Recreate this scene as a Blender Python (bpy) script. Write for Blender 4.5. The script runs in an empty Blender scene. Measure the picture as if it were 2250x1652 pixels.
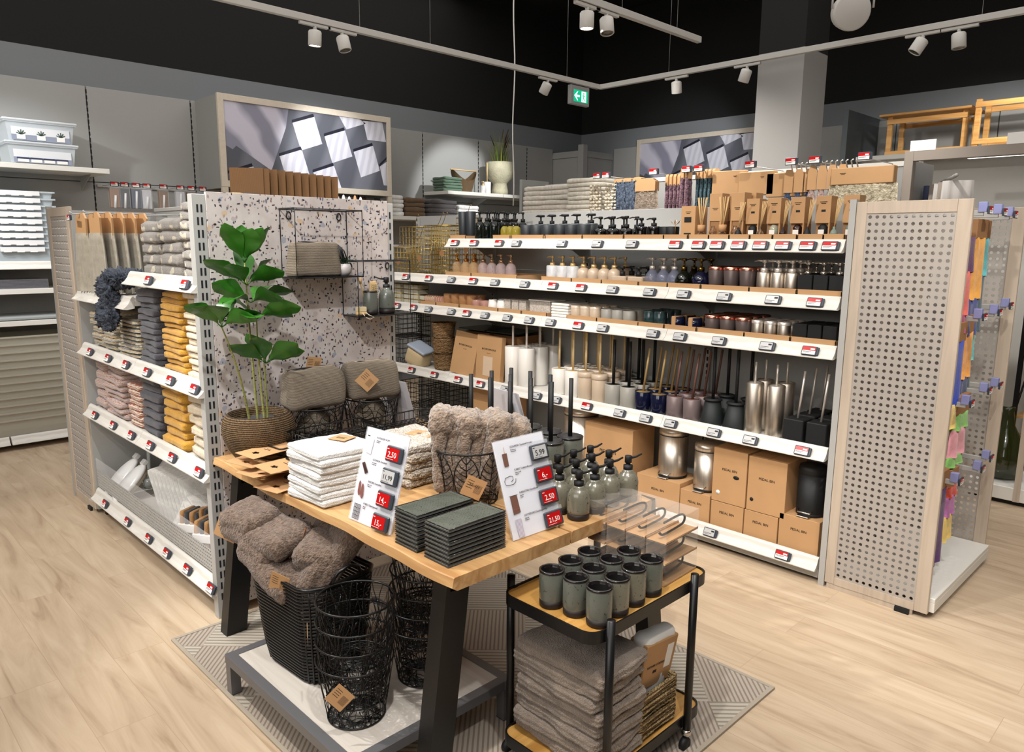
import bpy, math, random
from mathutils import Vector, Matrix, noise
random.seed(7)
PI = math.pi
scene = bpy.context.scene
col = scene.collection
# ------------------------------------------------------------------ camera
cam_d = bpy.data.cameras.new('camera'); cam = bpy.data.objects.new('camera', cam_d); col.objects.link(cam)
scene.camera = cam
_p, _r, _y = map(math.radians, (10.12, 0.45, 135.5))
_f = Vector((math.cos(_y)*math.cos(_p), math.sin(_y)*math.cos(_p), -math.sin(_p)))
_rt = Vector((math.sin(_y), -math.cos(_y), 0)); _u = _rt.cross(_f)
_R = _rt*math.cos(_r)+_u*math.sin(_r); _U = -_rt*math.sin(_r)+_u*math.cos(_r)
cam.matrix_world = Matrix(((_R.x, _U.x, -_f.x, 0), (_R.y, _U.y, -_f.y, 0), (_R.z, _U.z, -_f.z, 1.6), (0, 0, 0, 1)))
cam_d.sensor_width = 36.0; cam_d.lens = 36.0*1636/2250; cam_d.clip_start = .05; cam_d.clip_end = 60
# ------------------------------------------------------------------ view + world
vs = scene.view_settings
scene.display_settings.display_device = 'sRGB'
vs.view_transform = 'Standard'; vs.look = 'None'; vs.gamma = 1; vs.use_curve_mapping = False
vs.exposure = 0.35
w = bpy.data.worlds.new('world'); scene.world = w; w.use_nodes = True
w.node_tree.nodes['Background'].inputs[0].default_value = (.93, .96, 1, 1)
w.node_tree.nodes['Background'].inputs[1].default_value = .10
# ------------------------------------------------------------------ lamps
def spot(pos, aim, power, size=60, blend=.6, color=(1, .95, .9), rad=.035):
    d = bpy.data.lights.new('spot_lamp', 'SPOT'); d.energy = power; d.spot_size = math.radians(size); d.spot_blend = blend
    d.color = color; d.shadow_soft_size = rad
    o = bpy.data.objects.new('spot_lamp', d); col.objects.link(o); o.location = pos
    o.rotation_euler = (Vector(aim)-Vector(pos)).to_track_quat('-Z', 'Y').to_euler()
    return o
def area(pos, aim, power, sx, sy, color=(1, .95, .9)):
    d = bpy.data.lights.new('fill_lamp', 'AREA'); d.energy = power; d.shape = 'RECTANGLE'; d.size = sx; d.size_y = sy; d.color = color
    o = bpy.data.objects.new('fill_lamp', d); col.objects.link(o); o.location = pos
    o.rotation_euler = (Vector(aim)-Vector(pos)).to_track_quat('-Z', 'Y').to_euler()
W = (1, .96, .91); N = (.97, .985, 1)
spot((-3.03, .25, 2.9), (-2.2, 1.5, .7), 160, 62, .5, W)          # table, from the left
spot((-1.5, .5, 2.9), (-3.0, 1.8, 1.2), 110, 60, .5, N)            # terrazzo end panel
spot((-1.0, .8, 2.9), (-1.3, 1.8, .5), 95, 62, .6, W)             # trolley
spot((-1.5, 1.7, 2.9), (-1.9, 3.5, .9), 72, 85, .7, W)            # long shelving, right bays
spot((-2.6, 1.9, 2.9), (-3.0, 3.5, .9), 72, 85, .7, W)
spot((-3.5, 1.9, 2.9), (-4.1, 3.5, 1.0), 72, 85, .7, W)
spot((-3.03, 3.68, 2.86), (-3.0, 3.9, .5), 80, 60, .7, N)         # lit head on the middle track
spot((-4.54, 2.08, 2.86), (-4.5, 1.2, .3), 75, 60, .6, N)         # lit head on the left track
spot((-4.0, -.6, 2.9), (-4.0, 1.2, .8), 130, 62, .6, W)           # towel shelves
spot((-3.0, -.9, 2.9), (-3.6, .2, 0), 70, 75, .7, W)              # floor, left
spot((-5.6, .4, 2.9), (-6.8, 1.3, 1.9), 85, 58, .6, N)           # plastic boxes, left wall
spot((-5.0, .2, 2.9), (-6.6, 1.2, .7), 70, 58, .6, N)
spot((-5.4, 3.6, 2.9), (-6.6, 3.95, 2.45), 60, 50, .7, N)         # left wall poster
spot((-5.5, 5.9, 2.95), (-7.0, 6.0, 2.15), 85, 50, .5, N)          # planter shelf
spot((-2.82, 5.5, 2.9), (-2.9, 5.0, 1.6), 60, 70, .7, N)          # lit head on the right track
spot((-3.8, 4.6, 2.95), (-3.6, 5.6, 2.0), 95, 90, .8, W)          # bath mats
spot((-1.8, 4.4, 2.95), (-2.2, 5.4, 2.0), 50, 90, .8, W)
spot((-4.6, 6.6, 2.95), (-5.2, 7.9, 2.7), 45, 60, .7, N)          # right wall poster
spot((-.2, 2.2, 2.9), (-.7, 3.5, .6), 75, 70, .7, W)              # perforated side and aisle
spot((-.3, 1.0, 2.9), (-.9, 2.6, 0), 65, 80, .8, W)
spot((.6, 3.4, 2.9), (-.7, 3.9, .7), 70, 60, .7, W)
spot((-.6, 5.9, 2.95), (-.9, 6.6, 1.0), 60, 80, .7, W)
spot((-1.2, 6.9, 2.95), (-1.8, 7.9, 2.3), 60, 80, .7, W)
area((-2.5, 2.0, 4.4), (-2.5, 2.0, 0), 240, 9, 8)                  # overhead fill added to raise the general light, no fixture
area((-1.0, -2.2, 2.6), (-2.6, 1.6, .9), 62, 4, 1.5)  # front fill added behind the camera, no fixture there
# ------------------------------------------------------------------ materials
def lin(c):
    return tuple((x/12.92 if x <= .04045 else ((x+.055)/1.055)**2.4) for x in c)
_M = {}
def mat(name, c, rough=.55, metal=0, bump=0, bscale=200, var=0, vscale=8, c2=None, stretch=None, trans=0, alpha=1, ior=1.45, coat=0, emit=0, detail=3, sheen=0):
    if name in _M: return _M[name]
    m = bpy.data.materials.new(name); _M[name] = m; m.use_nodes = True
    nt = m.node_tree; b = nt.nodes['Principled BSDF']; c = lin(c)
    b.inputs['Base Color'].default_value = (*c, 1); b.inputs['Roughness'].default_value = rough; b.inputs['Metallic'].default_value = metal
    b.inputs['IOR'].default_value = ior
    if trans: b.inputs['Transmission Weight'].default_value = trans
    if alpha < 1: b.inputs['Alpha'].default_value = alpha
    if coat: b.inputs['Coat Weight'].default_value = coat; b.inputs['Coat Roughness'].default_value = .15
    if sheen: b.inputs['Sheen Weight'].default_value = sheen; b.inputs['Sheen Roughness'].default_value = .5
    if emit: b.inputs['Emission Color'].default_value = (*c, 1); b.inputs['Emission Strength'].default_value = emit
    tc = nt.nodes.new('ShaderNodeTexCoord'); vec = tc.outputs['Object']
    if stretch:
        mp = nt.nodes.new('ShaderNodeMapping'); mp.inputs['Scale'].default_value = stretch; nt.links.new(vec, mp.inputs[0]); vec = mp.outputs[0]
    if var or c2:
        n = nt.nodes.new('ShaderNodeTexNoise'); n.inputs['Scale'].default_value = vscale; n.inputs['Detail'].default_value = detail; nt.links.new(vec, n.inputs[0])
        r = nt.nodes.new('ShaderNodeValToRGB'); nt.links.new(n.outputs['Fac'], r.inputs[0])
        if c2: a_, b_ = lin(c2), c
        else: a_, b_ = tuple(x*(1-var) for x in c), tuple(min(1, x*(1+var)) for x in c)
        r.color_ramp.elements[0].position = .32; r.color_ramp.elements[1].position = .68
        r.color_ramp.elements[0].color = (*a_, 1); r.color_ramp.elements[1].color = (*b_, 1)
        nt.links.new(r.outputs[0], b.inputs['Base Color'])
    if bump:
        n2 = nt.nodes.new('ShaderNodeTexNoise'); n2.inputs['Scale'].default_value = bscale; n2.inputs['Detail'].default_value = 2; nt.links.new(vec, n2.inputs[0])
        bp = nt.nodes.new('ShaderNodeBump'); bp.inputs['Strength'].default_value = bump; bp.inputs['Distance'].default_value = .01
        nt.links.new(n2.outputs['Fac'], bp.inputs['Height']); nt.links.new(bp.outputs[0], b.inputs['Normal'])
    return m
def nodes(m): return m.node_tree.nodes, m.node_tree.links, m.node_tree.nodes['Principled BSDF']
def ramp(nt_nodes, stops, mode='LINEAR'):
    r = nt_nodes.new('ShaderNodeValToRGB'); r.color_ramp.interpolation = mode
    e = r.color_ramp.elements
    while len(e) < len(stops): e.new(.5)
    for k, (p, c) in enumerate(stops): e[k].position = p; e[k].color = (*c, 1)
    return r
def mat_floor():
    m = mat('oak_vinyl_planks', (.76, .67, .56), .42); N_, L, b = nodes(m)
    tc = N_.new('ShaderNodeTexCoord')
    br = N_.new('ShaderNodeTexBrick'); br.offset = .37; br.inputs['Scale'].default_value = 1
    br.inputs['Brick Width'].default_value = 1.25; br.inputs['Row Height'].default_value = .19; br.inputs['Mortar Size'].default_value = .0012
    br.inputs['Color1'].default_value = (0, 0, 0, 1); br.inputs['Color2'].default_value = (1, 1, 1, 1); br.inputs['Mortar'].default_value = (.2, .2, .2, 1)
    L.new(tc.outputs['Object'], br.inputs[0])
    ad = N_.new('ShaderNodeVectorMath'); ad.operation = 'MULTIPLY_ADD'; ad.inputs[1].default_value = (7, 5, 3); L.new(br.outputs['Color'], ad.inputs[0])
    mp = N_.new('ShaderNodeMapping'); mp.inputs['Scale'].default_value = (1.1, 9, 1); L.new(tc.outputs['Object'], mp.inputs[0]); L.new(mp.outputs[0], ad.inputs[2])
    n = N_.new('ShaderNodeTexNoise'); n.inputs['Scale'].default_value = 1.3; n.inputs['Detail'].default_value = 8; n.inputs['Roughness'].default_value = .6; n.inputs['Distortion'].default_value = 1.4
    L.new(ad.outputs[0], n.inputs[0])
    r = ramp(N_, [(.25, lin((.61, .52, .42))), (.42, lin((.71, .625, .525))), (.6, lin((.76, .68, .58))), (.8, lin((.80, .73, .64)))]); L.new(n.outputs['Fac'], r.inputs[0])
    mx = N_.new('ShaderNodeMix'); mx.data_type = 'RGBA'; mx.blend_type = 'MULTIPLY'; mx.inputs[0].default_value = 1
    r2 = ramp(N_, [(0, (.93, .92, .91)), (1, (1, 1, 1))]); L.new(br.outputs['Color'], r2.inputs[0])
    L.new(r.outputs[0], mx.inputs[6]); L.new(r2.outputs[0], mx.inputs[7])
    mk = N_.new('ShaderNodeMix'); mk.data_type = 'RGBA'; mk.inputs[7].default_value = (*lin((.66, .57, .47)), 1)
    L.new(br.outputs['Fac'], mk.inputs[0]); L.new(mx.outputs[2], mk.inputs[6]); L.new(mk.outputs[2], b.inputs['Base Color'])
    return m
def mat_terrazzo():
    m = mat('terrazzo_print', (.75, .7, .68), .5); N_, L, b = nodes(m); tc = N_.new('ShaderNodeTexCoord'); cur = None
    n = N_.new('ShaderNodeTexNoise'); n.inputs['Scale'].default_value = 14; n.inputs['Detail'].default_value = 4; L.new(tc.outputs['Object'], n.inputs[0])
    r = ramp(N_, [(.35, lin((.72, .68, .66))), (.65, lin((.78, .745, .725)))]); L.new(n.outputs['Fac'], r.inputs[0]); cur = r.outputs[0]
    for sc, thr, keep, cols, st, ds in ((22, .28, .55, ((.60, .61, .65), (.76, .66, .55), (.68, .64, .63)), (1, 1, 1), 3), (48, .28, .35, ((.5, .42, .4), (.62, .55, .54), (.44, .45, .5)), (1, 1.5, .8), 2),
                                   (46, .22, .5, ((.12, .12, .16), (.2, .2, .26), (.3, .24, .24)), (1, .7, 1.35), 2), (58, .26, .55, ((.15, .15, .18), (.1, .1, .14), (.3, .3, .36)), (1, 1.4, .75), 3)):
        mp = N_.new('ShaderNodeMapping'); mp.inputs['Scale'].default_value = st; mp.inputs['Rotation'].default_value = (ds*.9+sc, ds*.4, sc*.3); mp.inputs['Location'].default_value = (0, sc*.37, sc*.11)
        L.new(tc.outputs['Object'], mp.inputs[0])
        nz = N_.new('ShaderNodeTexNoise'); nz.inputs['Scale'].default_value = sc*1.5; L.new(mp.outputs[0], nz.inputs[0])
        ma = N_.new('ShaderNodeVectorMath'); ma.operation = 'MULTIPLY_ADD'; ma.inputs[1].default_value = (0.6/sc,)*3; L.new(nz.outputs['Color'], ma.inputs[0]); L.new(mp.outputs[0], ma.inputs[2])
        v = N_.new('ShaderNodeTexVoronoi'); v.inputs['Scale'].default_value = sc; L.new(ma.outputs[0], v.inputs[0])
        sp = N_.new('ShaderNodeSeparateColor'); L.new(v.outputs['Color'], sp.inputs[0])
        lt = N_.new('ShaderNodeMath'); lt.operation = 'LESS_THAN'; lt.inputs[1].default_value = thr; L.new(v.outputs['Distance'], lt.inputs[0])
        gt = N_.new('ShaderNodeMath'); gt.operation = 'GREATER_THAN'; gt.inputs[1].default_value = keep; L.new(sp.outputs[0], gt.inputs[0])
        mu = N_.new('ShaderNodeMath'); mu.operation = 'MULTIPLY'; L.new(lt.outputs[0], mu.inputs[0]); L.new(gt.outputs[0], mu.inputs[1])
        rc = ramp(N_, [(0, lin(cols[0])), (.4, lin(cols[1])), (.7, lin(cols[2]))], 'CONSTANT'); L.new(sp.outputs[1], rc.inputs[0])
        mx = N_.new('ShaderNodeMix'); mx.data_type = 'RGBA'; L.new(mu.outputs[0], mx.inputs[0]); L.new(cur, mx.inputs[6]); L.new(rc.outputs[0], mx.inputs[7]); cur = mx.outputs[2]
    L.new(cur, b.inputs['Base Color']); return m
def mat_wave(name, ca, cb, scale, axis='Z', dist=2, rough=.7, bump=.5, det=2, band='BANDS', rot=(0, 0, 0), dsc=1.0, dd=.006):
    if name in _M: return _M[name]
    m = mat(name, ca, rough); N_, L, b = nodes(m); tc = N_.new('ShaderNodeTexCoord')
    mp = N_.new('ShaderNodeMapping'); mp.inputs['Rotation'].default_value = rot; L.new(tc.outputs['Object'], mp.inputs[0])
    wv = N_.new('ShaderNodeTexWave'); wv.bands_direction = axis; wv.inputs['Scale'].default_value = scale; wv.inputs['Distortion'].default_value = dist
    wv.inputs['Detail'].default_value = det; wv.inputs['Detail Scale'].default_value = dsc; L.new(mp.outputs[0], wv.inputs[0])
    r = ramp(N_, [(.2, lin(cb)), (.7, lin(ca))]); L.new(wv.outputs['Fac'], r.inputs[0]); L.new(r.outputs[0], b.inputs['Base Color'])
    if bump:
        bp = N_.new('ShaderNodeBump'); bp.inputs['Strength'].default_value = bump; bp.inputs['Distance'].default_value = dd
        L.new(wv.outputs['Fac'], bp.inputs['Height']); L.new(bp.outputs[0], b.inputs['Normal'])
    return m
def mat_terry(name, c, c2=None, bump=.5, sc=260, stripes=None):
    if name in _M: return _M[name]
    m = mat(name, c, .95, 0, bump, sc, .12 if not c2 else 0, 30, c2, sheen=.25)
    if stripes:      # list of (colour, position) repeated along z and x
        N_, L, b = nodes(m); tc = N_.new('ShaderNodeTexCoord')
        nz = N_.new('ShaderNodeTexNoise'); nz.inputs['Scale'].default_value = 12; L.new(tc.outputs['Object'], nz.inputs[0])
        wv = N_.new('ShaderNodeTexWave'); wv.bands_direction = 'Z'; wv.wave_profile = 'SAW'; wv.inputs['Scale'].default_value = 16; wv.inputs['Distortion'].default_value = 2.5; wv.inputs['Detail Scale'].default_value = 3
        L.new(tc.outputs['Object'], wv.inputs[0])
        r = ramp(N_, [(p, lin(k)) for p, k in stripes], 'CONSTANT'); L.new(wv.outputs['Fac'], r.inputs[0]); L.new(r.outputs[0], b.inputs['Base Color'])
    return m
def mat_wood(name, ca, cb, sx=(1, 14, 14), rough=.45, scale=2.2):
    if name in _M: return _M[name]
    m = mat(name, ca, rough); N_, L, b = nodes(m); tc = N_.new('ShaderNodeTexCoord')
    mp = N_.new('ShaderNodeMapping'); mp.inputs['Scale'].default_value = sx; L.new(tc.outputs['Object'], mp.inputs[0])
    n = N_.new('ShaderNodeTexNoise'); n.inputs['Scale'].default_value = scale; n.inputs['Detail'].default_value = 7; n.inputs['Distortion'].default_value = .8; L.new(mp.outputs[0], n.inputs[0])
    r = ramp(N_, [(.32, lin(cb)), (.62, lin(ca))]); L.new(n.outputs['Fac'], r.inputs[0]); L.new(r.outputs[0], b.inputs['Base Color']); return m
def mat_speckle(name, c, spots, sc=120, thr=.28, rough=.25):
    if name in _M: return _M[name]
    m = mat(name, c, rough, coat=.5); N_, L, b = nodes(m); tc = N_.new('ShaderNodeTexCoord')
    n = N_.new('ShaderNodeTexNoise'); n.inputs['Scale'].default_value = sc; n.inputs['Detail'].default_value = 3; L.new(tc.outputs['Object'], n.inputs[0])
    n3 = N_.new('ShaderNodeTexNoise'); n3.inputs['Scale'].default_value = 14; L.new(tc.outputs['Object'], n3.inputs[0])
    r = ramp(N_, [(thr, lin(spots)), (thr+.05, lin(c))]); L.new(n.outputs['Fac'], r.inputs[0])
    mx = N_.new('ShaderNodeMix'); mx.data_type = 'RGBA'; mx.blend_type = 'MULTIPLY'; mx.inputs[0].default_value = .6
    r3 = ramp(N_, [(.3, (.62, .66, .62)), (.7, (1, 1, 1))]); L.new(n3.outputs['Fac'], r3.inputs[0])
    L.new(r.outputs[0], mx.inputs[6]); L.new(r3.outputs[0], mx.inputs[7]); L.new(mx.outputs[2], b.inputs['Base Color']); return m
wall_grey = mat('grey_wall_paint', (.475, .49, .505), .8); wall_black = mat('black_ceiling_paint', (.085, .088, .088), .9)
panel_grey = mat('light_grey_panel', (.62, .62, .61), .6)
metal_grey = mat('grey_powder_coat', (.66, .655, .64), .45)
shelf_white = mat('white_shelf_metal', (.86, .85, .82), .4)
rail_mat = mat_wave('whitewashed_price_rail', (.84, .825, .795), (.81, .79, .755), 9, 'Z', 6, .45, 0, 2, dsc=.6)
beige_wood = mat_wood('pale_ash_laminate', (.74, .68, .61), (.68, .62, .555), (14, 14, 1), .5, 2)
perf_grey = mat('perforated_sheet_grey', (.66, .63, .60), .5, .1)
black_metal = mat('black_powder_coat', (.055, .055, .06), .38)
dark_slot = mat('dark_slot', (.07, .075, .09), .8)
kraft = mat('kraft_card', (.72, .56, .39), .75, var=.05, vscale=6)
kraft_d = mat('dark_kraft_card', (.58, .42, .27), .75, var=.06, vscale=6)
ink = mat('dark_print', (.16, .12, .09), .8)
tag_body = mat('tag_housing', (.21, .235, .27), .4); tag_grey = mat('tag_screen_grey', (.72, .72, .72), .3)
tag_red = mat('tag_screen_red', (.72, .06, .07), .3); tag_ink = mat('tag_ink', (.1, .1, .1), .5); tag_wht = mat('tag_white', (.93, .92, .9), .5)
glass = mat('clear_glass', (1, 1, 1), .03, trans=1); acrylic = mat('clear_acrylic', (.95, .96, .98), .04, alpha=.16)
frost = mat('frosted_plastic', (.9, .93, .95), .3, alpha=.42)
white_pl = mat('white_plastic', (.9, .9, .9), .35); chrome = mat('polished_steel', (.8, .78, .75), .18, 1); brushed = mat('brushed_steel', (.82, .78, .73), .38, 1, var=.12, vscale=6, stretch=(30, 30, .3))
brass = mat('brass_wire', (.66, .56, .32), .3, .9); gold = mat('brushed_gold', (.84, .71, .50), .38, .55)
dull_brass = mat('dull_brass', (.66, .55, .36), .5, .3); dull_copper = mat('dull_copper', (.45, .32, .28), .5, .3)
black_matte = mat('matt_black', (.06, .065, .07), .6)
# ------------------------------------------------------------------ mesh helpers
class MB:
    def __init__(s): s.v = []; s.f = []; s.m = []; s.s = []
    def add(s, vs, fs, mi=0, smooth=False, M=None):
        o = len(s.v)
        s.v += [tuple(M @ Vector(p)) for p in vs] if M is not None else [tuple(p) for p in vs]
        s.f += [tuple(i+o for i in f) for f in fs]; s.m += [mi]*len(fs); s.s += [smooth]*len(fs); return s
    def box(s, lo, hi, mi=0, M=None, c=0):
        x0, y0, z0 = lo; x1, y1, z1 = hi
        if c <= 0:
            vs = [(x0, y0, z0), (x1, y0, z0), (x1, y1, z0), (x0, y1, z0), (x0, y0, z1), (x1, y0, z1), (x1, y1, z1), (x0, y1, z1)]
            return s.add(vs, [(0, 3, 2, 1), (4, 5, 6, 7), (0, 1, 5, 4), (1, 2, 6, 5), (2, 3, 7, 6), (3, 0, 4, 7)], mi, False, M)
        vs = []
        idx = {}
        for i, x in enumerate((x0, x1)):
            for j, y in enumerate((y0, y1)):
                for k, z in enumerate((z0, z1)):
                    sx, sy, sz = (1, -1)[i], (1, -1)[j], (1, -1)[k]
                    for a in range(3):
                        p = [x+sx*c, y+sy*c, z+sz*c]; p[a] = (x, y, z)[a]; idx[(i, j, k, a)] = len(vs); vs.append(tuple(p))
        fs = []
        for i in (0, 1):
            for j in (0, 1):
                for k in (0, 1): fs.append((idx[(i, j, k, 0)], idx[(i, j, k, 1)], idx[(i, j, k, 2)]))
        for i in (0, 1):
            fs.append([idx[(i, a, b_, 0)] for a, b_ in ((0, 0), (1, 0), (1, 1), (0, 1))])
            fs.append([idx[(a, i, b_, 1)] for a, b_ in ((0, 0), (1, 0), (1, 1), (0, 1))])
            fs.append([idx[(a, b_, i, 2)] for a, b_ in ((0, 0), (1, 0), (1, 1), (0, 1))])
            for j in (0, 1):
                fs.append((idx[(i, j, 0, 0)], idx[(i, j, 1, 0)], idx[(i, j, 1, 1)], idx[(i, j, 0, 1)]))
                fs.append((idx[(i, 0, j, 0)], idx[(i, 1, j, 0)], idx[(i, 1, j, 2)], idx[(i, 0, j, 2)]))
                fs.append((idx[(0, i, j, 1)], idx[(1, i, j, 1)], idx[(1, i, j, 2)], idx[(0, i, j, 2)]))
        return s.add(vs, fs, mi, False, M)
    def lathe(s, prof, n=24, c=(0, 0, 0), mi=0, M=None, smooth=True, sx=1, sy=1, cap=True):
        vs = []; fs = []; k = len(prof)
        for i in range(n):
            a = 2*PI*i/n; ca, sa = math.cos(a), math.sin(a)
            for r, z in prof: vs.append((c[0]+r*ca*sx, c[1]+r*sa*sy, c[2]+z))
        for i in range(n):
            j = (i+1) % n
            for q in range(k-1): fs.append((i*k+q, j*k+q, j*k+q+1, i*k+q+1))
        if cap and prof[0][0] > 1e-5: fs.append([i*k for i in range(n)][::-1])
        if cap and prof[-1][0] > 1e-5: fs.append([i*k+k-1 for i in range(n)])
        return s.add(vs, fs, mi, smooth, M)
    def cyl(s, a, b, r, n=12, mi=0, r2=None, smooth=True):
        a = Vector(a); b = Vector(b); q = (b-a).to_track_quat('Z', 'Y').to_matrix().to_4x4(); q.translation = a
        return s.lathe([(r, 0), (r if r2 is None else r2, (b-a).length)], n, mi=mi, M=q, smooth=smooth)
    def tube(s, pts, r, n=6, closed=False, mi=0):
        P = [Vector(p) for p in pts]; m = len(P); vs = []; fs = []; up = None
        for i in range(m):
            if closed: t = P[(i+1) % m]-P[i-1]
            else: t = P[min(i+1, m-1)]-P[max(i-1, 0)]
            if t.length < 1e-9: t = Vector((0, 0, 1))
            t.normalize()
            if up is None:
                up = Vector((0, 0, 1)) if abs(t.z) < .9 else Vector((1, 0, 0))
            x = up.cross(t)
            if x.length < 1e-6: x = Vector((1, 0, 0)).cross(t)
            x.normalize(); up = t.cross(x)
            rr = r[i] if isinstance(r, (list, tuple)) else r
            for k in range(n):
                a = 2*PI*k/n; vs.append(tuple(P[i]+x*math.cos(a)*rr+up*math.sin(a)*rr))
        for i in range(m if closed else m-1):
            j = (i+1) % m
            for k in range(n): fs.append((i*n+k, i*n+(k+1) % n, j*n+(k+1) % n, j*n+k))
        if not closed: fs += [tuple(range(n))[::-1], tuple(range((m-1)*n, m*n))]
        return s.add(vs, fs, mi, True)
    def prism(s, poly, d, mi=0, M=None, off=0):      # polygon in xy extruded along z
        n = len(poly); vs = [(x, y, off) for x, y in poly]+[(x, y, off+d) for x, y in poly]
        return s.add(vs, [tuple(range(n))[::-1], tuple(range(n, 2*n))]+[(i, (i+1) % n, n+(i+1) % n, n+i) for i in range(n)], mi, False, M)
    def soft(s, lo, hi, r, seed=0, amp=.006, fr=9, n=(10, 8, 4), mi=0, groove=0, ng=2, sag=0, M=None, fine=0):
        lo = Vector(lo); hi = Vector(hi); c = (lo+hi)/2; h = (hi-lo)/2; r = min(r, h.x, h.y, h.z); q = h-Vector((r, r, r)); so = Vector((seed*3.7, seed*1.3, seed*2.1))
        def P(a, b_, c_):
            p = Vector((a*h.x, b_*h.y, c_*h.z)); k = Vector([max(-q[i], min(q[i], p[i])) for i in range(3)]); d = p-k
            if d.length < 1e-9: d = Vector((0, 0, 1)) if abs(c_) > .99 else Vector((0, 0, 1e-6))
            d.normalize(); out = k+d*r
            g = 0
            if groove and abs(d.z) < .75: g = -groove*(.5+.5*math.cos(2*PI*ng*(c_+1)/2))
            w_ = c+out
            o = noise.noise((w_+so)*fr)*amp+noise.noise((w_+so)*fr*3)*amp*.35+g
            if fine: o += noise.noise((w_+so)*fr*14)*fine
            out += d*o
            if sag: out.z -= sag*((a*a+b_*b_)*.5)+sag*.9*noise.noise(Vector((w_.x, w_.y, seed*5.1))*fr*.6)
            return tuple(c+out)
        nx, ny, nz = n; vs = []; ids = {}; fs = []
        def vid(i, j, k):
            if (i, j, k) not in ids:
                ids[(i, j, k)] = len(vs); e = lambda t, m_: math.sin(PI/2*(2*t/m_-1))*.45+(2*t/m_-1)*.55
                vs.append(P(e(i, nx), e(j, ny), 2*k/nz-1))
            return ids[(i, j, k)]
        for i in range(nx):
            for j in range(ny):
                fs.append((vid(i, j, 0), vid(i, j+1, 0), vid(i+1, j+1, 0), vid(i+1, j, 0))); fs.append((vid(i, j, nz), vid(i+1, j, nz), vid(i+1, j+1, nz), vid(i, j+1, nz)))
        for k in range(nz):
            for i in range(nx):
                fs.append((vid(i, 0, k), vid(i+1, 0, k), vid(i+1, 0, k+1), vid(i, 0, k+1))); fs.append((vid(i, ny, k), vid(i, ny, k+1), vid(i+1, ny, k+1), vid(i+1, ny, k)))
            for j in range(ny):
                fs.append((vid(0, j, k), vid(0, j, k+1), vid(0, j+1, k+1), vid(0, j+1, k))); fs.append((vid(nx, j, k), vid(nx, j+1, k), vid(nx, j+1, k+1), vid(nx, j, k+1)))
        return s.add(vs, fs, mi, True, M)
    def build(s, name, mats, parent=None, loc=None, rz=0):
        me = bpy.data.meshes.new(name); me.from_pydata(s.v, [], s.f)
        for m in (mats if isinstance(mats, (list, tuple)) else [mats]): me.materials.append(m)
        me.polygons.foreach_set('material_index', s.m); me.polygons.foreach_set('use_smooth', s.s); me.update()
        o = bpy.data.objects.new(name, me); col.objects.link(o)
        if parent: o.parent = parent
        if loc: o.location = loc
        if rz: o.rotation_euler.z = rz
        return o
def tag(o, label, cat, group=None, kind=None):
    if label: o['label'] = label
    if cat: o['category'] = cat
    if group: o['group'] = group
    if kind: o['kind'] = kind
    return o
def thing(name, label, cat, loc=(0, 0, 0), rz=0, group=None):
    o = bpy.data.objects.new(name, None); col.objects.link(o); o.location = loc; o.rotation_euler = (0, 0, rz); o.empty_display_size = .05
    return tag(o, label, cat, group)
def kids(o): return [c for c in CH.get(o.name, o.children)]
CH = {}
def dup(o, loc=None, label=None, group=None, rz=None, rot=None, scale=None, parent=None):
    c = o.copy(); col.objects.link(c); c.parent = parent
    for ch in list(o.children): dup(ch, parent=c)
    if loc is not None: c.location = loc
    if rz is not None: c.rotation_euler = (0, 0, rz)
    if rot is not None: c.rotation_euler = rot
    if scale is not None: c.scale = (scale,)*3
    if label: c['label'] = label
    if group: c['group'] = group
    return c
class Proto:      # first placement moves the prototype itself, later ones copy it
    ALL = []
    def __init__(s, root): s.o = root; s.used = False; Proto.ALL.append(s)
    def put(s, loc, label=None, group=None, rz=0, rot=None, scale=None):
        if not s.used:
            s.used = True; o = s.o; o.location = loc; o.rotation_euler = rot or (0, 0, rz)
            if scale: o.scale = (scale,)*3
            if label: o['label'] = label
            if group: o['group'] = group
            return o
        return dup(s.o, loc, label, group, rz if rot is None else None, rot, scale if scale else 1)
ORD = ['', 'second', 'third', 'fourth', 'fifth', 'sixth', 'seventh', 'eighth', 'ninth', 'tenth', 'eleventh', 'twelfth', 'thirteenth', 'fourteenth']
def lr(i, n):
    return 'leftmost' if i == 0 else 'rightmost' if i == n-1 else ORD[i]+' from left'
def tb(i, n):      # i counts from the bottom
    return 'bottom' if i == 0 else 'topmost' if i == n-1 else ORD[i]+' from bottom'
ROW = ['front row', 'second row', 'third row', 'back row']
def grid(pr_, desc, where, xs, ys, z, group, skip=()):
    n = len(xs)
    for r, y in enumerate(ys):
        for i, x in enumerate(xs):
            if (r, i) in skip: continue
            pr_.put((x, y, z), ', '.join(q for q in (desc, lr(i, n) if n > 1 else '', ROW[r] if len(ys) > 1 else '', where) if q), group)
def text(s, size, m, parent=None, loc=(0, 0, 0), rot=(0, 0, 0), align='CENTER', name='lettering', thick=.0002, bold=0):
    cu = bpy.data.curves.new(name, 'FONT'); cu.body = s; cu.size = size; cu.align_x = align; cu.align_y = 'CENTER'; cu.extrude = thick; cu.resolution_u = 3; cu.offset = bold
    t = bpy.data.objects.new('t', cu); col.objects.link(t); bpy.context.view_layer.update()
    me = bpy.data.meshes.new_from_object(t.evaluated_get(bpy.context.evaluated_depsgraph_get())); bpy.data.objects.remove(t)
    me.materials.clear(); me.materials.append(m); o = bpy.data.objects.new(name, me); col.objects.link(o); o.location = loc; o.rotation_euler = rot
    if parent: o.parent = parent
    return o
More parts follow.
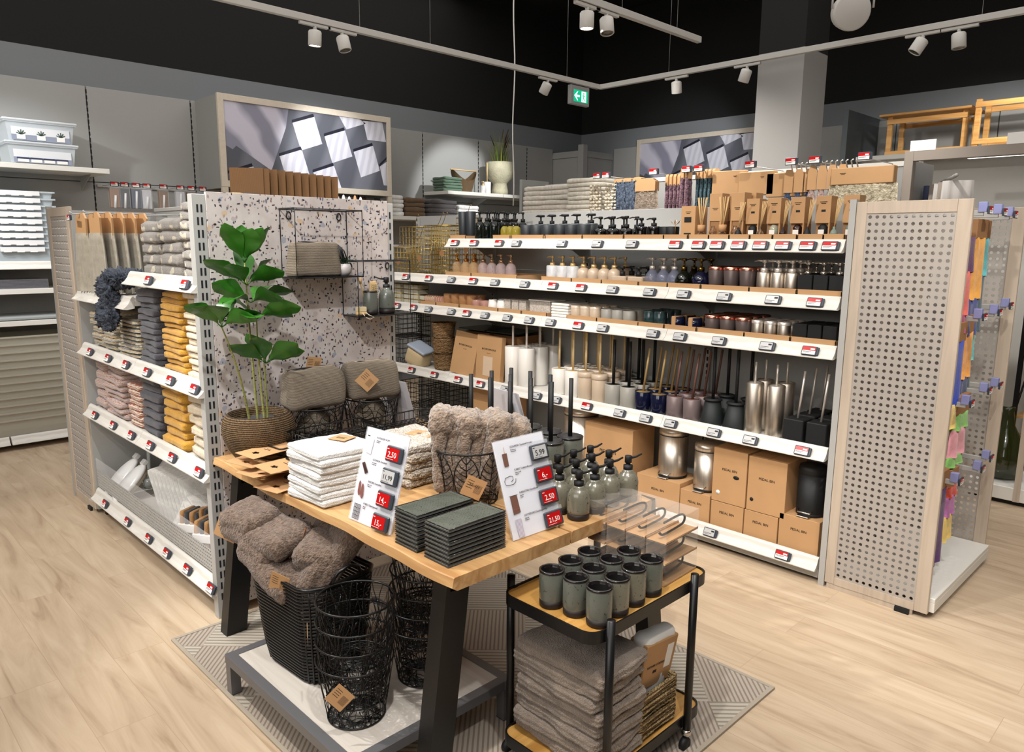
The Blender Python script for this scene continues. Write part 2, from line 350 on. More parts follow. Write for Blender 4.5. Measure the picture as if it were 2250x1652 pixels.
# ================================================================== the room
def struct(o): o['kind'] = 'structure'; return o
struct(MB().box((-7.3, -4, -.1), (5, 9, 0)).build('floor', mat_floor()))
struct(MB().box((-7.3, -4, 4.6), (5, 9, 4.7)).build('ceiling', wall_black))
struct(MB().box((-7.3, -4, 0), (-7.1, 9, 3.1), 0).box((-7.3, -4, 3.1), (-7.1, 9, 4.6), 1).build('wall_left', [wall_grey, wall_black]))
struct(MB().box((-7.1, 8.31, 0), (5, 8.5, 3.1), 0).box((-7.1, 8.31, 3.1), (5, 8.5, 4.6), 1).build('wall_back', [wall_grey, wall_black]))
struct(MB().box((4.9, -4, 0), (5, 8.31, 4.6)).build('wall_right', wall_grey))
struct(MB().box((-7.1, -4.1, 0), (4.9, -4, 4.6)).build('wall_front', wall_grey))
struct(MB().box((-3.14, 5.83, 0), (-2.76, 6.24, 3.1), 0).box((-3.14, 5.83, 3.1), (-2.76, 6.24, 4.6), 1).build('wall_column', [mat('column_paint', (.56, .555, .545), .8), wall_black]))
yj = [-1, .25, 1.13, 2.0, 2.85, 3.7, 4.6, 5.478, 6.338, 7.189, 7.69]
for k in range(len(yj)-1):     # shop panels lining the left wall
    b = MB().box((-7.1, yj[k]+.004, .1), (-7.07, yj[k+1]-.004, 2.075), 0, c=.002).box((-7.1, yj[k]+.004, 2.081), (-7.07, yj[k+1]-.004, 2.845), 0, c=.002)
    for q in range(56): b.box((-7.071, yj[k]-.006, .15+q*.048), (-7.0685, yj[k]+.006, .18+q*.048), 1)
    struct(b.build('trim_%d' % (k+1), [panel_grey, dark_slot]))
xb = [-6.5, -5.6, -4.7, -3.8, -2.9, -2.0, -1.1, -.2, .7]
for k in range(len(xb)-1):
    struct(MB().box((xb[k]+.004, 8.28, .1), (xb[k+1]-.004, 8.31, 2.86), 0, c=.002).build('trim_%d' % (k+20), panel_grey))
# corner cladding between the two walls
b = MB().box((-7.1, 7.7, .1), (-6.55, 7.73, 2.80)).box((-6.58, 7.7, .1), (-6.55, 8.31, 2.80)).box((-6.61, 7.67, .1), (-6.52, 7.76, 2.87), c=.004)
b.box((-7.1, 7.685, 2.72), (-6.55, 7.7, 2.77)).box((-6.55, 7.73, 2.72), (-6.535, 8.31, 2.77))
struct(b.build('trim_40', panel_grey))
# ================================================================== shelves with price rails
PRICE = {}
_tagc = {}
def price_tag(kind, parent, loc, tilt=.35, s=1.0, rz=0):
    key = kind
    if key not in _tagc:
        b = MB().box((-.036, -.006, -.022), (.036, .006, .022), 0, c=.003).box((.034, -.003, -.02), (.043, .008, .02), 0, c=.002)
        o = b.build('price_tag', tag_body); e = MB()
        if kind == 'r': e.box((-.031, -.0066, .0), (.03, -.0061, .018), 1).box((-.031, -.0066, -.018), (.03, -.0061, .0), 2)
        elif kind == 'g': e.box((-.031, -.0066, -.018), (.03, -.0061, .018), 0)
        if kind == 'r':
            e.box((.006, -.0071, .004), (.026, -.0066, .011), 2).box((-.028, -.0071, -.006), (.012, -.0066, -.004), 3).box((-.028, -.0071, -.010), (.004, -.0066, -.0085), 3)
        else: e.box((.010, -.0071, .004), (.027, -.0066, .012), 3).box((-.028, -.0071, -.006), (.014, -.0066, -.004), 3).box((-.028, -.0071, -.012), (.002, -.0066, -.0105), 3)
        sc = e.build('screen', [tag_grey, tag_red, tag_wht, tag_ink], o); _tagc[key] = Proto(o)
    p = _tagc[key]
    o = p.put((0, 0, 0), rot=(-tilt, 0, rz), scale=s); o.parent = parent; o.location = loc; return o
def shelf(x0, x1, yf, depth, z, tags, label, group=None, face=-1, tagscale=1, cat='shelf'):
    """shelf board with a curved price rail; tags = [(x, kind)] in world metres"""
    t = thing('shop_shelf', label, cat, ((x0+x1)/2, yf, z), group=group); h = (x1-x0)/2
    MB().box((-h+.002, .03, -.028), (h-.002, depth, 0), 0, c=.002).build('board', shelf_white, t)
    pr = [(.03, .018), (.022, .018), (.014, .008), (.006, -.010), (-.006, -.026), (-.022, -.038), (-.022, -.042), (-.004, -.044), (.03, -.038)]
    b = MB(); n = len(pr); vs = [(x, y, z_) for x in (-h+.001, h-.001) for y, z_ in pr]
    b.add(vs, [tuple(range(n)), tuple(range(n, 2*n))[::-1]]+[(i, i+n, (i+1) % n+n, (i+1) % n) for i in range(n)])
    b.build('price_rail', rail_mat, t)
    for x, k in tags: price_tag(k, t, (x-(x0+x1)/2, -.012, -.012), .42, tagscale)
    return t
RB = [-5.05, -4.13, -3.21, -2.278, -1.365]
NB = ['leftmost bay', 'second bay from left', 'third bay from left', 'rightmost bay']
NZ = ['base shelf', 'second shelf from the floor', 'third shelf from the floor', 'fourth shelf from the floor', 'top shelf']
RZ = [.105, .65, 1.13, 1.355, 1.61]
TR = [[(-1.937, 'g'), (-1.533, 'r'), (-2.7, 'g'), (-3.5, 'g')],
      [(-4.549, 'r'), (-4.271, 'r'), (-4.001, 'r'), (-3.763, 'r'), (-3.518, 'g'), (-3.224, 'g'), (-3.055, 'g'), (-2.807, 'r'), (-2.561, 'g'), (-2.379, 'g'), (-2.214, 'g'), (-1.949, 'g'), (-1.744, 'g'), (-1.475, 'r')],
      [(-4.722, 'r'), (-4.514, 'r'), (-4.333, 'g'), (-4.072, 'g'), (-3.905, 'r'), (-3.718, 'g'), (-3.5, 'g'), (-3.3, 'g'), (-3.115, 'g'), (-2.889, 'r'), (-2.703, 'g'), (-2.354, 'g'), (-2.182, 'g'), (-1.95, 'g'), (-1.689, 'g'), (-1.477, 'r')],
      [(-4.602, 'r'), (-4.324, 'r'), (-4.071, 'g'), (-3.838, 'r'), (-3.62, 'g'), (-3.344, 'g'), (-3.101, 'r'), (-2.875, 'r'), (-2.642, 'g'), (-2.386, 'g'), (-2.171, 'g'), (-1.935, 'g'), (-1.675, 'g'), (-1.471, 'r')],
      [(-4.028, 'r'), (-3.828, 'r'), (-3.582, 'r'), (-3.422, 'g'), (-3.033, 'g'), (-2.76, 'g'), (-2.516, 'g'), (-2.235, 'r'), (-2.097, 'r'), (-1.99, 'r'), (-1.873, 'r'), (-1.758, 'r'), (-1.644, 'r'), (-1.526, 'r'), (-1.422, 'r')]]
for k in range(5):
    for bay in range(4):
        if k == 4 and bay == 0: continue
        x0, x1 = RB[bay], RB[bay+1]
        shelf(x0, x1, 3.4, .45, RZ[k], [(x, c) for x, c in TR[k] if x0 < x < x1], f"white {NZ[k]}, {NB[bay]} of the soap bottle shelving", 'shelves of the long shelving')
# long double-sided gondola body
t = thing('shelving_frame', 'grey back panels and slotted uprights carrying the long soap bottle shelving', 'shelving', (-3.2, 3.88, 0))
for bay in range(4):
    x0, x1 = RB[bay]+3.2, RB[bay+1]+3.2
    MB().box((x0+.004, -.012, .03), (x1-.004, .012, 1.41), c=.001).box((x0+.004, -.012, 1.414), (x1-.004, .012, 1.812), c=.001).build('back_panel', panel_grey, t)
    MB().box((x0, -.46, .02), (x1, -.44, .062)).build('plinth', metal_grey, t)
for x in RB:
    b = MB().box((x+3.2-.015, -.035, 0), (x+3.2+.015, -.013, 1.80), 0)
    for q in range(44): b.box((x+3.2-.005, -.0365, .05+q*.04), (x+3.2+.005, -.035, .073+q*.04), 1)
    b.build('upright', [metal_grey, dark_slot], t)
    for z in RZ[1:]:
        MB().prism([(-.42, -.03), (-.03, -.03), (-.03, -.14), (-.10, -.11), (-.2, -.055)], .004, 0, Matrix.Translation((x+3.2+.012, 0, z)) @ Matrix(((0, 0, 1, 0), (1, 0, 0, 0), (0, 1, 0, 0), (0, 0, 0, 1)))).build('bracket', metal_grey, t)
MB().box((-1.85, -.4, 0), (1.835, -.42, .02)).box((-1.85, .0, .0), (1.835, .5, .03)).build('base_foot', black_metal, t)
# ---- perforated panel builder (x width w, z height h), faces -y
def perf(b, x0, x1, z0, z1, nx, nz, y, r, mi=0, th=.004, sl=1.0):
    dx = (x1-x0)/nx; dz = (z1-z0)/nz; vs = []; fs = []
    for yy in (y, y+th):
        for i in range(nx):
            for k in range(nz):
                cx, cz = x0+(i+.5)*dx, z0+(k+.5)*dz; o = len(vs)
                for a in range(8):
                    an = a*PI/4; ux, uz = math.cos(an), math.sin(an); mm = max(abs(ux), abs(uz))
                    vs.append((cx+ux/mm*dx/2, yy, cz+uz/mm*dz/2))
                for a in range(8):
                    an = a*PI/4; vs.append((cx+r*sl*math.cos(an), yy, cz+r*math.sin(an)))
                for a in range(8):
                    q = (a+1) % 8; f = (o+a, o+q, o+8+q, o+8+a); fs.append(f if yy == y else f[::-1])
    H = len(vs)//2
    for c in range(nx*nz):
        o = c*16+8
        for a in range(8): q = (a+1) % 8; fs.append((o+a, o+q, o+q+H, o+a+H))
    b.add(vs, fs, mi)
def endcap(x0, x1, y0, y1, h, label, nx=12, nz=56, face=1, sl=1):
    t = thing('display_end_unit', label, 'display stand', ((x0+x1)/2, (y0+y1)/2, 0)); cx, cy = (x0+x1)/2, (y0+y1)/2; w = (x1-x0)/2; d = (y1-y0)/2
    for s in (-1, 1):
        y = s*d; ya, yb = (y, y+.022) if s < 0 else (y-.022, y)
        MB().box((-w, ya, .025), (-w+.045, yb, h), 0, c=.002).box((w-.055, ya, .025), (w, yb, h), 0, c=.002).box((-w+.045, ya, h-.05), (w-.055, yb, h), 0, c=.001).box((-w+.045, ya, .025), (w-.055, yb, .06), 0).build('side_frame', beige_wood, t)
        b = MB(); perf(b, -w+.045, w-.055, .06, h-.05, nx, nz, ya+.004, .0078, sl=sl); b.build('perforated_side_panel', perf_grey, t)
        b = MB().box((-w+.01, ya+.003, .0), (w-.06, yb-.002, .03)); b.build('plinth', beige_wood, t)
        MB().box((w-.13, y-.01*s-.02, 0), (w-.07, y-.01*s+.02, .022)).build('foot', black_matte, t)
    MB().box((-w-.03, -d, 0), (-w-.002, -d+.03, h+.012), 0).box((-w-.03, d-.03, 0), (-w-.002, d, h+.012), 0).build('upright', metal_grey, t)
    b = MB(); perf(b, -d+.03, d-.03, .1, h-.03, 28, 50, 0, .007)
    q = MB(); q.v = [(-w+.02-p[1], p[0], p[2]) for p in b.v]; q.f = b.f; q.m = b.m; q.s = b.s; q.build('perforated_back', perf_grey, t)
    return t, cx, cy, w, d
er, ecx, ecy, ew, ed = endcap(-1.322, -.874, 3.395, 4.30, 1.787, 'pale ash end unit with dotted perforated side, right of the long shelving')
b = MB().box((-ew+.03, -ed+.023, .075), (ew+.02, ed-.023, .095), 0, c=.002).box((ew-.01, -ed+.023, .03), (ew+.02, ed-.023, .075), 0, c=.002); b.build('base_shelf', shelf_white, er)
el, _, _, _, _ = endcap(-5.15, -4.722, 1.19, 2.10, 1.78, 'pale ash end unit with slotted side, left of the folded towel shelves', 10, 40, sl=1.4)
MB().box((-.19, -.43, .075), (.2, .43, .095)).build('base_shelf', shelf_white, el)
# ================================================================== left gondola (folded towels) with terrazzo end
def slotted(b, x, y0, y1, z0, z1, cols, mi=1, pitch=.0493):
    n = int((z1-z0-.03)/pitch)
    for q in range(n):
        z = z1-.04-q*pitch
        for c in cols: b.box((x, c-.0035, z-.03), (x+.0015, c+.0035, z), mi)
t = thing('shelving_frame', 'low grey shelving body with terrazzo pattern end panel behind the table', 'shelving', (-3.0, 1.66, 0))
MB().box((0, -.42, .04), (.014, .44, 1.79), 0, c=.001).build('terrazzo_panel', mat_terrazzo(), t)
b = MB().box((-.03, -.475, .0), (.010, -.42, 1.78), 0, c=.002); slotted(b, .0102, -.475, -.42, .03, 1.78, (-.454, -.438)); b.build('upright', [metal_grey, dark_slot], t)
b = MB().box((-.03, .44, .0), (.010, .475, 1.78), 0, c=.002); slotted(b, .0102, .44, .475, .03, 1.78, (.455,)); b.build('upright', [metal_grey, dark_slot], t)
MB().box((-1.7, -.012, .05), (-.03, .012, 1.765), c=.001).build('back_panel', panel_grey, t)
MB().box((-1.7, -.02, 1.765), (-.03, .02, 1.785), c=.002).build('top_rail', metal_grey, t)
MB().box((-1.715, -.46, .03), (-1.70, .46, 1.76)).build('side_panel', panel_grey, t)
MB().box((-1.7, -.44, .03), (-.03, -.42, .085)).build('plinth', metal_grey, t)
MB().box((-1.7, .02, 1.74), (-.03, .44, 1.765)).build('top_board', shelf_white, t)
MB().box((-.05, -.43, 0), (-.02, -.38, .04)).build('foot', black_matte, t); MB().box((-1.69, -.43, 0), (-1.66, -.38, .04)).build('foot', black_matte, t)
LT = [[(-4.473, 'r'), (-4.165, 'r'), (-3.892, 'r'), (-3.6, 'r'), (-3.315, 'r'), (-3.053, 'r')], [(-4.493, 'r'), (-4.179, 'r'), (-3.898, 'r'), (-3.635, 'r'), (-3.361, 'r'), (-3.066, 'r')], [(-4.454, 'r'), (-4.079, 'r'), (-3.766, 'r'), (-3.524, 'r'), (-3.277, 'r'), (-3.019, 'r')]]
LX = [-4.69, -3.82, -2.99]
for z, tg, nm in ((1.012, LT[0], 'third shelf from the floor'), (.655, LT[1], 'second shelf from the floor'), (.15, LT[2], 'base shelf')):
    for bay, bn in ((0, 'left'), (1, 'right')):
        shelf(LX[bay], LX[bay+1], 1.182, .46, z, [(x, c) for x, c in tg if LX[bay] < x < LX[bay+1]], f"white {nm} in the {bn} bay of the folded towel shelving", 'shelves of the towel shelving', tagscale=.92)
shelf(LX[0], LX[1], 1.182, .46, 1.315, [(-4.036, 'r')], 'short white shelf below the hanging towels, left bay of the towel shelving', 'shelves of the towel shelving', tagscale=.92)
shelf(LX[1], LX[2], 1.182, .46, 1.437, [(-3.488, 'r'), (-3.077, 'r')], 'highest white shelf with two red tags, under the grey patterned towels', 'shelves of the towel shelving', tagscale=.92)
# clear front guard of the lowest shelf
t = thing('bin_guard', 'clear front guard with perforated strip along the lowest towel shelf', 'guard', (-3.84, 1.205, .15))
b = MB(); perf(b, -.84, .84, .03, .13, 90, 6, 0, .0055); b.build('perforated_strip', metal_grey, t)
MB().box((-.84, -.001, .13), (.84, .001, .2)).build('clear_pane', acrylic, t)
# ================================================================== product builders
def body_mesh(b, shape, r, h, n=20, mi=0, neck=.013):
    if shape == 'round': b.lathe([(r*.9, 0), (r, .006), (r, h*.68), (r*.93, h*.8), (r*.7, h*.91), (neck+.002, h*.97), (neck, h)], n, mi=mi)
    elif shape == 'cyl': b.lathe([(r*.94, 0), (r, .005), (r, h-.006), (r*.9, h), (neck, h)], n, mi=mi)
    elif shape == 'taper': b.lathe([(r*.78, 0), (r*.84, .006), (r, h-.004), (r*.94, h), (neck, h)], n, mi=mi)
    elif shape == 'bulb': b.lathe([(r*.45, 0), (r*.75, .008), (r, h*.35), (r*.98, h*.5), (r*.8, h*.74), (r*.45, h*.92), (neck, h)], n, mi=mi)
    elif shape == 'square': b.box((-r, -r, 0), (r, r, h), mi, c=.003)
    elif shape == 'dome': b.lathe([(r*.95, 0), (r, .005), (r, h*.5), (r*1.05, h*.56), (r*.98, h*.72), (r*.85, h*.88), (neck, h)], n, mi=mi)
def dispenser(shape, r, h, bm, pm, total, label='', name='soap_dispenser', cat='soap dispenser', spout=.045, head=.010, neckh=.018, neck=.013, inner=None):
    t = thing(name, label, cat); b = MB(); body_mesh(b, shape, r, h, neck=neck); b.build('bottle', bm, t)
    b = MB().lathe([(neck+.003, h-.002), (neck+.003, h+neckh), (.006, h+neckh+.001), (.005, total-.016), (head, total-.014), (head, total-.002), (head*.8, total)], 12)
    b.tube([(0, 0, total-.007), (-spout*.6, 0, total-.005), (-spout, 0, total-.010)], [.006, .0045, .0035], 6)
    b.build('pump', pm, t)
    return t
def cup(name, label, cat, shape, r, h, bm, rim=None, inner=None, band=None, wall=.004):
    t = thing(name, label, cat)
    b = MB()
    if shape == 'square': b.box((-r, -r, 0), (r, r, h), 0, c=.003).box((-r+.006, -r+.006, h-.002), (r-.006, r-.006, h+.0005), 1)
    else:
        rb = r*(.8 if shape == 'taper' else .97)
        b.lathe([(rb*.94, 0), (rb, .004), (r, h-.003), (r-wall*.5, h), (r-wall, h-.003), (rb-wall, .012), (0, .01)], 22)
    b.build('cup', [bm, inner or black_matte], t)
    if rim: MB().lathe([(r+.0006, h-.016), (r+.001, h-.001), (r-wall*.5, h+.001), (r-wall-.0005, h-.004)], 22, cap=False).build('rim', rim, t)
    if band: MB().lathe([(rb+.001, .0), (rb+.0015, band)], 22, cap=False).build('base_band', black_matte, t)
    return t
def brush(shape, r, h, bm, hm, top, label='', hr=.007, lidm=None, tilt=0):
    t = thing('toilet_brush', label, 'toilet brush'); b = MB()
    if shape == 'square': b.box((-r, -r, 0), (r, r, h), 0, c=.004).box((-r+.008, -r+.008, h-.004), (r-.008, r-.008, h+.0006), 1)
    elif shape == 'cone': b.lathe([(r, 0), (r, .01), (r*.62, h), (r*.55, h), (r*.5, h-.01), (0, h-.012)], 22)
    else:
        rb = r*(.93 if shape == 'taper' else .98)
        b.lathe([(rb*.94, 0), (rb, .005), (r, h-.004), (r-.003, h), (r-.007, h-.004), (r-.008, h-.012), (0, h-.012)], 22)
    if shape == 'collar': b.lathe([(r+.0005, h*.80), (r+.004, h*.84), (r+.004, h-.002), (r, h)], 22)
    b.build('holder', [bm, black_matte], t)
    lid = MB().lathe([(0, h-.010), (r*.8, h-.010), (r*.8, h-.004), (hr, h-.003)], 20); lid.build('lid', lidm or hm, t)
    MB().cyl((0, 0, h-.004), (tilt, 0, top), hr, 8).build('handle', hm, t)
    return t
def kbox(name, label, cat, sx, sy, sz, txt=None, ts=.02, tz=None, m=None, sub=None, bold_=False):
    t = thing(name, label, cat); MB().box((-sx/2, -sy/2, 0), (sx/2, sy/2, sz), 0, c=.0015).box((-.0012, -sy/2, sz), (.0012, sy/2, sz+.0004), 1).build('carton', [m or kraft, kraft_d], t)
    if txt:
        text(txt, ts, ink, t, (0, -sy/2-.0004, tz or sz*.62), (PI/2, 0, 0), bold=.0003 if bold_ else 0)
        if sub: text(sub, ts*.3, ink, t, (0, -sy/2-.0004, (tz or sz*.62)-ts*1.3), (PI/2, 0, 0))
    return t
ceram = lambda n, c, r=.25, **k: mat(n, c, r, coat=.4, **k)
gls = lambda n, c, a: mat(n, c, .06, alpha=a, coat=.3)
def bars(parent, loc, w, rot=(PI/2, 0, 0), n=2, m=None):
    b = MB()
    for q in range(n): b.box((-w/2*(1-.35*q), -.0018-q*.007, 0), (w/2*(1-.35*q), .0012-q*.007, .0003))
    o = b.build('print_lines', m or ink, parent, loc); o.rotation_euler = rot; return o
# ---- kraft display trays
T1 = [(-4.13, -3.963), (-3.686, -3.522), (-3.505, -3.226), (-3.207, -2.912), (-2.905, -2.608), (-2.601, -2.34), (-2.337, -2.19), (-2.182, -2.066), (-2.064, -1.951), (-1.948, -1.839), (-1.835, -1.721), (-1.717, -1.6), (-1.595, -1.475), (-1.473, -1.379)]
T2 = [(-4.185, -3.907), (-3.902, -3.455), (-3.239, -2.989), (-2.985, -2.757), (-2.754, -2.495), (-2.489, -2.303), (-2.3, -2.099), (-2.093, -1.825), (-1.822, -1.582), (-1.577, -1.37)]
T3 = [(-4.484, -4.298), (-4.293, -4.035), (-4.025, -3.634), (-3.63, -3.414), (-3.406, -3.188), (-3.02, -2.785), (-2.781, -2.484), (-2.484, -2.314), (-2.308, -2.111), (-2.105, -1.836), (-1.834, -1.597), (-1.592, -1.378)]
W1 = ['tall black canisters', 'amber lidded jars', 'left black tumblers', 'right black tumblers', 'black pump bottles', 'low black jars', 'flower diffuser', 'first corked reed diffuser', 'second corked reed diffuser', 'leftmost small reed bottle', 'second small reed bottle', 'third small reed bottle', 'fourth small reed bottle', 'last small reed bottle']
W2 = ['amber pump bottles', 'pink pump bottles', 'marble pump bottles', 'beige pump bottles', 'low square pump jars', 'clear blue round bottles', 'dark green and navy round bottles', 'copper rimmed dispensers', 'steel pump bottles', 'black square pump bottles']
W3 = ['pink glass dishes', 'amber glass tumblers', 'pink tumblers and white cups', 'speckled white boxes', 'large speckled box', 'beige cups', 'grey cups', 'teal cups', 'banded navy cups', 'copper rimmed cups', 'steel cups', 'black square cups']
for tr, ws, z, sn in ((T1, W1, 1.61, 'top shelf'), (T2, W2, 1.355, 'fourth shelf'), (T3, W3, 1.13, 'third shelf')):
    for (a, c_), wn in zip(tr, ws):
        w_ = (c_-a)/2; d = .30
        b = MB().box((-w_, 0, 0), (w_, d, .004)).box((-w_, 0, 0), (w_, .003, .042)).box((-w_, d-.003, 0), (w_, d, .038)).box((-w_, 0, 0), (-w_+.003, d, .038)).box((w_-.003, 0, 0), (w_, d, .038))
        o = b.build('display_tray', kraft, loc=((a+c_)/2, 3.4315, z)); tag(o, f"low kraft card tray holding the {wn}, {sn}", 'tray', 'kraft trays on the long shelving')
F = 3.515
# ---- top shelf
cn = mat('charcoal_ceramic', (.16, .175, .19), .45)
p = Proto(cup('canister', '', 'canister', 'taper', .036, .2, cn)); grid(p, 'tall matt black canister', 'left end of the top shelf', [-4.08, -4.0], [F], 1.615, 'tall black canisters')
p = Proto(dispenser('round', .034, .135, gls('smoked_green_glass', (.03, .055, .04), .86), black_matte, .2)); grid(p, 'dark green glass pump bottle', 'top shelf', [-3.885, -3.81, -3.735], [F-.02, F+.07, F+.16, F+.25], 1.612, 'dark green pump bottles')
p = Proto(dispenser('round', .030, .095, gls('amber_glass', (.62, .56, .20), .6), mat('black_lid', (.05, .05, .05), .4), .14, name='pump_jar', cat='jar')); grid(p, 'short amber glass pump jar', 'top shelf', [-3.655, -3.60, -3.547], [F], 1.618, 'amber jars')
p = Proto(cup('tumbler', '', 'cup', 'cyl', .042, .098, cn)); grid(p, 'matt black tumbler', 'top shelf', [-3.45, -3.36, -3.265, -3.16, -3.065, -2.965], [F], 1.618, 'matt black tumblers')
p = Proto(dispenser('cyl', .040, .105, cn, black_matte, .165, head=.026, neckh=.02)); grid(p, 'matt black soap pump behind tumblers', 'top shelf', [-3.43, -3.33, -3.22, -3.12, -3.0], [F+.11], 1.618, 'black soap pumps behind the tumblers')
p = Proto(dispenser('round', .042, .075, gls('black_glass', (.03, .025, .025), .95), black_matte, .14, head=.013, spout=.055)); grid(p, 'glossy black round pump bottle', 'top shelf', [-2.84, -2.745, -2.65], [F, F+.1], 1.618, 'glossy black pump bottles')
grid(Proto(dispenser('cyl', .036, .08, gls('black_glass2', (.04, .03, .03), .95), black_matte, .128, head=.012, spout=.05)), 'straight glossy black pump bottle', 'top shelf', [-2.56, -2.475], [F+.02], 1.618, 'straight glossy black pump bottles')
grid(Proto(cup('jar', '', 'jar', 'cyl', .038, .078, black_matte)), 'low black jar', 'top shelf', [-2.40, -2.36], [F+.03], 1.618, 'low black jars')
t = thing('flower_diffuser', 'white flower on a small glass diffuser, top shelf of the long shelving', 'diffuser', (-2.315, F-.01, 1.615)); b = MB()
for k in range(6):
    a = k*PI/3; b.add([(0, 0, .085), (.022*math.cos(a-.4), .022*math.sin(a-.4), .1), (.034*math.cos(a), .034*math.sin(a), .118), (.022*math.cos(a+.4), .022*math.sin(a+.4), .1)], [(0, 1, 2, 3)])
b.build('flower', mat('cream_petal', (.93, .9, .84), .7), t); MB().cyl((0, 0, .03), (0, 0, .09), .0015, 6).build('stem', brass, t); MB().lathe([(.02, 0), (.024, .008), (.018, .028), (.008, .034)], 16).build('glass_dish', glass, t)
t = thing('gift_box', 'kraft box with two dark windows beside the flower diffuser, top shelf', 'box', (-2.225, F+.01, 1.615))
MB().box((-.043, -.04, 0), (.043, .04, .185), 0, c=.001).box((-.022, -.0415, .1), (.02, -.04, .128), 1).box((-.022, -.0415, .008), (.02, -.04, .045), 1).build('carton', [kraft, black_matte], t); bars(t, (0, -.0405, .155), .034)
dup(t, (-2.255, F+.1, 1.615), 'kraft box with dark windows standing behind its twin, top shelf')
cork = mat('cork', (.72, .55, .38), .8); reed = mat('reed_stick', (.80, .67, .47), .7)
for k, x in enumerate((-2.155, -2.03)):
    t = thing('reed_diffuser', f"{'left' if k == 0 else 'right'} reed diffuser with cork collar on a glass bottle, top shelf", 'diffuser', (x, F-.01, 1.617), group='corked reed diffusers')
    MB().lathe([(.02, 0), (.024, .006), (.024, .03), (.014, .045), (.012, .05)], 16).build('glass_bottle', glass, t); MB().cyl((0, 0, .05), (0, 0, .085), .02, 14).build('cork_collar', cork, t)
    b = MB()
    for q in range(6): a = q*1.05+k; b.cyl((0, 0, .06), (.028*math.cos(a), .014*math.sin(a), .225), .0022, 5)
    b.build('reeds', reed, t)
    t = thing('gift_box', f"tall kraft box with open base behind the {'left' if k == 0 else 'right'} corked reed diffuser", 'box', (x+.075, F+.03, 1.615), group='tall kraft diffuser boxes')
    MB().box((-.036, -.036, .105), (.036, .036, .245), 0, c=.001).box((-.036, -.03, 0), (.036, .036, .105), 1).box((-.036, -.036, 0), (-.028, -.028, .105), 0).box((.028, -.036, 0), (.036, -.028, .105), 0).build('carton', [kraft, kraft_d], t); bars(t, (0, -.0365, .17), .034)
    MB().lathe([(.018, 0), (.02, .05), (.008, .07), (.008, .08)], 14, c=(0, -.05, 0)).build('glass_bottle', glass, t)
    dup(t, (x+.09, F+.12, 1.617), f"tall kraft diffuser box in the second row, {'left' if k == 0 else 'right'} pair, top shelf", 'tall kraft diffuser boxes')
lab = mat('paper_label', (.9, .88, .85), .6)
for k, (xr, xb_) in enumerate(((-1.93, -1.877), (-1.813, -1.765), (-1.695, -1.645), (-1.575, -1.522), (-1.45, -1.395))):
    gm = [black_matte, glass, mat('brown_glass', (.14, .05, .03), .1), black_matte, mat('green_grey_glass', (.45, .5, .45), .1)][k]
    t = thing('reed_diffuser', f"small reed bottle on white base, {lr(k, 5)} of five, top shelf", 'diffuser', (xr, F-.03, 1.62), group='small reed bottles')
    MB().lathe([(.022, 0), (.022, .018)], 16).build('white_base', white_pl, t); MB().lathe([(.017, .018), (.019, .03), (.014, .045), (.006, .055), (.006, .066)], 14).build('bottle', gm, t)
    b = MB()
    for q in range(4): b.cyl((0, 0, .06), (.012+.006*q, .004*q-.01, .19), .0022, 5)
    b.build('reeds', reed, t)
    t = thing('gift_box', f"kraft box with labelled bottle in its window, {lr(k, 5)} of the front five", 'box', (xb_, F+.04, 1.615), group='kraft diffuser boxes')
    MB().box((-.035, -.035, .088), (.035, .035, .212), 0, c=.001).box((-.035, -.02, 0), (.035, .035, .088), 1).box((.029, -.035, 0), (.035, -.02, .088), 0).box((-.008, -.0355, .14), (.012, -.035, .15), 2).build('carton', [kraft, kraft_d, black_matte], t)
    MB().lathe([(.022, .002), (.022, .07), (.01, .084)], 16, c=(0, -.02, 0)).build('bottle', gm if gm != glass else mat('pale_glass', (.6, .6, .52), .15), t); MB().box((-.014, -.0435, .03), (.014, -.042, .058)).build('paper_label', lab, t)
    bars(t, (0, -.0357, .185), .034)
    dup(t, (xb_-.035, F+.13, 1.615), f"kraft diffuser box in the second row, {lr(k, 5)} of five", 'kraft diffuser boxes')
# ---- fourth shelf
Z = 1.359
grid(Proto(dispenser('round', .036, .11, gls('pale_amber_glass', (.90, .74, .54), .28), mat('shiny_gold', (.85, .62, .35), .15, 1), .165)), 'amber glass pump bottle with gold pump', 'fourth shelf', [-4.125, -4.03, -3.945], [F-.02, F+.07], Z, 'amber pump bottles')
grid(Proto(dispenser('round', .036, .11, gls('pale_pink_glass', (.88, .78, .77), .30), mat('champagne_pump', (.82, .7, .58), .2, 1), .165)), 'pale pink glass pump bottle', 'fourth shelf', [-3.85, -3.76, -3.67, -3.575], [F-.02], Z, 'pink pump bottles')
marble = mat('white_marble', (.88, .87, .86), .3, c2=(.68, .68, .69), vscale=9)
grid(Proto(dispenser('cyl', .039, .105, marble, gold, .165, spout=.05, neck=.015)), 'white marble pump bottle with gold pump', 'fourth shelf', [-3.2, -3.115, -3.03], [F-.02, F+.08], Z, 'marble pump bottles')
beige = ceram('beige_glaze', (.76, .68, .59), .35)
grid(Proto(dispenser('dome', .038, .1, beige, gold, .165, spout=.05, neck=.015)), 'beige ceramic pump bottle with gold pump', 'fourth shelf', [-2.945, -2.865, -2.785, -2.71], [F-.02, F+.08], Z, 'beige pump bottles')
def flat_jar():
    t = thing('soap_dispenser', '', 'soap dispenser'); MB().box((-.052, -.04, 0), (.052, .04, .06), 0, c=.006).build('jar', beige, t)
    MB().lathe([(.016, .06), (.016, .085), (.006, .086), (.006, .1), (.015, .1), (.015, .115)], 12).tube([(0, 0, .107), (-.045, 0, .106)], .004, 5).build('pump', black_matte, t); return t
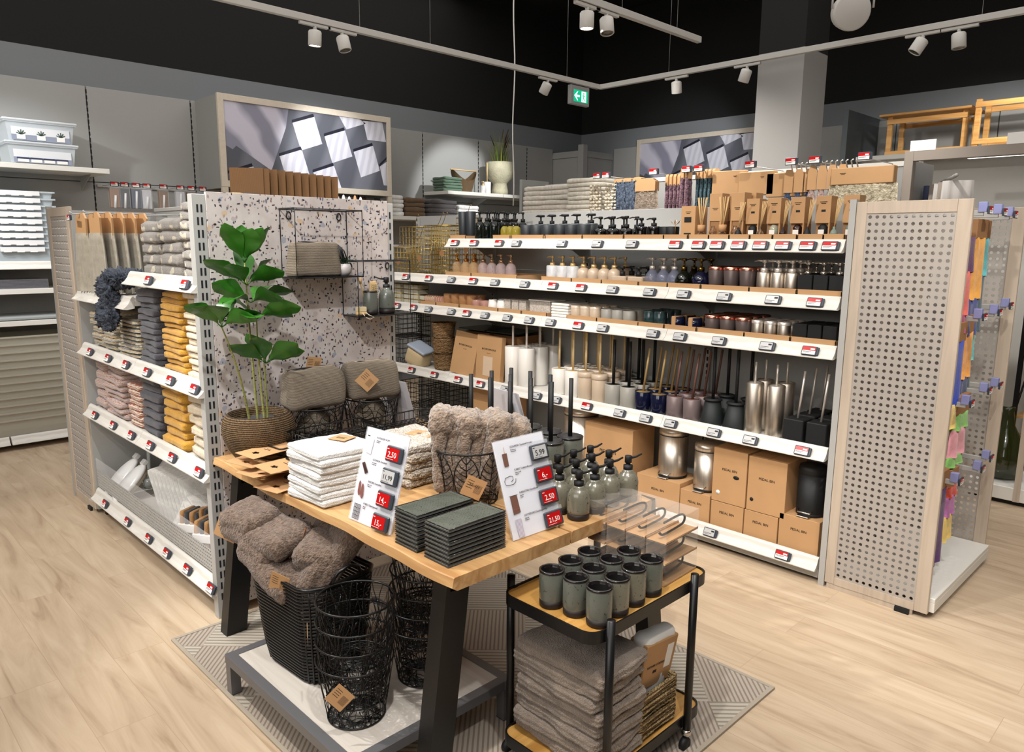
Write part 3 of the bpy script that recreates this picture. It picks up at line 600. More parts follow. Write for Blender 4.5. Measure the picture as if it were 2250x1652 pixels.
grid(Proto(flat_jar()), 'low square beige jar with black pump', 'fourth shelf', [-2.645, -2.53], [F-.03, F+.06], Z, 'low square pump jars')
silver = mat('satin_silver', (.86, .83, .80), .35, .6)
grid(Proto(dispenser('bulb', .043, .105, gls('smoky_blue_glass', (.52, .54, .63), .42), silver, .168, spout=.045, head=.014, neck=.014)), 'smoky blue globe bottle with silver pump', 'fourth shelf', [-2.445, -2.37, -2.3], [F-.02, F+.07], Z, 'blue globe bottles')
agold = mat('aged_gold', (.45, .36, .15), .25, 1)
grid(Proto(dispenser('bulb', .047, .105, gls('bottle_green_glaze', (.035, .05, .035), 1), agold, .168, head=.014, neck=.014)), 'glossy dark green globe bottle', 'fourth shelf', [-2.235], [F-.03, F+.07], Z, 'dark green globe bottles')
grid(Proto(dispenser('bulb', .047, .105, gls('navy_glaze', (.045, .06, .16), 1), agold, .168, head=.014, neck=.014)), 'glossy navy globe bottle with gold pump', 'fourth shelf', [-2.13], [F-.03, F+.07], Z, 'navy globe bottles')
taupe = mat('taupe_metallic', (.40, .35, .34), .35, .4); copper = mat('rose_copper', (.85, .58, .5), .25, 1)
grid(Proto(cup('toothbrush_holder', '', 'cup', 'taper', .043, .13, taupe, copper)), 'taupe toothbrush holder with copper rim', 'fourth shelf', [-2.045, -1.957, -1.868], [F-.02, F+.08], Z, 'copper rimmed holders')
grid(Proto(dispenser('cyl', .035, .112, brushed, silver, .17, spout=.055, head=.013, neck=.016)), 'brushed steel pump bottle', 'fourth shelf', [-1.775, -1.703, -1.632], [F-.03, F+.055, F+.14], Z, 'steel pump bottles')
grid(Proto(dispenser('square', .034, .105, black_matte, chrome, .165, spout=.05, head=.013, neck=.015)), 'black square pump bottle with chrome pump', 'fourth shelf', [-1.553, -1.48, -1.407], [F-.03, F+.055], Z, 'black square pump bottles')
# ---- third shelf
Z = 1.134
t = thing('glass_box', '', 'box'); MB().box((-.09, -.05, .001), (.09, .05, .034)).build('panes', gls('capiz_panes', (.86, .84, .76), .75), t); b = MB()
for x in (-.09, -.03, .03, .09):
    for z in (.001, .034): b.tube([(x, -.05, z), (x, .05, z)], .0018, 4)
    for y in (-.05, .05): b.tube([(x, y, .0), (x, y, .035)], .0018, 4)
for y in (-.05, .05):
    for z in (.001, .034): b.tube([(-.09, y, z), (.09, y, z)], .0018, 4)
b.build('brass_frame', brass, t); p = Proto(t)
for i, (x, n_) in enumerate(((-4.86, 4), (-4.64, 4), (-4.44, 2))):
    for k in range(n_): p.put((x, F, Z+k*.037), f"brass framed shell box, {tb(k, n_)} of the {('left', 'middle', 'right')[i]} pile on the third shelf", 'brass framed shell boxes')
pk = gls('pink_ribbed_glass', (.88, .68, .58), .45)
t = MB().lathe([(0, 0), (.036, .002), (.038, .008), (.03, .010), (0, .006)], 20).build('soap_dish', pk); tag(t, '', 'dish'); p = Proto(t)
for k in range(8): p.put((-4.45+k*.026, F-.03, Z+.042), f"pink ribbed glass dish stood on edge, {lr(k, 8)} of eight, third shelf", 'pink glass dishes', rot=(0, PI/2-.35, 0))
grid(Proto(cup('tumbler', '', 'glass', 'cyl', .037, .10, gls('amber_tumbler_glass', (.84, .62, .42), .38))), 'amber glass tumbler', 'third shelf', [-4.225, -4.14, -4.055, -3.97], [F-.02, F+.07], Z, 'amber tumblers')
grid(Proto(cup('tumbler', '', 'glass', 'cyl', .037, .075, gls('pink_tumbler_glass', (.85, .64, .58), .4))), 'pink glass tumbler', 'third shelf', [-3.90, -3.815], [F-.03], Z, 'pink tumblers')
wc = ceram('white_glaze', (.9, .88, .85), .3)
t = thing('cup', '', 'cup'); MB().lathe([(.042, 0), (.036, .045), (.030, .085), (.027, .085), (.030, .04), (0, .01)], 22).build('cup', wc, t); grid(Proto(t), 'white flared cup', 'third shelf', [-3.735, -3.648], [F-.03, F+.06], Z, 'white flared cups')
spk = mat('speckled_resin', (.80, .77, .73), .5, c2=(.66, .61, .56), vscale=120)
p = Proto(tag(MB().box((-.03, -.045, 0), (.03, .045, .095), c=.002).build('storage_box', spk), '', 'box'))
for k, x in enumerate((-3.585, -3.51, -3.44)): p.put((x, F, Z), f"slim speckled cream box, {lr(k, 3)} of three, third shelf", 'slim speckled boxes')
t = thing('tissue_box', 'large speckled grey box with white lid edge on the third shelf', 'box', (-3.285, F+.03, Z)); MB().box((-.095, -.07, 0), (.085, .07, .10), 0, c=.003).build('box', spk, t); MB().box((-.1, -.075, .1), (.09, .075, .108), 0, c=.002).build('lid', wc, t)
p = Proto(tag(MB().box((-.07, -.1, 0), (.07, .1, .016), c=.004).build('soap_dish', wc), '', 'dish'))
for k in range(6): p.put((-3.095+.003*(k % 2), F+.03, 1.132+k*.0175), f"white soap dish, {tb(k, 6)} of the pile of six, third shelf", 'pile of white soap dishes', rz=.02*(k % 3))
grid(Proto(cup('cup', '', 'cup', 'cyl', .036, .094, beige, ceram('beige_rim', (.80, .73, .65)))), 'beige cup with raised rim', 'third shelf', [-2.985, -2.91, -2.835], [F-.03, F+.05, F+.13], Z, 'beige cups')
gy = ceram('grey_glaze', (.60, .585, .55), .45)
grid(Proto(cup('cup', '', 'cup', 'cyl', .038, .088, gy)), 'plain grey cup', 'third shelf', [-2.745, -2.665, -2.583], [F-.03, F+.055, F+.14], Z, 'grey cups')
grid(Proto(cup('cup', '', 'cup', 'cyl', .034, .1, mat('teal_reactive_glaze', (.10, .17, .19), .15, c2=(.22, .30, .30), vscale=40, coat=.5))), 'dark teal glazed cup', 'third shelf', [-2.445, -2.375], [F-.03, F+.045, F+.12], Z, 'teal cups')
nv = gls('navy_gloss', (.05, .07, .17), 1)
t = thing('cup', '', 'cup'); MB().lathe([(.036, 0), (.042, .01), (.043, .05), (.038, .08), (.034, .08), (.03, .02), (0, .015)], 22).build('cup', nv, t); MB().box((-.013, -.0445, .0), (.013, .0445, .083), 0, c=.004).build('kraft_band', kraft, t)
grid(Proto(t), 'navy cup wrapped in a kraft band', 'third shelf', [-2.26, -2.155], [F-.03, F+.08], Z, 'banded navy cups')
grid(Proto(cup('cup', '', 'cup', 'taper', .044, .105, taupe, copper)), 'taupe cup with copper rim', 'third shelf', [-2.045, -1.957, -1.868], [F-.03, F+.065, F+.16], Z, 'copper rimmed cups')
grid(Proto(cup('cup', '', 'cup', 'cyl', .032, .098, brushed, silver)), 'brushed steel cup', 'third shelf', [-1.79, -1.722, -1.653], [F-.03, F+.045, F+.12], Z, 'steel cups')
grid(Proto(cup('cup', '', 'cup', 'square', .033, .098, black_matte)), 'black square cup', 'third shelf', [-1.56, -1.49, -1.418], [F-.03, F+.045, F+.12], Z, 'black square cups')
# ---- second shelf: brushes, boxes, baskets
Z = .652
whm = mat('white_handle', (.86, .83, .8), .35); bam = mat('bamboo_handle', (.80, .69, .50), .5); bamd = bam
grid(Proto(brush('cyl', .055, .262, wc, whm, .40)), 'tall white toilet brush', 'second shelf', [-3.56, -3.43], [F-.01, F+.12, F+.25], Z, 'tall white toilet brushes')
grid(Proto(brush('cyl', .05, .165, wc, bam, .405)), 'white toilet brush with bamboo handle', 'second shelf', [-3.135, -3.02], [F-.01, F+.11, F+.23], Z, 'white brushes with bamboo handles')
grid(Proto(brush('collar', .048, .17, beige, bam, .408)), 'beige toilet brush with bamboo handle', 'second shelf', [-2.915, -2.805], [F-.01, F+.11, F+.23], Z, 'beige brushes with bamboo handles')
grid(Proto(brush('cyl', .052, .125, gy, black_matte, .39, hr=.0095)), 'grey toilet brush with black handle', 'second shelf', [-2.70, -2.585], [F-.01, F+.12, F+.24], Z, 'grey brushes with black handles')
grid(Proto(brush('taper', .05, .115, nv, dull_brass, .365, tilt=.035)), 'navy toilet brush with brass handle', 'second shelf', [-2.475, -2.365], [F-.02, F+.10, F+.22], Z, 'navy brushes with brass handles')
grid(Proto(brush('cyl', .048, .12, mat('mauve_metal', (.52, .46, .46), .35, .4), dull_copper, .37, tilt=.03)), 'mauve toilet brush with copper handle', 'second shelf', [-2.258, -2.15], [F-.02, F+.10, F+.22], Z, 'mauve brushes with copper handles')
grid(Proto(brush('cone', .062, .14, mat('dark_green_black', (.10, .12, .12), .6), black_matte, .42, hr=.009)), 'dark cone shaped toilet brush', 'second shelf', [-2.03, -1.895], [F-.01, F+.14], Z, 'dark cone toilet brushes')
grid(Proto(brush('cyl', .043, .262, brushed, silver, .365, hr=.006)), 'tall steel toilet brush', 'second shelf', [-1.79, -1.675], [F-.02, F+.09], Z, 'tall steel toilet brushes')
grid(Proto(brush('square', .05, .115, black_matte, silver, .35, hr=.006, tilt=.02)), 'black square toilet brush with steel handle', 'second shelf', [-1.555, -1.44], [F-.02, F+.11, F+.24], Z, 'black square toilet brushes')
def scale_box(x, lbl, tiltx, ry, sticker):
    t = thing('boxed_bathroom_scale', lbl, 'box', (x, F-.03, Z+.002)); t.rotation_euler = (tiltx, ry, 0)
    MB().box((-.125, -.02, 0), (.125, .02, .31), c=.001).build('carton', kraft, t); text('BATHROOM SCALE', .0165, ink, t, (0, -.0205, .215), (PI/2, 0, 0), bold=.0004); text('Max. 180 kg', .007, ink, t, (0, -.0205, .19), (PI/2, 0, 0))
    if sticker: MB().box((-.05, -.0212, .03), (.045, -.0204, .165)).build('blank_sticker', mat('beige_sticker', (.80, .70, .6), .6), t)
    return t
scale_box(-4.06, 'kraft bathroom scale box leaning against its neighbour, next to the woven baskets', -.16, .08, False)
scale_box(-3.775, 'kraft bathroom scale box with a pale sticker, beside the tall white brushes', -.06, .02, True)
sg = mat('dark_green_glass_plate', (.09, .13, .12), .12)
for k, x in enumerate((-4.02, -3.72)):
    t = thing('bathroom_scale', f"dark glass bathroom scale on top of {'the left' if k == 0 else 'the right'} stored scale boxes", 'bathroom scale', (x, F+.16, Z+.318)); MB().box((-.14, -.14, .012), (.14, .14, .02), 0, c=.002).build('glass_plate', sg, t); MB().box((-.1, -.08, 0), (.1, .08, .012)).build('body', black_matte, t)
    for q in range(4): tag(MB().box((-.125, -.11, 0), (.125, .13, .076), c=.001).build('boxed_bathroom_scale', kraft_d, loc=(x, F+.19, Z+.002+.078*q)), f"flat kraft scale box, {tb(q, 4)} of the {'left' if k == 0 else 'right'} pile behind the upright boxes", 'box', 'piled scale boxes')
seagr = mat_wave('seagrass_weave', (.68, .54, .37), (.34, .24, .14), 30, 'Z', 5, .85, .8, 3, dsc=3)
for k, (z, r) in enumerate(((0, .085), (.12, .09), (.235, .092))):
    t = thing('woven_basket', f"round woven seagrass basket, {tb(k, 3)} of the nested three on the second shelf", 'basket', (-4.335, F+.02, Z+z), group='nested seagrass baskets')
    MB().lathe([(r*.78, .0), (r*.84, .02), (r, .118), (r+.006, .125), (r-.003, .122), (r*.8, .02), (0, .012)], 28).build('weave', seagr, t)
t = thing('storage_bin', 'cream plastic bin with grey lid lying tilted on the second shelf', 'bin', (-4.59, F-.02, Z+.075)); t.rotation_euler = (.1, .42, .25)
MB().soft((-.085, -.075, -.07), (.085, .075, .075), .03, 1, 0, n=(8, 8, 6)).build('body', mat('cream_plastic', (.82, .74, .59), .5), t); MB().soft((-.09, -.08, .068), (.09, .08, .09), .01, 2, 0, n=(8, 8, 3)).build('lid', mat('grey_lid', (.62, .66, .72), .45), t)
# ---- base shelf: bins and boxes
Z = .108
def pedal(name, x, y, z, r, h, m, lbl):
    t = thing('pedal_bin', lbl, 'pedal bin', (x, y, z)); MB().lathe([(r*.97, 0), (r, .01), (r, h-.045)], 28).build('body', m, t)
    MB().lathe([(r*.95, -.004), (r*1.01, 0), (r*1.01, .012)], 28).build('base_ring', black_matte, t)
    MB().lathe([(r*1.015, h-.042), (r*1.015, h-.02), (r*.95, h-.004), (r*.4, h), (0, h)], 28, mi=0).build('lid', m if m == black_matte else brushed, t)
    MB().lathe([(r*1.005, h-.046), (r*1.02, h-.042)], 28).build('lid_seam', black_matte, t)
    MB().box((-.03, -r-.028, .0), (.03, -r+.01, .006), 0, c=.002).tube([(-.035, -r+.005, .03), (-.03, -r-.015, .022), (.03, -r-.015, .022), (.035, -r+.005, .03)], .004, 6).build('pedal', chrome, t); return t
def kb(x0, x1, z0, z1, lbl, ts=.018, y=3.445, d=.22, g='kraft pedal bin boxes'):
    o = kbox('boxed_pedal_bin', lbl, 'box', x1-x0, d, z1-z0, 'PEDAL BIN', ts, bold_=True); o['group'] = g; o.location = ((x0+x1)/2, y+d/2, z0); return o
kb(-2.46, -2.17, Z, .292, 'kraft pedal bin box under the larger steel bin'); kb(-2.165, -1.98, Z, .268, 'kraft pedal bin box under the smaller steel bin')
o = kb(-1.972, -1.778, .255, .546, 'kraft pedal bin box with a pale dot, left of the upper pair'); MB().lathe([(.012, 0), (.012, .001)], 14, M=Matrix.Translation((-.06, -.1105, .05)) @ Matrix.Rotation(PI/2, 4, 'X')).build('dot_sticker', tag_wht, o); MB().lathe([(.017, 0), (.017, .001)], 14, sy=.6, M=Matrix.Translation((.04, -.1105, .15)) @ Matrix.Rotation(PI/2, 4, 'X')).build('grip_hole', black_matte, o)
o = kb(-1.77, -1.565, .255, .54, 'kraft pedal bin box with a dark dot, right of the upper pair'); MB().lathe([(.010, 0), (.010, .001)], 14, M=Matrix.Translation((-.075, -.1105, .06)) @ Matrix.Rotation(PI/2, 4, 'X')).build('dot_sticker', black_matte, o)
kb(-1.972, -1.783, Z, .252, 'lower kraft pedal bin box beneath the box with the pale dot'); kb(-1.777, -1.595, Z, .252, 'lower kraft pedal bin box beneath the box with the dark dot')
kb(-1.588, -1.385, Z, .285, 'kraft pedal bin box under the black bin', .017)
kb(-2.86, -2.5, Z, .53, 'largest kraft pedal bin box standing behind the table bottles', .026); kb(-3.90, -3.58, Z, .60, 'kraft pedal bin box at the far end of the base shelf', .022)
pedal('', -2.29, 3.55, .296, .082, .285, brushed, 'larger brushed steel pedal bin standing on a kraft box'); pedal('', -2.06, 3.54, .272, .073, .265, brushed, 'smaller brushed steel pedal bin standing on a kraft box')
pedal('', -1.475, 3.54, .289, .068, .25, black_matte, 'small black pedal bin on the rightmost kraft box'); pedal('', -2.98, 3.55, .112, .11, .47, brushed, 'tall steel bin with dark lid left of the largest kraft box')
# black wire baskets and boxes in the dark far bays
bw = mat('black_wire', (.035, .035, .04), .35)
def wire_crate(lbl, loc, sx, sy, sz, m, nx, ny, nz, name='wire_basket', r=.0022, handle=False, rz=0):
    t = thing(name, lbl, 'basket', loc, rz); b = MB()
    for k in range(nz+1):
        z = sz*k/nz; b.tube([(-sx/2, -sy/2, z), (sx/2, -sy/2, z), (sx/2, sy/2, z), (-sx/2, sy/2, z)], r*(1.5 if k == nz else 1), 4, True)
    for k in range(nx+1):
        x = -sx/2+sx*k/nx; b.tube([(x, -sy/2, sz), (x, -sy/2, 0), (x, sy/2, 0), (x, sy/2, sz)], r, 4)
    for k in range(1, ny):
        y = -sy/2+sy*k/ny; b.tube([(-sx/2, y, sz), (-sx/2, y, 0), (sx/2, y, 0), (sx/2, y, sz)], r, 4)
    b.build('wire_cage', m, t)
    if handle: MB().tube([(-.05, 0, sz), (-.02, 0, sz+.035), (0, 0, sz+.075), (.018, 0, sz+.1), (.03, 0, sz+.085)], r, 5).build('hanging_hook', m, t)
    return t
for k, (x, z) in enumerate(((-4.9, .655), (-4.9, .855), (-4.68, .112), (-4.35, .112), (-4.68, .32), (-4.35, .32), (-4.02, .112))):
    wire_crate(f"black wire basket {'on the second shelf' if k < 2 else 'on the base shelf'} in the dark far bays, {('lower one', 'upper one', 'bottom left', 'bottom middle', 'upper left', 'upper middle', 'bottom right')[k]}", (x, 3.62, z), .27 if k > 1 else .24, .28, .19, bw, 8, 6, 5)
for k, (x, y, z, sx, sz) in enumerate(((-4.86, 3.55, 1.36, .30, .2), (-4.55, 3.52, 1.36, .27, .27), (-4.55, 3.70, 1.36, .27, .37), (-4.86, 3.70, 1.36, .3, .36), (-4.32, 3.55, 1.36, .16, .36), (-4.25, 3.72, 1.36, .16, .42))):
    t = wire_crate(f"brass wire bathroom basket, {('front left', 'front centre', 'rear centre', 'rear left', 'front right tall', 'rear right tall')[k]} of the group on the fourth shelf", (x, y, z), sx, .12, sz, brass, 7, 4, max(4, int(sz/.035)), r=.0022, handle=True)
    MB().box((-.022, -.0625, sz*.45-.022), (.022, -.0612, sz*.45+.022), M=Matrix.Translation((.03, 0, sz*.45)) @ Matrix.Rotation(PI/4, 4, 'Y') @ Matrix.Translation((0, 0, -sz*.45))).build('kraft_tag', kraft_d, t)
# ================================================================== folded textiles
def towel_set(name, cat, w_, d, h, m, seed, n=(12, 8, 5), amp=.004, groove=.002, ng=2, r=None, k=3, fine=0):
    out = []
    for q in range(k):
        b = MB().soft((-w_/2, -d/2, 0), (w_/2, d/2, h), r or h*.40, seed+q, amp, 9, n, groove=groove, ng=ng, fine=fine)
        out.append(Proto(tag(b.build(name, m), '', cat)))
    return out
def stack(name, desc, where, cat, xc, yc, z, n, w_, d, h, m, seed, group, jit=.010, rz=0, amp=.0075, groove=.002, ng=2, pack=.90, res=(12, 8, 5), fine=0):
    ps = towel_set(name, cat, w_, d, h, m, seed, res, amp, groove, ng, fine=fine); rr = random.Random(seed); zz = z
    for i in range(n):
        ps[i % 3].put((xc+rr.uniform(-jit, jit), yc+rr.uniform(-jit, jit), zz), f"{desc}, {tb(i, n)} of {where}", group, rz=rz+rr.uniform(-.06, .06)+(PI if (i//3) % 2 else 0)); zz += h*pack
    return zz
def dots(m, c, sc=9, thr=.62):
    N_, L, b = nodes(m); tc = N_.new('ShaderNodeTexCoord'); v = N_.new('ShaderNodeTexNoise'); v.inputs['Scale'].default_value = sc; v.inputs['Detail'].default_value = 0; L.new(tc.outputs['Object'], v.inputs[0])
    base = b.inputs['Base Color'].links[0].from_socket if b.inputs['Base Color'].links else None
    r = ramp(N_, [(thr, (0, 0, 0)), (thr+.03, (1, 1, 1))]); L.new(v.outputs['Fac'], r.inputs[0]); mx = N_.new('ShaderNodeMix'); mx.data_type = 'RGBA'; L.new(r.outputs[0], mx.inputs[0])
    if base: L.new(base, mx.inputs[6])
    else: mx.inputs[6].default_value = b.inputs['Base Color'].default_value
    mx.inputs[7].default_value = (*lin(c), 1); L.new(mx.outputs[2], b.inputs['Base Color']); return m
t_grey = dots(mat_terry('grey_patterned_terry', (.53, .505, .475)), (.74, .70, .62), 24, .66); t_slate = mat_terry('slate_terry', (.30, .295, .32)); t_must = mat_terry('mustard_terry', (.80, .60, .21)); t_cream = mat_terry('cream_terry', (.82, .76, .66))
s_yel = mat_terry('yellow_striped_weave', (.7, .65, .5), stripes=[(0, (.42, .41, .40)), (.15, (.74, .68, .56)), (.3, (.47, .53, .57)), (.45, (.80, .76, .66)), (.62, (.72, .57, .33)), (.78, (.74, .70, .62)), (.9, (.5, .48, .44))])
s_pnk = mat_terry('pink_striped_weave', (.7, .6, .5), stripes=[(0, (.74, .64, .58)), (.2, (.58, .53, .58)), (.35, (.78, .69, .62)), (.5, (.62, .38, .28)), (.6, (.76, .67, .62)), (.75, (.55, .50, .55)), (.88, (.8, .72, .66))])
s_org = mat_terry('rust_striped_weave', (.7, .6, .5), stripes=[(0, (.84, .77, .70)), (.35, (.66, .38, .26)), (.62, (.84, .78, .72)), (.8, (.6, .34, .24))])
G1 = 'small folded towels on the third shelf'; G2 = 'folded towels on the second shelf'
stack('folded_towel', 'grey dotted towel', 'the left pile on the highest shelf', 'towel', -3.62, 1.36, 1.44, 5, .21, .26, .053, t_grey, 11, 'grey dotted towels', .01, groove=.004)
stack('folded_towel', 'grey dotted towel', 'the middle pile on the highest shelf', 'towel', -3.385, 1.36, 1.44, 5, .235, .26, .055, t_grey, 14, 'grey dotted towels', .01, groove=.004)
stack('folded_towel', 'grey dotted towel', 'the tall pile beside the terrazzo panel', 'towel', -3.13, 1.36, 1.44, 8, .24, .26, .044, t_grey, 17, 'grey dotted towels', .008, groove=.003)
for nm, xc, n, w_, m, zt, sd in (('the leftmost pile', -4.54, 5, .17, s_yel, .043, 21), ('the second pile', -4.35, 6, .18, s_yel, .036, 24), ('the widest pile', -4.03, 9, .26, s_yel, .0235, 27)):
    stack('folded_towel', 'yellow striped guest towel', nm+', third shelf', 'towel', xc, 1.36, 1.015, n, w_, .26, zt, m, sd, 'yellow striped guest towels')
stack('folded_towel', 'slate grey towel', 'the pile on the third shelf', 'towel', -3.72, 1.37, 1.015, 12, .22, .28, .0325, t_slate, 31, 'slate towels on the third shelf')
stack('folded_towel', 'mustard yellow towel', 'the pile on the third shelf', 'towel', -3.43, 1.37, 1.015, 13, .235, .28, .0305, t_must, 34, 'mustard towels on the third shelf')
stack('folded_towel', 'cream towel', 'the pile on the third shelf', 'towel', -3.14, 1.37, 1.015, 13, .235, .28, .0315, t_cream, 37, 'cream towels on the third shelf')
stack('folded_towel', 'pink striped fringed towel', 'the leftmost pile, second shelf', 'towel', -4.57, 1.36, .658, 5, .17, .26, .06, s_pnk, 41, 'pink striped towels')
stack('folded_towel', 'pink striped fringed towel', 'the wide pile, second shelf', 'towel', -4.29, 1.35, .658, 10, .28, .26, .0335, s_pnk, 44, 'pink striped towels')
stack('folded_towel', 'rust and white striped towel', 'its pile on the second shelf', 'towel', -4.0, 1.36, .658, 8, .17, .26, .03, s_org, 47, 'rust striped towels')
stack('folded_towel', 'large slate grey towel', 'the pile on the second shelf', 'towel', -3.75, 1.37, .658, 7, .23, .30, .047, t_slate, 51, 'slate towels on the second shelf', groove=.004)
stack('folded_towel', 'large mustard yellow towel', 'the pile on the second shelf', 'towel', -3.47, 1.37, .658, 7, .25, .30, .048, t_must, 54, 'mustard towels on the second shelf', groove=.004)
stack('folded_towel', 'large cream towel', 'the pile on the second shelf', 'towel', -3.16, 1.37, .658, 6, .25, .30, .053, t_cream, 57, 'cream towels on the second shelf', groove=.004)
# hanging towels with kraft header, on two hooks
def cloth_sheet(b, pts_top, w0, w1, z0, z1, y, th, mi=0, waves=3, amp=.01, seed=0, nx=14, nz=8, shag=0):
    vs = []; fs = []
    for s_ in (-1, 1):
        for k in range(nz+1):
            f = k/nz; w_ = w0+(w1-w0)*f; z = z0+(z1-z0)*f
            for i in range(nx+1):
                u = i/nx*2-1; a = amp*(.3+.7*f)*math.sin(u*PI*waves+seed)+.4*amp*noise.noise(Vector((u*2+seed, f*2, 0)))
                e = 1-abs(u)**6
                sh = shag*noise.noise(Vector((u*9+seed*3, f*14, s_*2)))
                vs.append((pts_top+u*w_/2, y+a+s_*(th/2*e+sh*e), z+(.012*noise.noise(Vector((u*3, seed, 1))) if k == nz else 0)))
    n1 = (nx+1)*(nz+1)
    for s_ in (0, 1):
        o = s_*n1
        for k in range(nz):
            for i in range(nx):
                f = (o+k*(nx+1)+i, o+k*(nx+1)+i+1, o+(k+1)*(nx+1)+i+1, o+(k+1)*(nx+1)+i); fs.append(f if s_ else f[::-1])
    for k in range(nz):
        for i in (0, nx): a = k*(nx+1)+i; fs.append((a, a+nx+1, a+nx+1+n1, a+n1))
    for i in range(nx):
        for k in (0, nz): a = k*(nx+1)+i; fs.append((a, a+1, a+1+n1, a+n1))
    b.add(vs, fs, mi, True)
def hung(name, lbl, cat, hw, hh, cw0, cw1, ch, m, seed, th=.02, hm=None, waves=3, amp=.008, shag=0, nx=14, nz=8, hth=0):
    t = thing(name, lbl, cat)
    MB().prism([(-hw/2, 0), (-hw/2, hh*.75), (-hw*.3, hh), (hw*.3, hh), (hw/2, hh*.75), (hw/2, 0)], hth or th+.006, 0, Matrix.Translation((0, (hth or th+.006)/2, 0)) @ Matrix.Rotation(PI/2, 4, 'X')).build('kraft_header', hm or kraft, t)
    b = MB(); cloth_sheet(b, 0, cw0, cw1, .01, -ch, 0, th, 0, waves, amp, seed, nx, nz, shag); b.build('cloth', m, t); return t
t_sand = mat_terry('sand_cotton', (.60, .57, .51), bump=.3)
b = MB()
for x in (-4.52, -4.28):
    b = MB().tube([(0, .5, 0), (0, 0, 0), (0, -.012, .012)], .0035, 6); o = b.build('product_hook', metal_grey, loc=(x, 1.16, 1.735)); tag(o, f"{'left' if x < -4.4 else 'right'} metal display hook carrying grey hand towels", 'hook', 'hooks of the towel shelving')
    if x < -4.4: price_tag('r', o, (0, -.016, -.02), 0, .7)
for hx, hn in ((-4.52, 'left'), (-4.28, 'right')):
    p = Proto(hung('hanging_hand_towel', '', 'towel', .125, .115, .13, .19, .30, t_sand, 3, .022, hth=.009, amp=.012, waves=4))
    for k in range(5): p.put((hx+.004*k, 1.20+k*.055, 1.625), f"sand hand towel with kraft header, {lr(k, 5).replace('leftmost', 'frontmost').replace('rightmost', 'rearmost').replace('from left', 'from front')} on the {hn} hook", 'hanging sand hand towels', rz=.12)
shag = mat('slate_shag', (.25, .27, .31), .95, 0, 1, 90, .3, 60)
b = MB().soft((-.10, -.05, .02), (.11, .10, .08), .03, 5, .03, 18, (40, 30, 14), fine=.03).soft((-.10, -.07, -.20), (.05, -.03, .06), .018, 6, .03, 20, (30, 12, 40), fine=.03)
o = b.build('shaggy_bath_mat', shag, loc=(-4.0, 1.2, 1.365)); tag(o, 'slate blue shaggy bath mat slumped over the short shelf edge', 'bath mat')
# lowest shelf of white bath goods
wp = mat('glossy_white', (.93, .93, .93), .2, coat=.4)
for k, (x, y) in enumerate(((-4.60, 1.46), (-4.54, 1.44), (-4.48, 1.57), (-4.42, 1.58))):
    o = MB().cyl((0, 0, 0), (-.10, .05, .34 if k < 2 else .40), .011, 8).lathe([(.03, 0), (.034, .02), (.02, .05)], 12).build('toilet_brush', mat('milky_clear', (.85, .87, .87), .2, alpha=.7), loc=(x, y, .155)); tag(o, f"translucent white brush with long handle, {('front left', 'front right', 'rear left', 'rear right')[k]} in the lowest towel shelf", 'brush', 'translucent brushes')
def lid_(lbl):
    t = thing('oval_dish', lbl, 'dish'); prof = MB().lathe([(0, .028), (.07, .026), (.092, .016), (.096, .004), (.09, 0)], 26, sx=.72, sy=1.35); prof.build('oval_shell', wp, t)
    MB().box((-.018, .115, .004), (.018, .15, .03), 0, c=.003).build('hinge', wp, t); MB().lathe([(.088, -.02), (.09, -.002)], 22, sx=.70, sy=1.3).build('bowl', mat('ivory_plastic', (.82, .76, .66), .4), t); return t
p = Proto(lid_('')) 
for k, (x, y, z) in enumerate(((-4.57, 1.31, .24), (-4.41, 1.30, .24), (-4.30, 1.49, .34), (-4.14, 1.50, .34))): p.put((x, y, z), f"glossy white oval dish with hinge, {('front left', 'front right', 'rear left', 'rear right')[k]} of four in the lowest shelf", 'white oval dishes', rot=(.75, 0, .1))
wt = mat_terry('white_cotton', (.90, .895, .88), bump=.4)
p = towel_set('flat_white_cloth', 'cloth', .30, .2, .022, wt, 61, n=(10, 8, 4))
for k in range(9): p[k % 3].put((-4.02+.036*k, 1.40+.008*k, .27), f"white quilted cloth standing on edge, {lr(k, 9)} of nine in the lowest shelf", 'white cloths on edge', rot=(.5, 1.25, .35))
for k in range(6): p[k % 3].put((-3.68+.02*k, 1.40+.015*k, .18+.02*k), f"white packed cloth lying flat, {tb(k, 6)} of the loose heap in the lowest shelf", 'loose white cloths', rot=(.35, .12*(k % 3-1), .6+.2*k))
dot = mat('dotted_clear_mat', (.8, .82, .82), .25, alpha=.75)
b = MB().soft((-.2, -.13, 0), (.2, .13, .014), .006, 3, .004, 7, (14, 10, 3))
for i in range(9):
    for j in range(5): b.lathe([(.010, .012), (.008, .019), (0, .021)], 8, c=(-.17+i*.042, -.1+j*.05, 0))
o = b.build('bubble_bath_mat', dot, loc=(-3.62, 1.5, .27)); o.rotation_euler = (.9, .1, .35); tag(o, 'translucent white bath mat with round bubbles leaning behind the cloths', 'bath mat')
br1 = mat_terry('tan_plush', (.66, .49, .30)); br2 = mat_terry('dark_grey_plush', (.2, .21, .23))
for k in range(4):
    t = thing('cloth_bundle', f"tan and dark cloth bundle in white band, {lr(k, 4)} of four", 'cloth bundle', (-3.44+.085*k, 1.29+.055*(k % 2), .20+.02*(k % 2)), .5, 'banded cloth bundles')
    for q, m in enumerate((br1, br2, br1, br2)): MB().soft((-.06+q*.028, -.05, 0), (-.034+q*.028, .05, .15), .012, q+k*4, .004, 12, (4, 8, 8)).build('folded_cloth', m, t)
    MB().box((-.064, -.056, .05), (.054, .056, .09), 0, c=.003).build('paper_band', tag_wht, t)
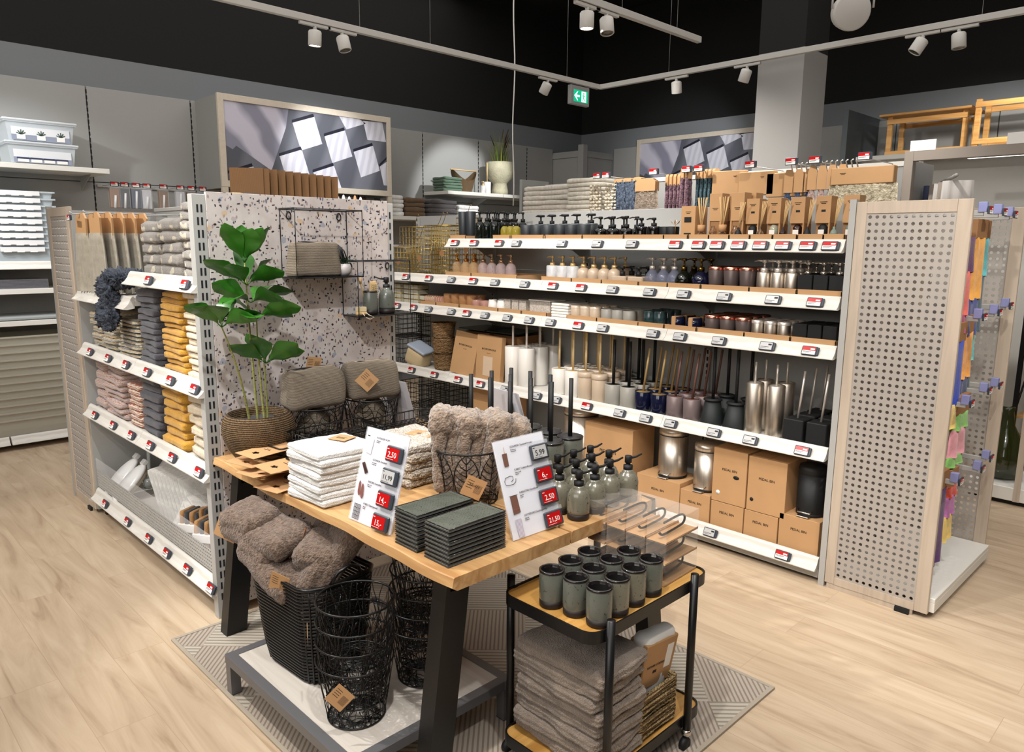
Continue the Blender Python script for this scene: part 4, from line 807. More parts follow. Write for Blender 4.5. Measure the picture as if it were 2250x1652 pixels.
# things standing on top of the towel gondola
for k in range(11):
    t = thing('corrugated_board', f"brown corrugated card divider standing upright, {lr(k, 11)} of eleven above the terrazzo panel", 'card divider', (-3.25, 1.535+k*.0385, 1.768), .55 if k else .9, 'brown card dividers')
    MB().box((-.07, -.002, 0), (.075, .002, .15-.0015*k), 0, c=.0005).build('board', mat_wave('corrugated_brown', (.50, .36, .22), (.42, .295, .175), 90, 'X', 1, .8, .3, 1), t)
for k, c in enumerate(((.52, .43, .28), (.22, .24, .26))):
    b = MB().soft((-.1, -.045, 0), (.1, .045, .03), .014, k, .006, 20, (12, 8, 4), fine=.004); o = b.build('folded_rug', mat('rug_%s' % ('tan' if k == 0 else 'charcoal'), c, .95, 0, 1, 120, .3, 50), loc=(-3.16, 1.395+k*.09, 1.768)); tag(o, f"{('tan', 'charcoal')[k]} fringed small rug folded on top of the terrazzo gondola", 'rug')
# white moulded goods right of the dividers
for k in range(5):
    o = MB().lathe([(.02, 0), (.012, .02), (.005, .045+.006*(k % 2)), (0, .05+.006*(k % 2))], 12).build('plunger', wp if k != 3 else cork, loc=(-3.2, 1.965+k*.032, 1.768)); tag(o, f"small {'cork coloured' if k == 3 else 'white'} pointed stopper, {lr(k, 5)} of five right of the brown dividers", 'stopper', 'pointed stoppers')
# ================================================================== left wall units
def wall_shelf(y0, y1, z, lbl, rail=True, tags=(), depth=.45, xf=-6.62, group='left wall shelves'):
    if rail:
        t = shelf(-(y1-y0)/2, (y1-y0)/2, 0, depth-.01, 0, tags, lbl, group, cat='shelf'); t.location = (xf, (y0+y1)/2, z); t.rotation_euler.z = PI/2
    else:
        t = thing('wall_shelf', lbl, 'shelf', (xf, (y0+y1)/2, z), group=group); MB().box((-depth+.01, -(y1-y0)/2, -.038), (0, (y1-y0)/2, 0), 0, c=.002).build('board', shelf_white, t)
        MB().prism([(0, 0), (-.3, 0), (0, -.12)], .004, 0, Matrix.Translation((-depth+.012, (y1-y0)/2-.1, -.038)) @ Matrix(((-1, 0, 0, 0), (0, 0, 1, 0), (0, 1, 0, 0), (0, 0, 0, 1)))).build('bracket', metal_grey, t)
    return t
for y0, y1, nm in ((.27, 1.13, 'left'), (1.14, 1.995, 'right')):
    wall_shelf(y0, y1, 2.155, f"high plain white wall shelf under the lidded boxes, {nm} section", False)
    wall_shelf(y0, y1, 1.42, f"white wall shelf with price rail under the crate pile, {nm} section", True, [(.05 if nm == 'right' else 0, 'g')])
    wall_shelf(y0, y1, 1.23, f"plain white wall shelf holding the silver trays, {nm} section", False)
    wall_shelf(y0, y1, .99, f"plain white wall shelf above the clear drawers, {nm} section", False)
    wall_shelf(y0, y1, .09, f"white base shelf with price rail on the left wall, {nm} section", True, [(.22 if nm == 'right' else 0, 'g')])
def crate(b, w_, d, h, mi=0, taper=.05, th=.003):
    a, c_ = w_/2, d/2; k = 1-taper*2
    for s0, s1, f in ((1, k, 1),):
        o = [(a, c_), (-a, c_), (-a, -c_), (a, -c_)]; lo = [(x*k, y*k) for x, y in o]
        vs = [(x, y, 0) for x, y in lo]+[(x, y, h) for x, y in o]+[(x*.97, y*.97, .004) for x, y in lo]+[(x*.975, y*.975, h) for x, y in o]
        fs = [(0, 1, 2, 3)[::-1], (8, 9, 10, 11)]+[(i, (i+1) % 4, (i+1) % 4+4, i+4) for i in range(4)]+[(i+8, i+12, (i+1) % 4+12, (i+1) % 4+8) for i in range(4)]+[(i+4, (i+1) % 4+4, (i+1) % 4+12, i+12) for i in range(4)]
        b.add(vs, fs, mi)
    b.box((-a-.012, -c_-.012, h-.012), (a+.012, -c_, h)).box((-a-.012, c_, h-.012), (a+.012, c_+.012, h)).box((-a-.012, -c_, h-.012), (-a, c_, h)).box((a, -c_, h-.012), (a+.012, c_, h))
for k, z in enumerate((2.157, 2.318)):
    t = thing('storage_box', f"translucent lidded box on the high wall shelf, {'upper one with printed succulents' if k else 'lower one with printed dark cloths'}", 'storage box', (-6.80, 1.545, z), group='lidded plastic boxes')
    b = MB(); crate(b, .32, .45, .145, taper=.04); b.build('tub', frost, t); MB().box((-.18, -.245, .142), (.18, .245, .158), 0, c=.005).build('lid', mat('clear_lid', (.93, .95, .97), .25, alpha=.6), t)
    MB().box((.160, -.19, .006), (.1625, .19, .045), 1).box((.160, -.19, .045), (.1625, .19, .1), 0).build('paper_insert', [mat('insert_white', (.86, .87, .88), .6), mat('insert_blue_grey', (.55, .58, .65), .6)], t)
    b = MB()
    for q in range(3 if k else 4):
        y = -.13+q*(.13 if k else .085)
        if k: b = MB(); b.box((.1635, y-.028, .012), (.166, y+.028, .045), 1, c=.0005); [b.tube([(.164, y, .045), (.166, y+.03*math.sin(a), .05+.03*abs(math.cos(a)))], .003, 4, mi=0) for a in (-1.3, -.7, 0, .6, 1.2)]
        else: b = MB(); b.box((.1635, y-.036, .01), (.166, y+.036, .032), 1, c=.0005).box((.1635, y-.042, .032), (.167, y+.04, .044), 0, c=.003)
        b.build('printed_picture', [mat('print_green' if k else 'print_navy', (.18, .3, .25) if k else (.2, .23, .36), .6), tag_wht], t)
cr = MB(); crate(cr, .32, .50, .12, taper=.06); t0 = thing('plastic_crate', '', 'crate'); cr.build('tub', mat('icy_plastic', (.82, .86, .88), .3, alpha=.55), t0)
b = MB().box((.165, -.13, .085), (.18, .16, .118), 0, c=.002)
for q in range(3): b.box((.172, -.11+q*.085, .08), (.182, -.06+q*.085, .09), 0, c=.002)
b.build('white_grip', white_pl, t0); p = Proto(t0)
for k in range(9): p.put((-6.83, 1.34, 1.422+k*.052), f"icy clear nested crate with white grip, {tb(k, 9)} of nine on the left wall", 'nested clear crates')
p = Proto(tag(MB().box((-.15, -.24, 0), (.15, .24, .009), c=.002).build('baking_tray', mat('silver_tray', (.75, .76, .8), .25, .9)), '', 'tray'))
for k in range(7): p.put((-6.80, 1.26, 1.231+k*.0102), f"thin silver tray, {tb(k, 7)} of the flat pile on the left wall", 'silver trays')
o = MB().soft((-.2, -.42, 0), (.2, .42, .03), .01, 1, .002, n=(6, 6, 3)).build('plastic_sheet', mat('grey_lids', (.6, .62, .62), .4), loc=(-6.84, 1.3, .992)); tag(o, 'flat grey plastic sheet on the shelf above the clear drawers', 'plastic sheet')
cr = MB(); crate(cr, .38, .78, .14, taper=.02); t0 = tag(cr.build('underbed_box', mat('smoky_plastic', (.78, .76, .70), .3, alpha=.5)), '', 'storage box'); p = Proto(t0)
for k in range(12): p.put((-6.84, 1.32, .095+k*.058), f"large clear underbed box, {tb(k, 12)} of the nested pile at floor level", 'clear underbed boxes')
# cleaning goods hanging in the second bay
t = thing('hanging_rail', 'row of prong hooks with eight red price tags on the left wall', 'display rail', (-6.75, 2.42, 2.05))
MB().box((-.33, -.4, -.01), (-.30, .42, .01)).build('rail', metal_grey, t)
HY = (-.36, -.283, -.195, -.11, .025, .167, .261, .36)
for k, y in enumerate(HY):
    MB().tube([(-.31, y, 0), (-.01, y, 0)], .0025, 5).build('prong', metal_grey, t); price_tag('r', t, (.0, y, 0), 0, .85, PI/2)
cb = [(.52, .36, .2), (.16, .15, .16), (.2, .24, .33), (.8, .8, .82), (.5, .35, .2), (.78, .78, .8), (.42, .3, .18), (.2, .3, .45)]
for k, y in enumerate(HY):
    t = thing('packed_cleaning_tool', f"{('brown', 'dark', 'navy', 'white', 'kraft', 'white', 'brown', 'blue')[k]} packed bathroom tool, {lr(k, 8)} of eight on the left wall", 'cleaning tool', (-6.77, y+2.42, 1.86), group='hanging packed tools')
    MB().box((-.02, -.036, 0), (.018, .036, .155), 0, c=.003).build('card', mat('pack_%s' % 'abcdefgh'[k], cb[k], .6), t); MB().cyl((.022, -.006, 0), (.022, .004, .10+.02*(k % 3)), .009, 8).build('white_handle', white_pl, t)
    MB().box((-.024, -.039, -.002), (.034, .039, .165), 0, c=.005).build('clear_wrap', acrylic, t)
# framed poster builder (print of white cloths on grey), in a local y-z plane facing +x
PG = mat_wave('grey_cloth_print', (.45, .46, .50), (.35, .36, .40), .8, 'Y', 2, .6, 0, 2, rot=(.35, 0, 0)); PW = mat_wave('white_cloth_print', (.86, .86, .90), (.79, .79, .84), 4, 'Y', 2.5, .6, 0, 3, rot=(.25, 0, 0)); PD = mat('dark_edge_print', (.09, .10, .17), .6); PV = mat_wave('draped_cloth_print', (.80, .79, .85), (.56, .56, .63), 1.0, 'Z', 5, .6, 0, 3, rot=(.9, 0, 0))
def poster(lbl, loc, rz, crop=1.0, W_=1.81, H_=.79):
    t = thing('framed_poster', lbl, 'poster', loc, rz); fr = beige_frame; y1 = W_*crop
    MB().box((-.03, 0, 0), (.0, .055, H_), 0, c=.002).box((-.03, .055, H_-.055), (0, y1-.05, H_), 0, c=.002).box((-.03, .055, 0), (0, y1-.05, .055), 0, c=.002).box((-.03, y1-.05, 0), (0, y1, H_), 0, c=.002).build('frame', fr, t)
    b = MB().box((-.02, .05, .05), (-.014, y1-.045, H_-.05), 0)
    def poly(pts, mi, x):
        q = []
        for u, v in pts:       # u right, v down, 0..1 inside the frame opening
            q.append((.052+u*(W_-.105), H_-.055-v*(H_-.11)))
        q = [(min(a, y1-.048), max(.056, min(H_-.056, c_))) for a, c_ in q]
        if max(a for a, _ in q)-min(a for a, _ in q) < .02: return
        b.add([(x, a, c_) for a, c_ in q], [tuple(range(len(q)))], mi)
    poly([(0, 0), (.365, 0), (.345, .25), (.25, .83), (.06, .55), (.04, .6), (0, .55)], 3, -.0135)
    for (u, v, cl) in ((.385, .14, 1), (.30, .60, 1), (.58, .27, 1), (.50, .78, 1), (.68, -.22, 0), (.84, -.02, 1), (.77, .44, 1), (.95, .62, 1), (.01, .88, 1)):
        w1, w2 = .135, .045; h1 = .36
        pts = [(u, v+.03), (u+w1, v-.09), (u+w1+w2, v-.09+h1), (u+w2, v+.03+h1)]
        if u+w1+w2 > 1.0: pts = [(u, v+.03), (min(1, u+w1), v-.05), (1, v+.3), (u+w2*.6, v+.3)]
        poly(pts, 1, -.0132)
        if cl: poly([(u-.003, v+.035), (u-.003, v-.005), (u+w1-.006, v-.125), (min(1, u+w1), v-.085)], 2, -.0129)
    b.build('print', [PG, PW, PD, PV], t); return t
beige_frame = mat_wood('cream_frame', (.84, .80, .735), (.82, .775, .71), (1, 14, 14), .45)
t = poster('large framed print of white cloths on grey, high on the left wall', (-6.6, 2.895, 2.07), 0)
MB().box((-.03, 0, -2.07), (0, .055, -.001)).box((-.03, 1.76, -2.07), (0, 1.81, -.001)).build('legs', beige_frame, t)
MB().box((-.47, 0, -.01), (-.031, .02, .78)).box((-.47, 1.79, -.01), (-.031, 1.81, .78)).box((-.47, .02, .76), (-.031, 1.79, .78)).build('grey_case', panel_grey, t)
poster('framed cloth print on the back wall, partly behind the column', (-6.10, 8.25, 2.15), -PI/2, 1.0, 1.81, .79)
cl_ = [(.84, .83, .82), (.72, .71, .70), (.87, .86, .85), (.62, .60, .58), (.42, .33, .27), (.52, .51, .51), (.34, .33, .33)]
for k, y in enumerate((3.98, 4.10, 4.2, 4.3, 4.4, 4.5, 4.58)):
    b = MB(); cloth_sheet(b, 0, .09, .10, .0, -.5, 0, .02, 0, 2, .012, k); o = b.build('hanging_cloth', mat('cloth_%s' % 'abcdefg'[k], cl_[k], .9), loc=(-6.7, y, 2.05), rz=PI/2); tag(o, f"hanging cloth strip, {lr(k, 7)} of seven below the large framed print", 'cloth', 'cloth strips below the print')
# shelf with planter
wall_shelf(5.48, 6.33, 2.175, 'white wall shelf with green towels and woven basket', False, group='planter shelf')
wall_shelf(6.34, 7.18, 2.175, 'white wall shelf under the tall planter', False, group='planter shelf')
wall_shelf(4.62, 5.47, 1.875, 'lower wall shelf with white and brown towel piles', False, group='towel wall shelves'); wall_shelf(5.48, 6.33, 1.875, 'lower wall shelf with charcoal and white towel piles', False, group='towel wall shelves')
def wstack(desc, where, y, x, z, n, w_, d, h, m, seed, g): stack('folded_towel', desc, where, 'towel', x, y, z, n, d, w_, h, m, seed, g, .004, res=(8, 10, 4))
wstack('sage green towel', 'the green pile on the planter shelf', 5.62, -6.80, 2.177, 5, .27, .22, .034, mat_terry('sage_terry', (.33, .43, .35)), 71, 'green towels')
wstack('white towel', 'the pile beside the brown towels, wall shelf', 4.86, -6.82, 1.877, 5, .16, .22, .048, wt, 74, 'white towels beside the brown ones')
wstack('brown towel', 'the brown pile on the wall shelf', 5.10, -6.82, 1.877, 4, .27, .22, .055, mat_terry('brown_terry', (.40, .31, .21)), 77, 'brown towels on the wall shelf')
wstack('charcoal towel', 'the charcoal pile on the wall shelf', 5.50, -6.82, 1.877, 4, .38, .22, .055, mat_terry('charcoal_terry', (.30, .28, .28)), 80, 'charcoal towels on the wall shelf')
wstack('white towel', 'the rightmost pile on the lower wall shelf', 5.88, -6.82, 1.877, 3, .32, .22, .055, wt, 83, 'white towels right of the charcoal ones')
t = thing('woven_basket', 'tall wicker basket with high pointed ends and cane handle on the planter shelf', 'basket', (-6.78, 5.85, 2.177)); wick = mat_wave('wicker', (.56, .45, .31), (.24, .18, .11), 70, 'Z', 3, .8, .8, 2, dsc=2)
vs = []; fs = []; n = 28
for i in range(n):
    a = 2*PI*i/n
    for k in range(9):
        f = k/8; hgt = .13+.12*abs(math.sin(a))**2.2; vs.append(((.075+.02*f)*math.cos(a), (.10+.08*f)*math.sin(a), hgt*f))
for i in range(n):
    j = (i+1) % n
    for k in range(8): fs.append((i*9+k, j*9+k, j*9+k+1, i*9+k+1))
MB().add(vs, fs+[tuple(i*9 for i in range(n))[::-1]], 0, True).build('weave', wick, t); MB().cyl((0, -.2, .25), (0, .2, .25), .008, 8).build('cane_handle', reed, t)
d0 = dispenser('cyl', .035, .09, marble, gold, .14, 'white marble pump bottle on the planter shelf'); d0.location = (-6.72, 6.10, 2.177)
d0 = brush('cyl', .045, .14, wc, bam, .36, 'white toilet brush with bamboo handle beside the planter'); d0.location = (-6.76, 6.2, 2.177)
t = thing('planter', 'tall stone coloured goblet planter with green grass on the wall shelf', 'plant', (-6.8, 6.45, 2.177))
MB().lathe([(.10, 0), (.10, .05), (.085, .13), (.09, .14), (.15, .2), (.17, .28), (.172, .385), (.160, .385), (.155, .3), (0, .28)], 32).build('pot', mat('stone_pot', (.70, .68, .58), .85, 0, .6, 60, .12, 10), t)
rr = random.Random(4); b = MB(); b2 = MB()
for k in range(130):
    a = rr.uniform(0, 2*PI); r0 = rr.uniform(0, .12); h = rr.uniform(.2, .46); l = rr.uniform(.03, .16); x, y = r0*math.cos(a), r0*math.sin(a); dx, dy = l*math.cos(a), l*math.sin(a); p_ = (-math.sin(a)*.004, math.cos(a)*.004)
    vs = []
    for q in range(4):
        f = q/3; cx, cy, cz = x+dx*f*f, y+dy*f*f, .29+h*f; w_ = 1-f*.9; vs += [(cx-p_[0]*w_, cy-p_[1]*w_, cz), (cx+p_[0]*w_, cy+p_[1]*w_, cz)]
    b.add(vs, [(0, 1, 3, 2), (2, 3, 5, 4), (4, 5, 7, 6)], k % 2)
for k in range(7):
    a = rr.uniform(0, 2*PI); q = (.12*math.cos(a), .12*math.sin(a), .29+rr.uniform(.36, .5)); b2.tube([(0, 0, .3), (q[0]*.6, q[1]*.6, q[2]-.12)], .003, 4); b2.tube([(q[0]*.6, q[1]*.6, q[2]-.12), q], [.007, .003], 5)
b.build('grass_blades', [mat('grass_green', (.36, .46, .16), .6), mat('grass_yellow', (.55, .56, .25), .6)], t); b2.build('flower_spikes', mat('dark_red_spike', (.27, .12, .10), .8), t)
# ================================================================== bath mat gondola behind the long shelving
t = thing('shelving_frame', 'tall grey shelving body behind the bath mats, in front of the column', 'shelving', (-3.4, 5.74, 0))
MB().box((-1.95, -.02, .05), (1.58, .02, 2.16), c=.001).build('back_panel', panel_grey, t); MB().box((-1.95, -.03, 2.15), (1.58, .03, 2.185), c=.002).build('top_rail', shelf_white, t)
MB().box((-1.99, -.36, 0), (-1.955, .03, 2.22), c=.002).build('side_panel', panel_grey, t)
MB().box((-1.95, -.4, 1.835), (-.85, 0, 1.865)).build('shelf_board', shelf_white, t)
stack('bath_sheet', 'thick oatmeal bath sheet', 'the wide pile behind the long shelving', 'towel', -5.0, 5.48, 1.87, 6, .62, .28, .050, mat_terry('oatmeal_terry', (.86, .83, .78)), 91, 'wide oatmeal bath sheets', .008, res=(14, 7, 4))
stack('bath_sheet', 'thick cream bath sheet', 'the taller pile next to the beaded cloths', 'towel', -4.50, 5.42, 1.87, 8, .36, .28, .043, mat_terry('ivory_terry', (.88, .85, .79)), 94, 'taller cream bath sheets', .008, res=(12, 7, 4))
wm = mat('white_hanger', (.88, .88, .87), .35)
def hook_row(x, lbl, tags=1):
    t = thing('display_hook', lbl, 'hook', (x, 5.72, 2.17), group='hooks above the bath mats')
    MB().tube([(0, 0, 0), (0, -.5, 0), (0, -.52, .01)], .004, 6).box((-.03, -.52, -.004), (.03, -.5, .028), 0).build('prong', wm, t); price_tag('r', t, (0, -.53, .01), 0, 1.15); return t
for k, x in enumerate((-4.25, -4.15, -3.66, -3.35, -3.24, -2.81, -2.5, -2.33, -2.0)): hook_row(x, f"white prong hook with a red price tag, {lr(k, 9)} above the bath mats")
def mat_pile(key, desc, x, n, dx, y0, dy, w0, w1, ch, hw, hh, m, seed, th, z=2.12, sh=.0, rz=0, where='behind the long shelving', amp=.006):
    p = Proto(hung('bath_mat', '', 'bath mat', hw, hh, w0, w1, ch, m, seed, th, waves=2, amp=amp, shag=sh, nx=16, nz=12))
    for k in range(n): p.put((x+dx*k, y0+dy*k, z-hh), f"{desc}, {lr(k, n) if n > 1 else 'single'} {'' if n < 2 else 'of %d ' % n}{where}", key, rz=rz)
fur = lambda n, c, c2, sc=60: mat(n, c, .95, 0, 1, sc*2, 0, sc, c2)
# beaded cloths
bead = mat('cotton_beads', (.84, .79, .70), .9); b = MB()
for i in range(4):
    for k in range(10): b.lathe([(0, -.014), (.013, -.006), (.014, .006), (0, .014)], 7, c=(i*.034-.05, .01*((i+k) % 2), -.02-.028*k))
o = b.build('beaded_mat', bead); tag(o, '', 'bath mat'); p = Proto(o)
for k, (x, y) in enumerate(((-4.33, 5.27), (-4.16, 5.27), (-4.13, 5.35))): p.put((x, y, 2.12), f"cream pompom edged mat, {lr(k, 3)} of three hanging beside the cream bath sheets", 'pompom mats')
mat_pile('blue grey shaggy mats', 'blue grey shaggy bath mat', -4.08, 3, .115, 5.30, -.02, .10, .14, .27, .08, .03, fur('blue_shag', (.40, .45, .52), (.16, .19, .25)), 5, .06, 2.15, .03)
mat_pile('taupe mats with kraft header', 'taupe ribbed bath mat with kraft header', -3.74, 1, 0, 5.22, .03, .22, .24, .16, .2, .10, fur('taupe_shag', (.60, .54, .48), (.42, .37, .32)), 6, .05, 2.13, .01)
mat_pile('mauve chenille mats', 'mauve chenille bath mat', -3.585, 4, .038, 5.30, .0, .05, .06, .21, .04, .09, fur('mauve_chenille', (.50, .38, .42), (.26, .19, .22)), 7, .03, 2.16, .012, 1.2, amp=.003)
mat_pile('mauve chenille mats', 'tall mauve chenille bath mat in the second bunch', -3.40, 2, .042, 5.24, .0, .06, .07, .24, .04, .09, fur('mauve_chenille', (.5, .4, .4), (.3, .2, .2)), 8, .035, 2.20, .012, 1.2)
mat_pile('teal chenille mats', 'dusty teal chenille bath mat', -3.30, 5, .036, 5.30, 0, .05, .06, .25, .05, .07, fur('teal_chenille', (.30, .40, .43), (.15, .22, .25)), 9, .03, 2.18, .012, 1.2)
for k, (x, w_, h) in enumerate(((-3.03, .26, .24), (-2.80, .28, .17), (-2.58, .27, .17))):
    o = MB().box((-w_/2, -.03, -h), (w_/2, .03, 0), c=.004).build('kraft_wrapped_mat', kraft, loc=(x, 5.30, 2.155-.02*k), rz=.15 if k == 0 else 0); tag(o, f"bath mat in a plain kraft wrapper, {lr(k, 3)} of three behind the long shelving", 'bath mat', 'kraft wrapped mats'); bars(o, (.05, -.031, -.04), .03)
mat_pile('blue peaked mats', 'blue rolled mat with kraft cuff', -2.55, 3, .075, 5.28, 0, .03, .09, .13, .06, .16, fur('denim_shag', (.33, .40, .52), (.2, .25, .36)), 11, .05, 2.13, .01, .4)
mat_pile('pink peaked mats', 'pink rolled mat with kraft cuff', -2.36, 4, .068, 5.24, 0, .03, .09, .13, .06, .16, fur('pink_shag', (.82, .72, .68), (.66, .55, .52)), 12, .05, 2.14, .01, .4)
t = thing('bath_mat', 'large cream loop pile mat with wide kraft header, right end of the mats', 'bath mat', (-2.0, 5.2, 2.0))
MB().box((-.20, -.035, 0), (.20, .035, .11), 0, c=.004).build('kraft_header', kraft, t); bars(t, (-.12, -.036, .075), .04)
b = MB(); cloth_sheet(b, 0, .44, .46, .0, -.18, 0, .06, 0, 1, .004, 3, 40, 16, .012); b.build('cloth', fur('cream_loop', (.80, .76, .66), (.55, .50, .41), 45), t)
b = MB()      # white hangers above the mats
for k in range(14): b.tube([(-2.52+k*.035, 5.28, 2.10), (-2.53+k*.035, 5.26, 2.165), (-2.51+k*.035, 5.24, 2.17)], .005, 5)
tag(b.build('hanger_row', wm), 'row of white plastic hanger hooks above the pink and blue mats', 'hanger', kind='stuff')
# ================================================================== kids towels on the end unit
def plain_towel(lbl, loc, cols, w_=.22, h=.36, header=True, rz=PI/2):
    t = thing('hanging_kids_towel', lbl, 'towel', loc, rz, 'colourful kids towels')
    if header: MB().box((-w_*.42, -.012, -.005), (w_*.42, .012, .08), 0, c=.002).build('kraft_header', kraft_d, t)
    z = 0; n = len(cols)
    for k, (c, f) in enumerate(cols):
        b = MB(); cloth_sheet(b, 0, w_*(1+.0*k), w_, z, z-h*f, .002*k, .022, 0, 2, .008, 1, 12, 5)
        b.build('cloth' if k == 0 else 'cloth_panel', mat_terry('kid_%02d%02d%02d' % tuple(int(99*x) for x in c), c, bump=.3), t); z -= h*f-.004
    return t
tx = -.93
plain_towel('purple and coral kids towel hanging at the top of the end unit', (tx, 3.60, 1.64), [((.32, .14, .30), .35), ((.80, .36, .32), .45), ((.62, .16, .36), .2)], .17, .42, False)
plain_towel('orange and blue kids towel with kraft header, top row', (tx-.02, 3.83, 1.64), [((.86, .60, .22), .62), ((.12, .2, .48), .38)], .20, .44)
plain_towel('turquoise and slate kids towel behind the orange one, top row', (tx-.05, 4.02, 1.64), [((.35, .72, .74), .4), ((.25, .35, .40), .6)], .18, .44)
plain_towel('blue kids towel with yellow hem, second row', (tx, 3.60, 1.20), [((.11, .22, .62), .72), ((.88, .76, .42), .28)], .20, .40)
plain_towel('orange kids towel with navy hem, second row', (tx-.02, 3.82, 1.22), [((.86, .58, .25), .62), ((.16, .22, .4), .38)], .16, .34)
plain_towel('pale turquoise and slate kids towel, second row', (tx-.05, 3.98, 1.22), [((.40, .74, .72), .45), ((.27, .35, .38), .55)], .14, .34)
plain_towel('apple green kids towel with pink panel, third row', (tx, 3.78, .86), [((.50, .74, .36), .3), ((.86, .58, .62), .5), ((.50, .74, .36), .2)], .22, .26)
plain_towel('lilac and yellow kids towel, lowest row', (tx, 3.76, .52), [((.80, .25, .15), .2), ((.70, .42, .66), .35), ((.88, .76, .40), .45)], .14, .28)
plain_towel('deep purple kids towel, lowest row', (tx, 3.6, .54), [((.33, .18, .38), 1.0)], .16, .36)
plain_towel('magenta kids towel at the back of the lowest row', (tx-.08, 3.9, .54), [((.72, .28, .58), .8), ((.15, .35, .6), .2)], .12, .34)
for k, (y, z) in enumerate(((3.58, 1.76), (3.81, 1.76), (4.00, 1.755), (4.13, 1.34), (3.94, 1.32), (3.69, 1.315), (4.12, .96), (3.93, .96), (3.65, .94), (4.12, .60), (3.98, .575), (3.62, .594))):
    t = thing('display_hook', f"flat grey product arm with clear tag holder, {('top', 'second', 'third', 'lowest')[k//3]} row {('front', 'middle', 'back')[k % 3] if k < 3 else ('back', 'middle', 'front')[k % 3]} of the end unit", 'hook', (-.88, y, z), group='product arms of the end unit')
    MB().box((-.36, -.006, -.035), (0, .006, -.012), 0, c=.002).build('arm', metal_grey, t); MB().box((-.02, -.012, -.02), (.012, .016, .022), 0, c=.002).build('tag_holder', mat('clear_blue_holder', (.60, .62, .82), .2, alpha=.7), t); price_tag('r', t, (.022, .0, -.012), 0, .75, PI/2)
# ================================================================== right background
t = thing('curtain_display', 'grey framed shower curtain display with price cards on top, behind the end unit', 'display stand', (-1.78, 5.3, 0))
MB().box((0, -.03, 0), (.055, .03, 2.2), c=.002).box((.055, -.03, 2.135), (1.6, .03, 2.2), c=.002).box((1.545, -.03, 0), (1.6, .03, 2.135), c=.002).build('frame', mat('taupe_frame', (.58, .54, .5), .5), t)
MB().box((0, .03, 0), (.02, .5, 2.15)).build('side', metal_grey, t)
for k, x in enumerate((.03, .56)): MB().box((x, -.032, 2.195), (x+.15, -.028, 2.26), c=.001).build('price_card', tag_wht, t)
MB().tube([(.12, .35, 2.02), (.30, -.05, 2.02), (.36, -.2, 2.02)], .012, 8).build('curtain_rail', metal_grey, t)
for k, (c, x, y) in enumerate((((.20, .22, .32), .10, .30), ((.52, .48, .44), .16, .22), ((.74, .72, .70), .21, .14), ((.55, .51, .47), .26, .05), ((.72, .70, .68), .31, -.04), ((.24, .28, .36), .05, .36))):
    b = MB(); cloth_sheet(b, 0, .17, .20, 0, -.9, 0, .03, 0, 3, .018, k); o = b.build('shower_curtain', mat('curtain_%d' % k, c, .8), loc=(-1.76+x, 5.3+y, 2.0), rz=.25); tag(o, f"{('navy', 'taupe', 'pale grey', 'taupe striped', 'light grey', 'blue')[k]} sample curtain, {lr(k, 6)} of six hanging in the grey frame", 'curtain', 'sample shower curtains')
pine = mat_wood('golden_pine', (.85, .66, .40), (.76, .54, .28), (1, 10, 10), .5)
def pine_rack(lbl, x0, x1, y0, y1, z0, z1, top):
    t = thing('wooden_rack', lbl, 'rack', ((x0+x1)/2, (y0+y1)/2, 0), group='pine racks on the back wall'); a, d = (x1-x0)/2, (y1-y0)/2; b = MB()
    for sx in (-a, a-.045):
        for sy in (-d, d-.035): MB().box((sx, sy, z0), (sx+.045, sy+.035, z1), c=.003).build('post', pine, t)
    for z in (z0+.02, z1-.07):
        for ya, yb in ((-d-.012, -d), (d, d+.012)): MB().box((-a, ya, z), (a, yb, z+.045), c=.002).build('rail', pine, t)
    if top: MB().box((-a-.06, -d-.06, z1), (a+.04, d+.06, z1+.02), c=.003).build('top_board', pine, t)
    return t
pine_rack('golden pine open rack with top board, high beside the column', -2.78, -2.10, 7.70, 8.05, 2.42, 2.80, True)
pine_rack('paler pine rack at the right edge, high on the back wall', -2.03, -1.1, 7.62, 7.95, 2.46, 2.86, False)
t = thing('wall_cabinet', 'dark grey side panel left of the golden pine rack', 'panel', (-3.12, 7.9, 2.2)); MB().box((0, -.4, 0), (.05, .4, .68), c=.002).build('panel', mat('blue_grey_panel', (.33, .36, .37), .6), t)
t = thing('display_shelf', 'long white lit shelf edge under the pine racks', 'shelf', (-1.4, 7.4, 0)); MB().box((-1.45, -.2, 2.36), (1.6, .25, 2.40), c=.002).box((-1.45, .2, 0), (1.6, .25, 2.36)).build('board', shelf_white, t)
o = MB().box((-.6, -.02, 0), (.8, .02, .035), c=.003).build('light_strip', mat('lit_strip', (1, 1, 1), .4, emit=2.2), loc=(-1.2, 6.7, 2.27)); tag(o, 'bright white light strip seen through the grey curtain frame', 'light')
t = thing('wicker_lantern', 'tan woven hanging basket with chain behind the curtain frame', 'basket', (-1.28, 6.8, 1.95)); MB().lathe([(.02, 0), (.10, .02), (.12, .05), (.09, .09)], 16).build('weave', wick, t); MB().tube([(0, 0, .09), (0, 0, .35)], .005, 5).build('chain', metal_grey, t)
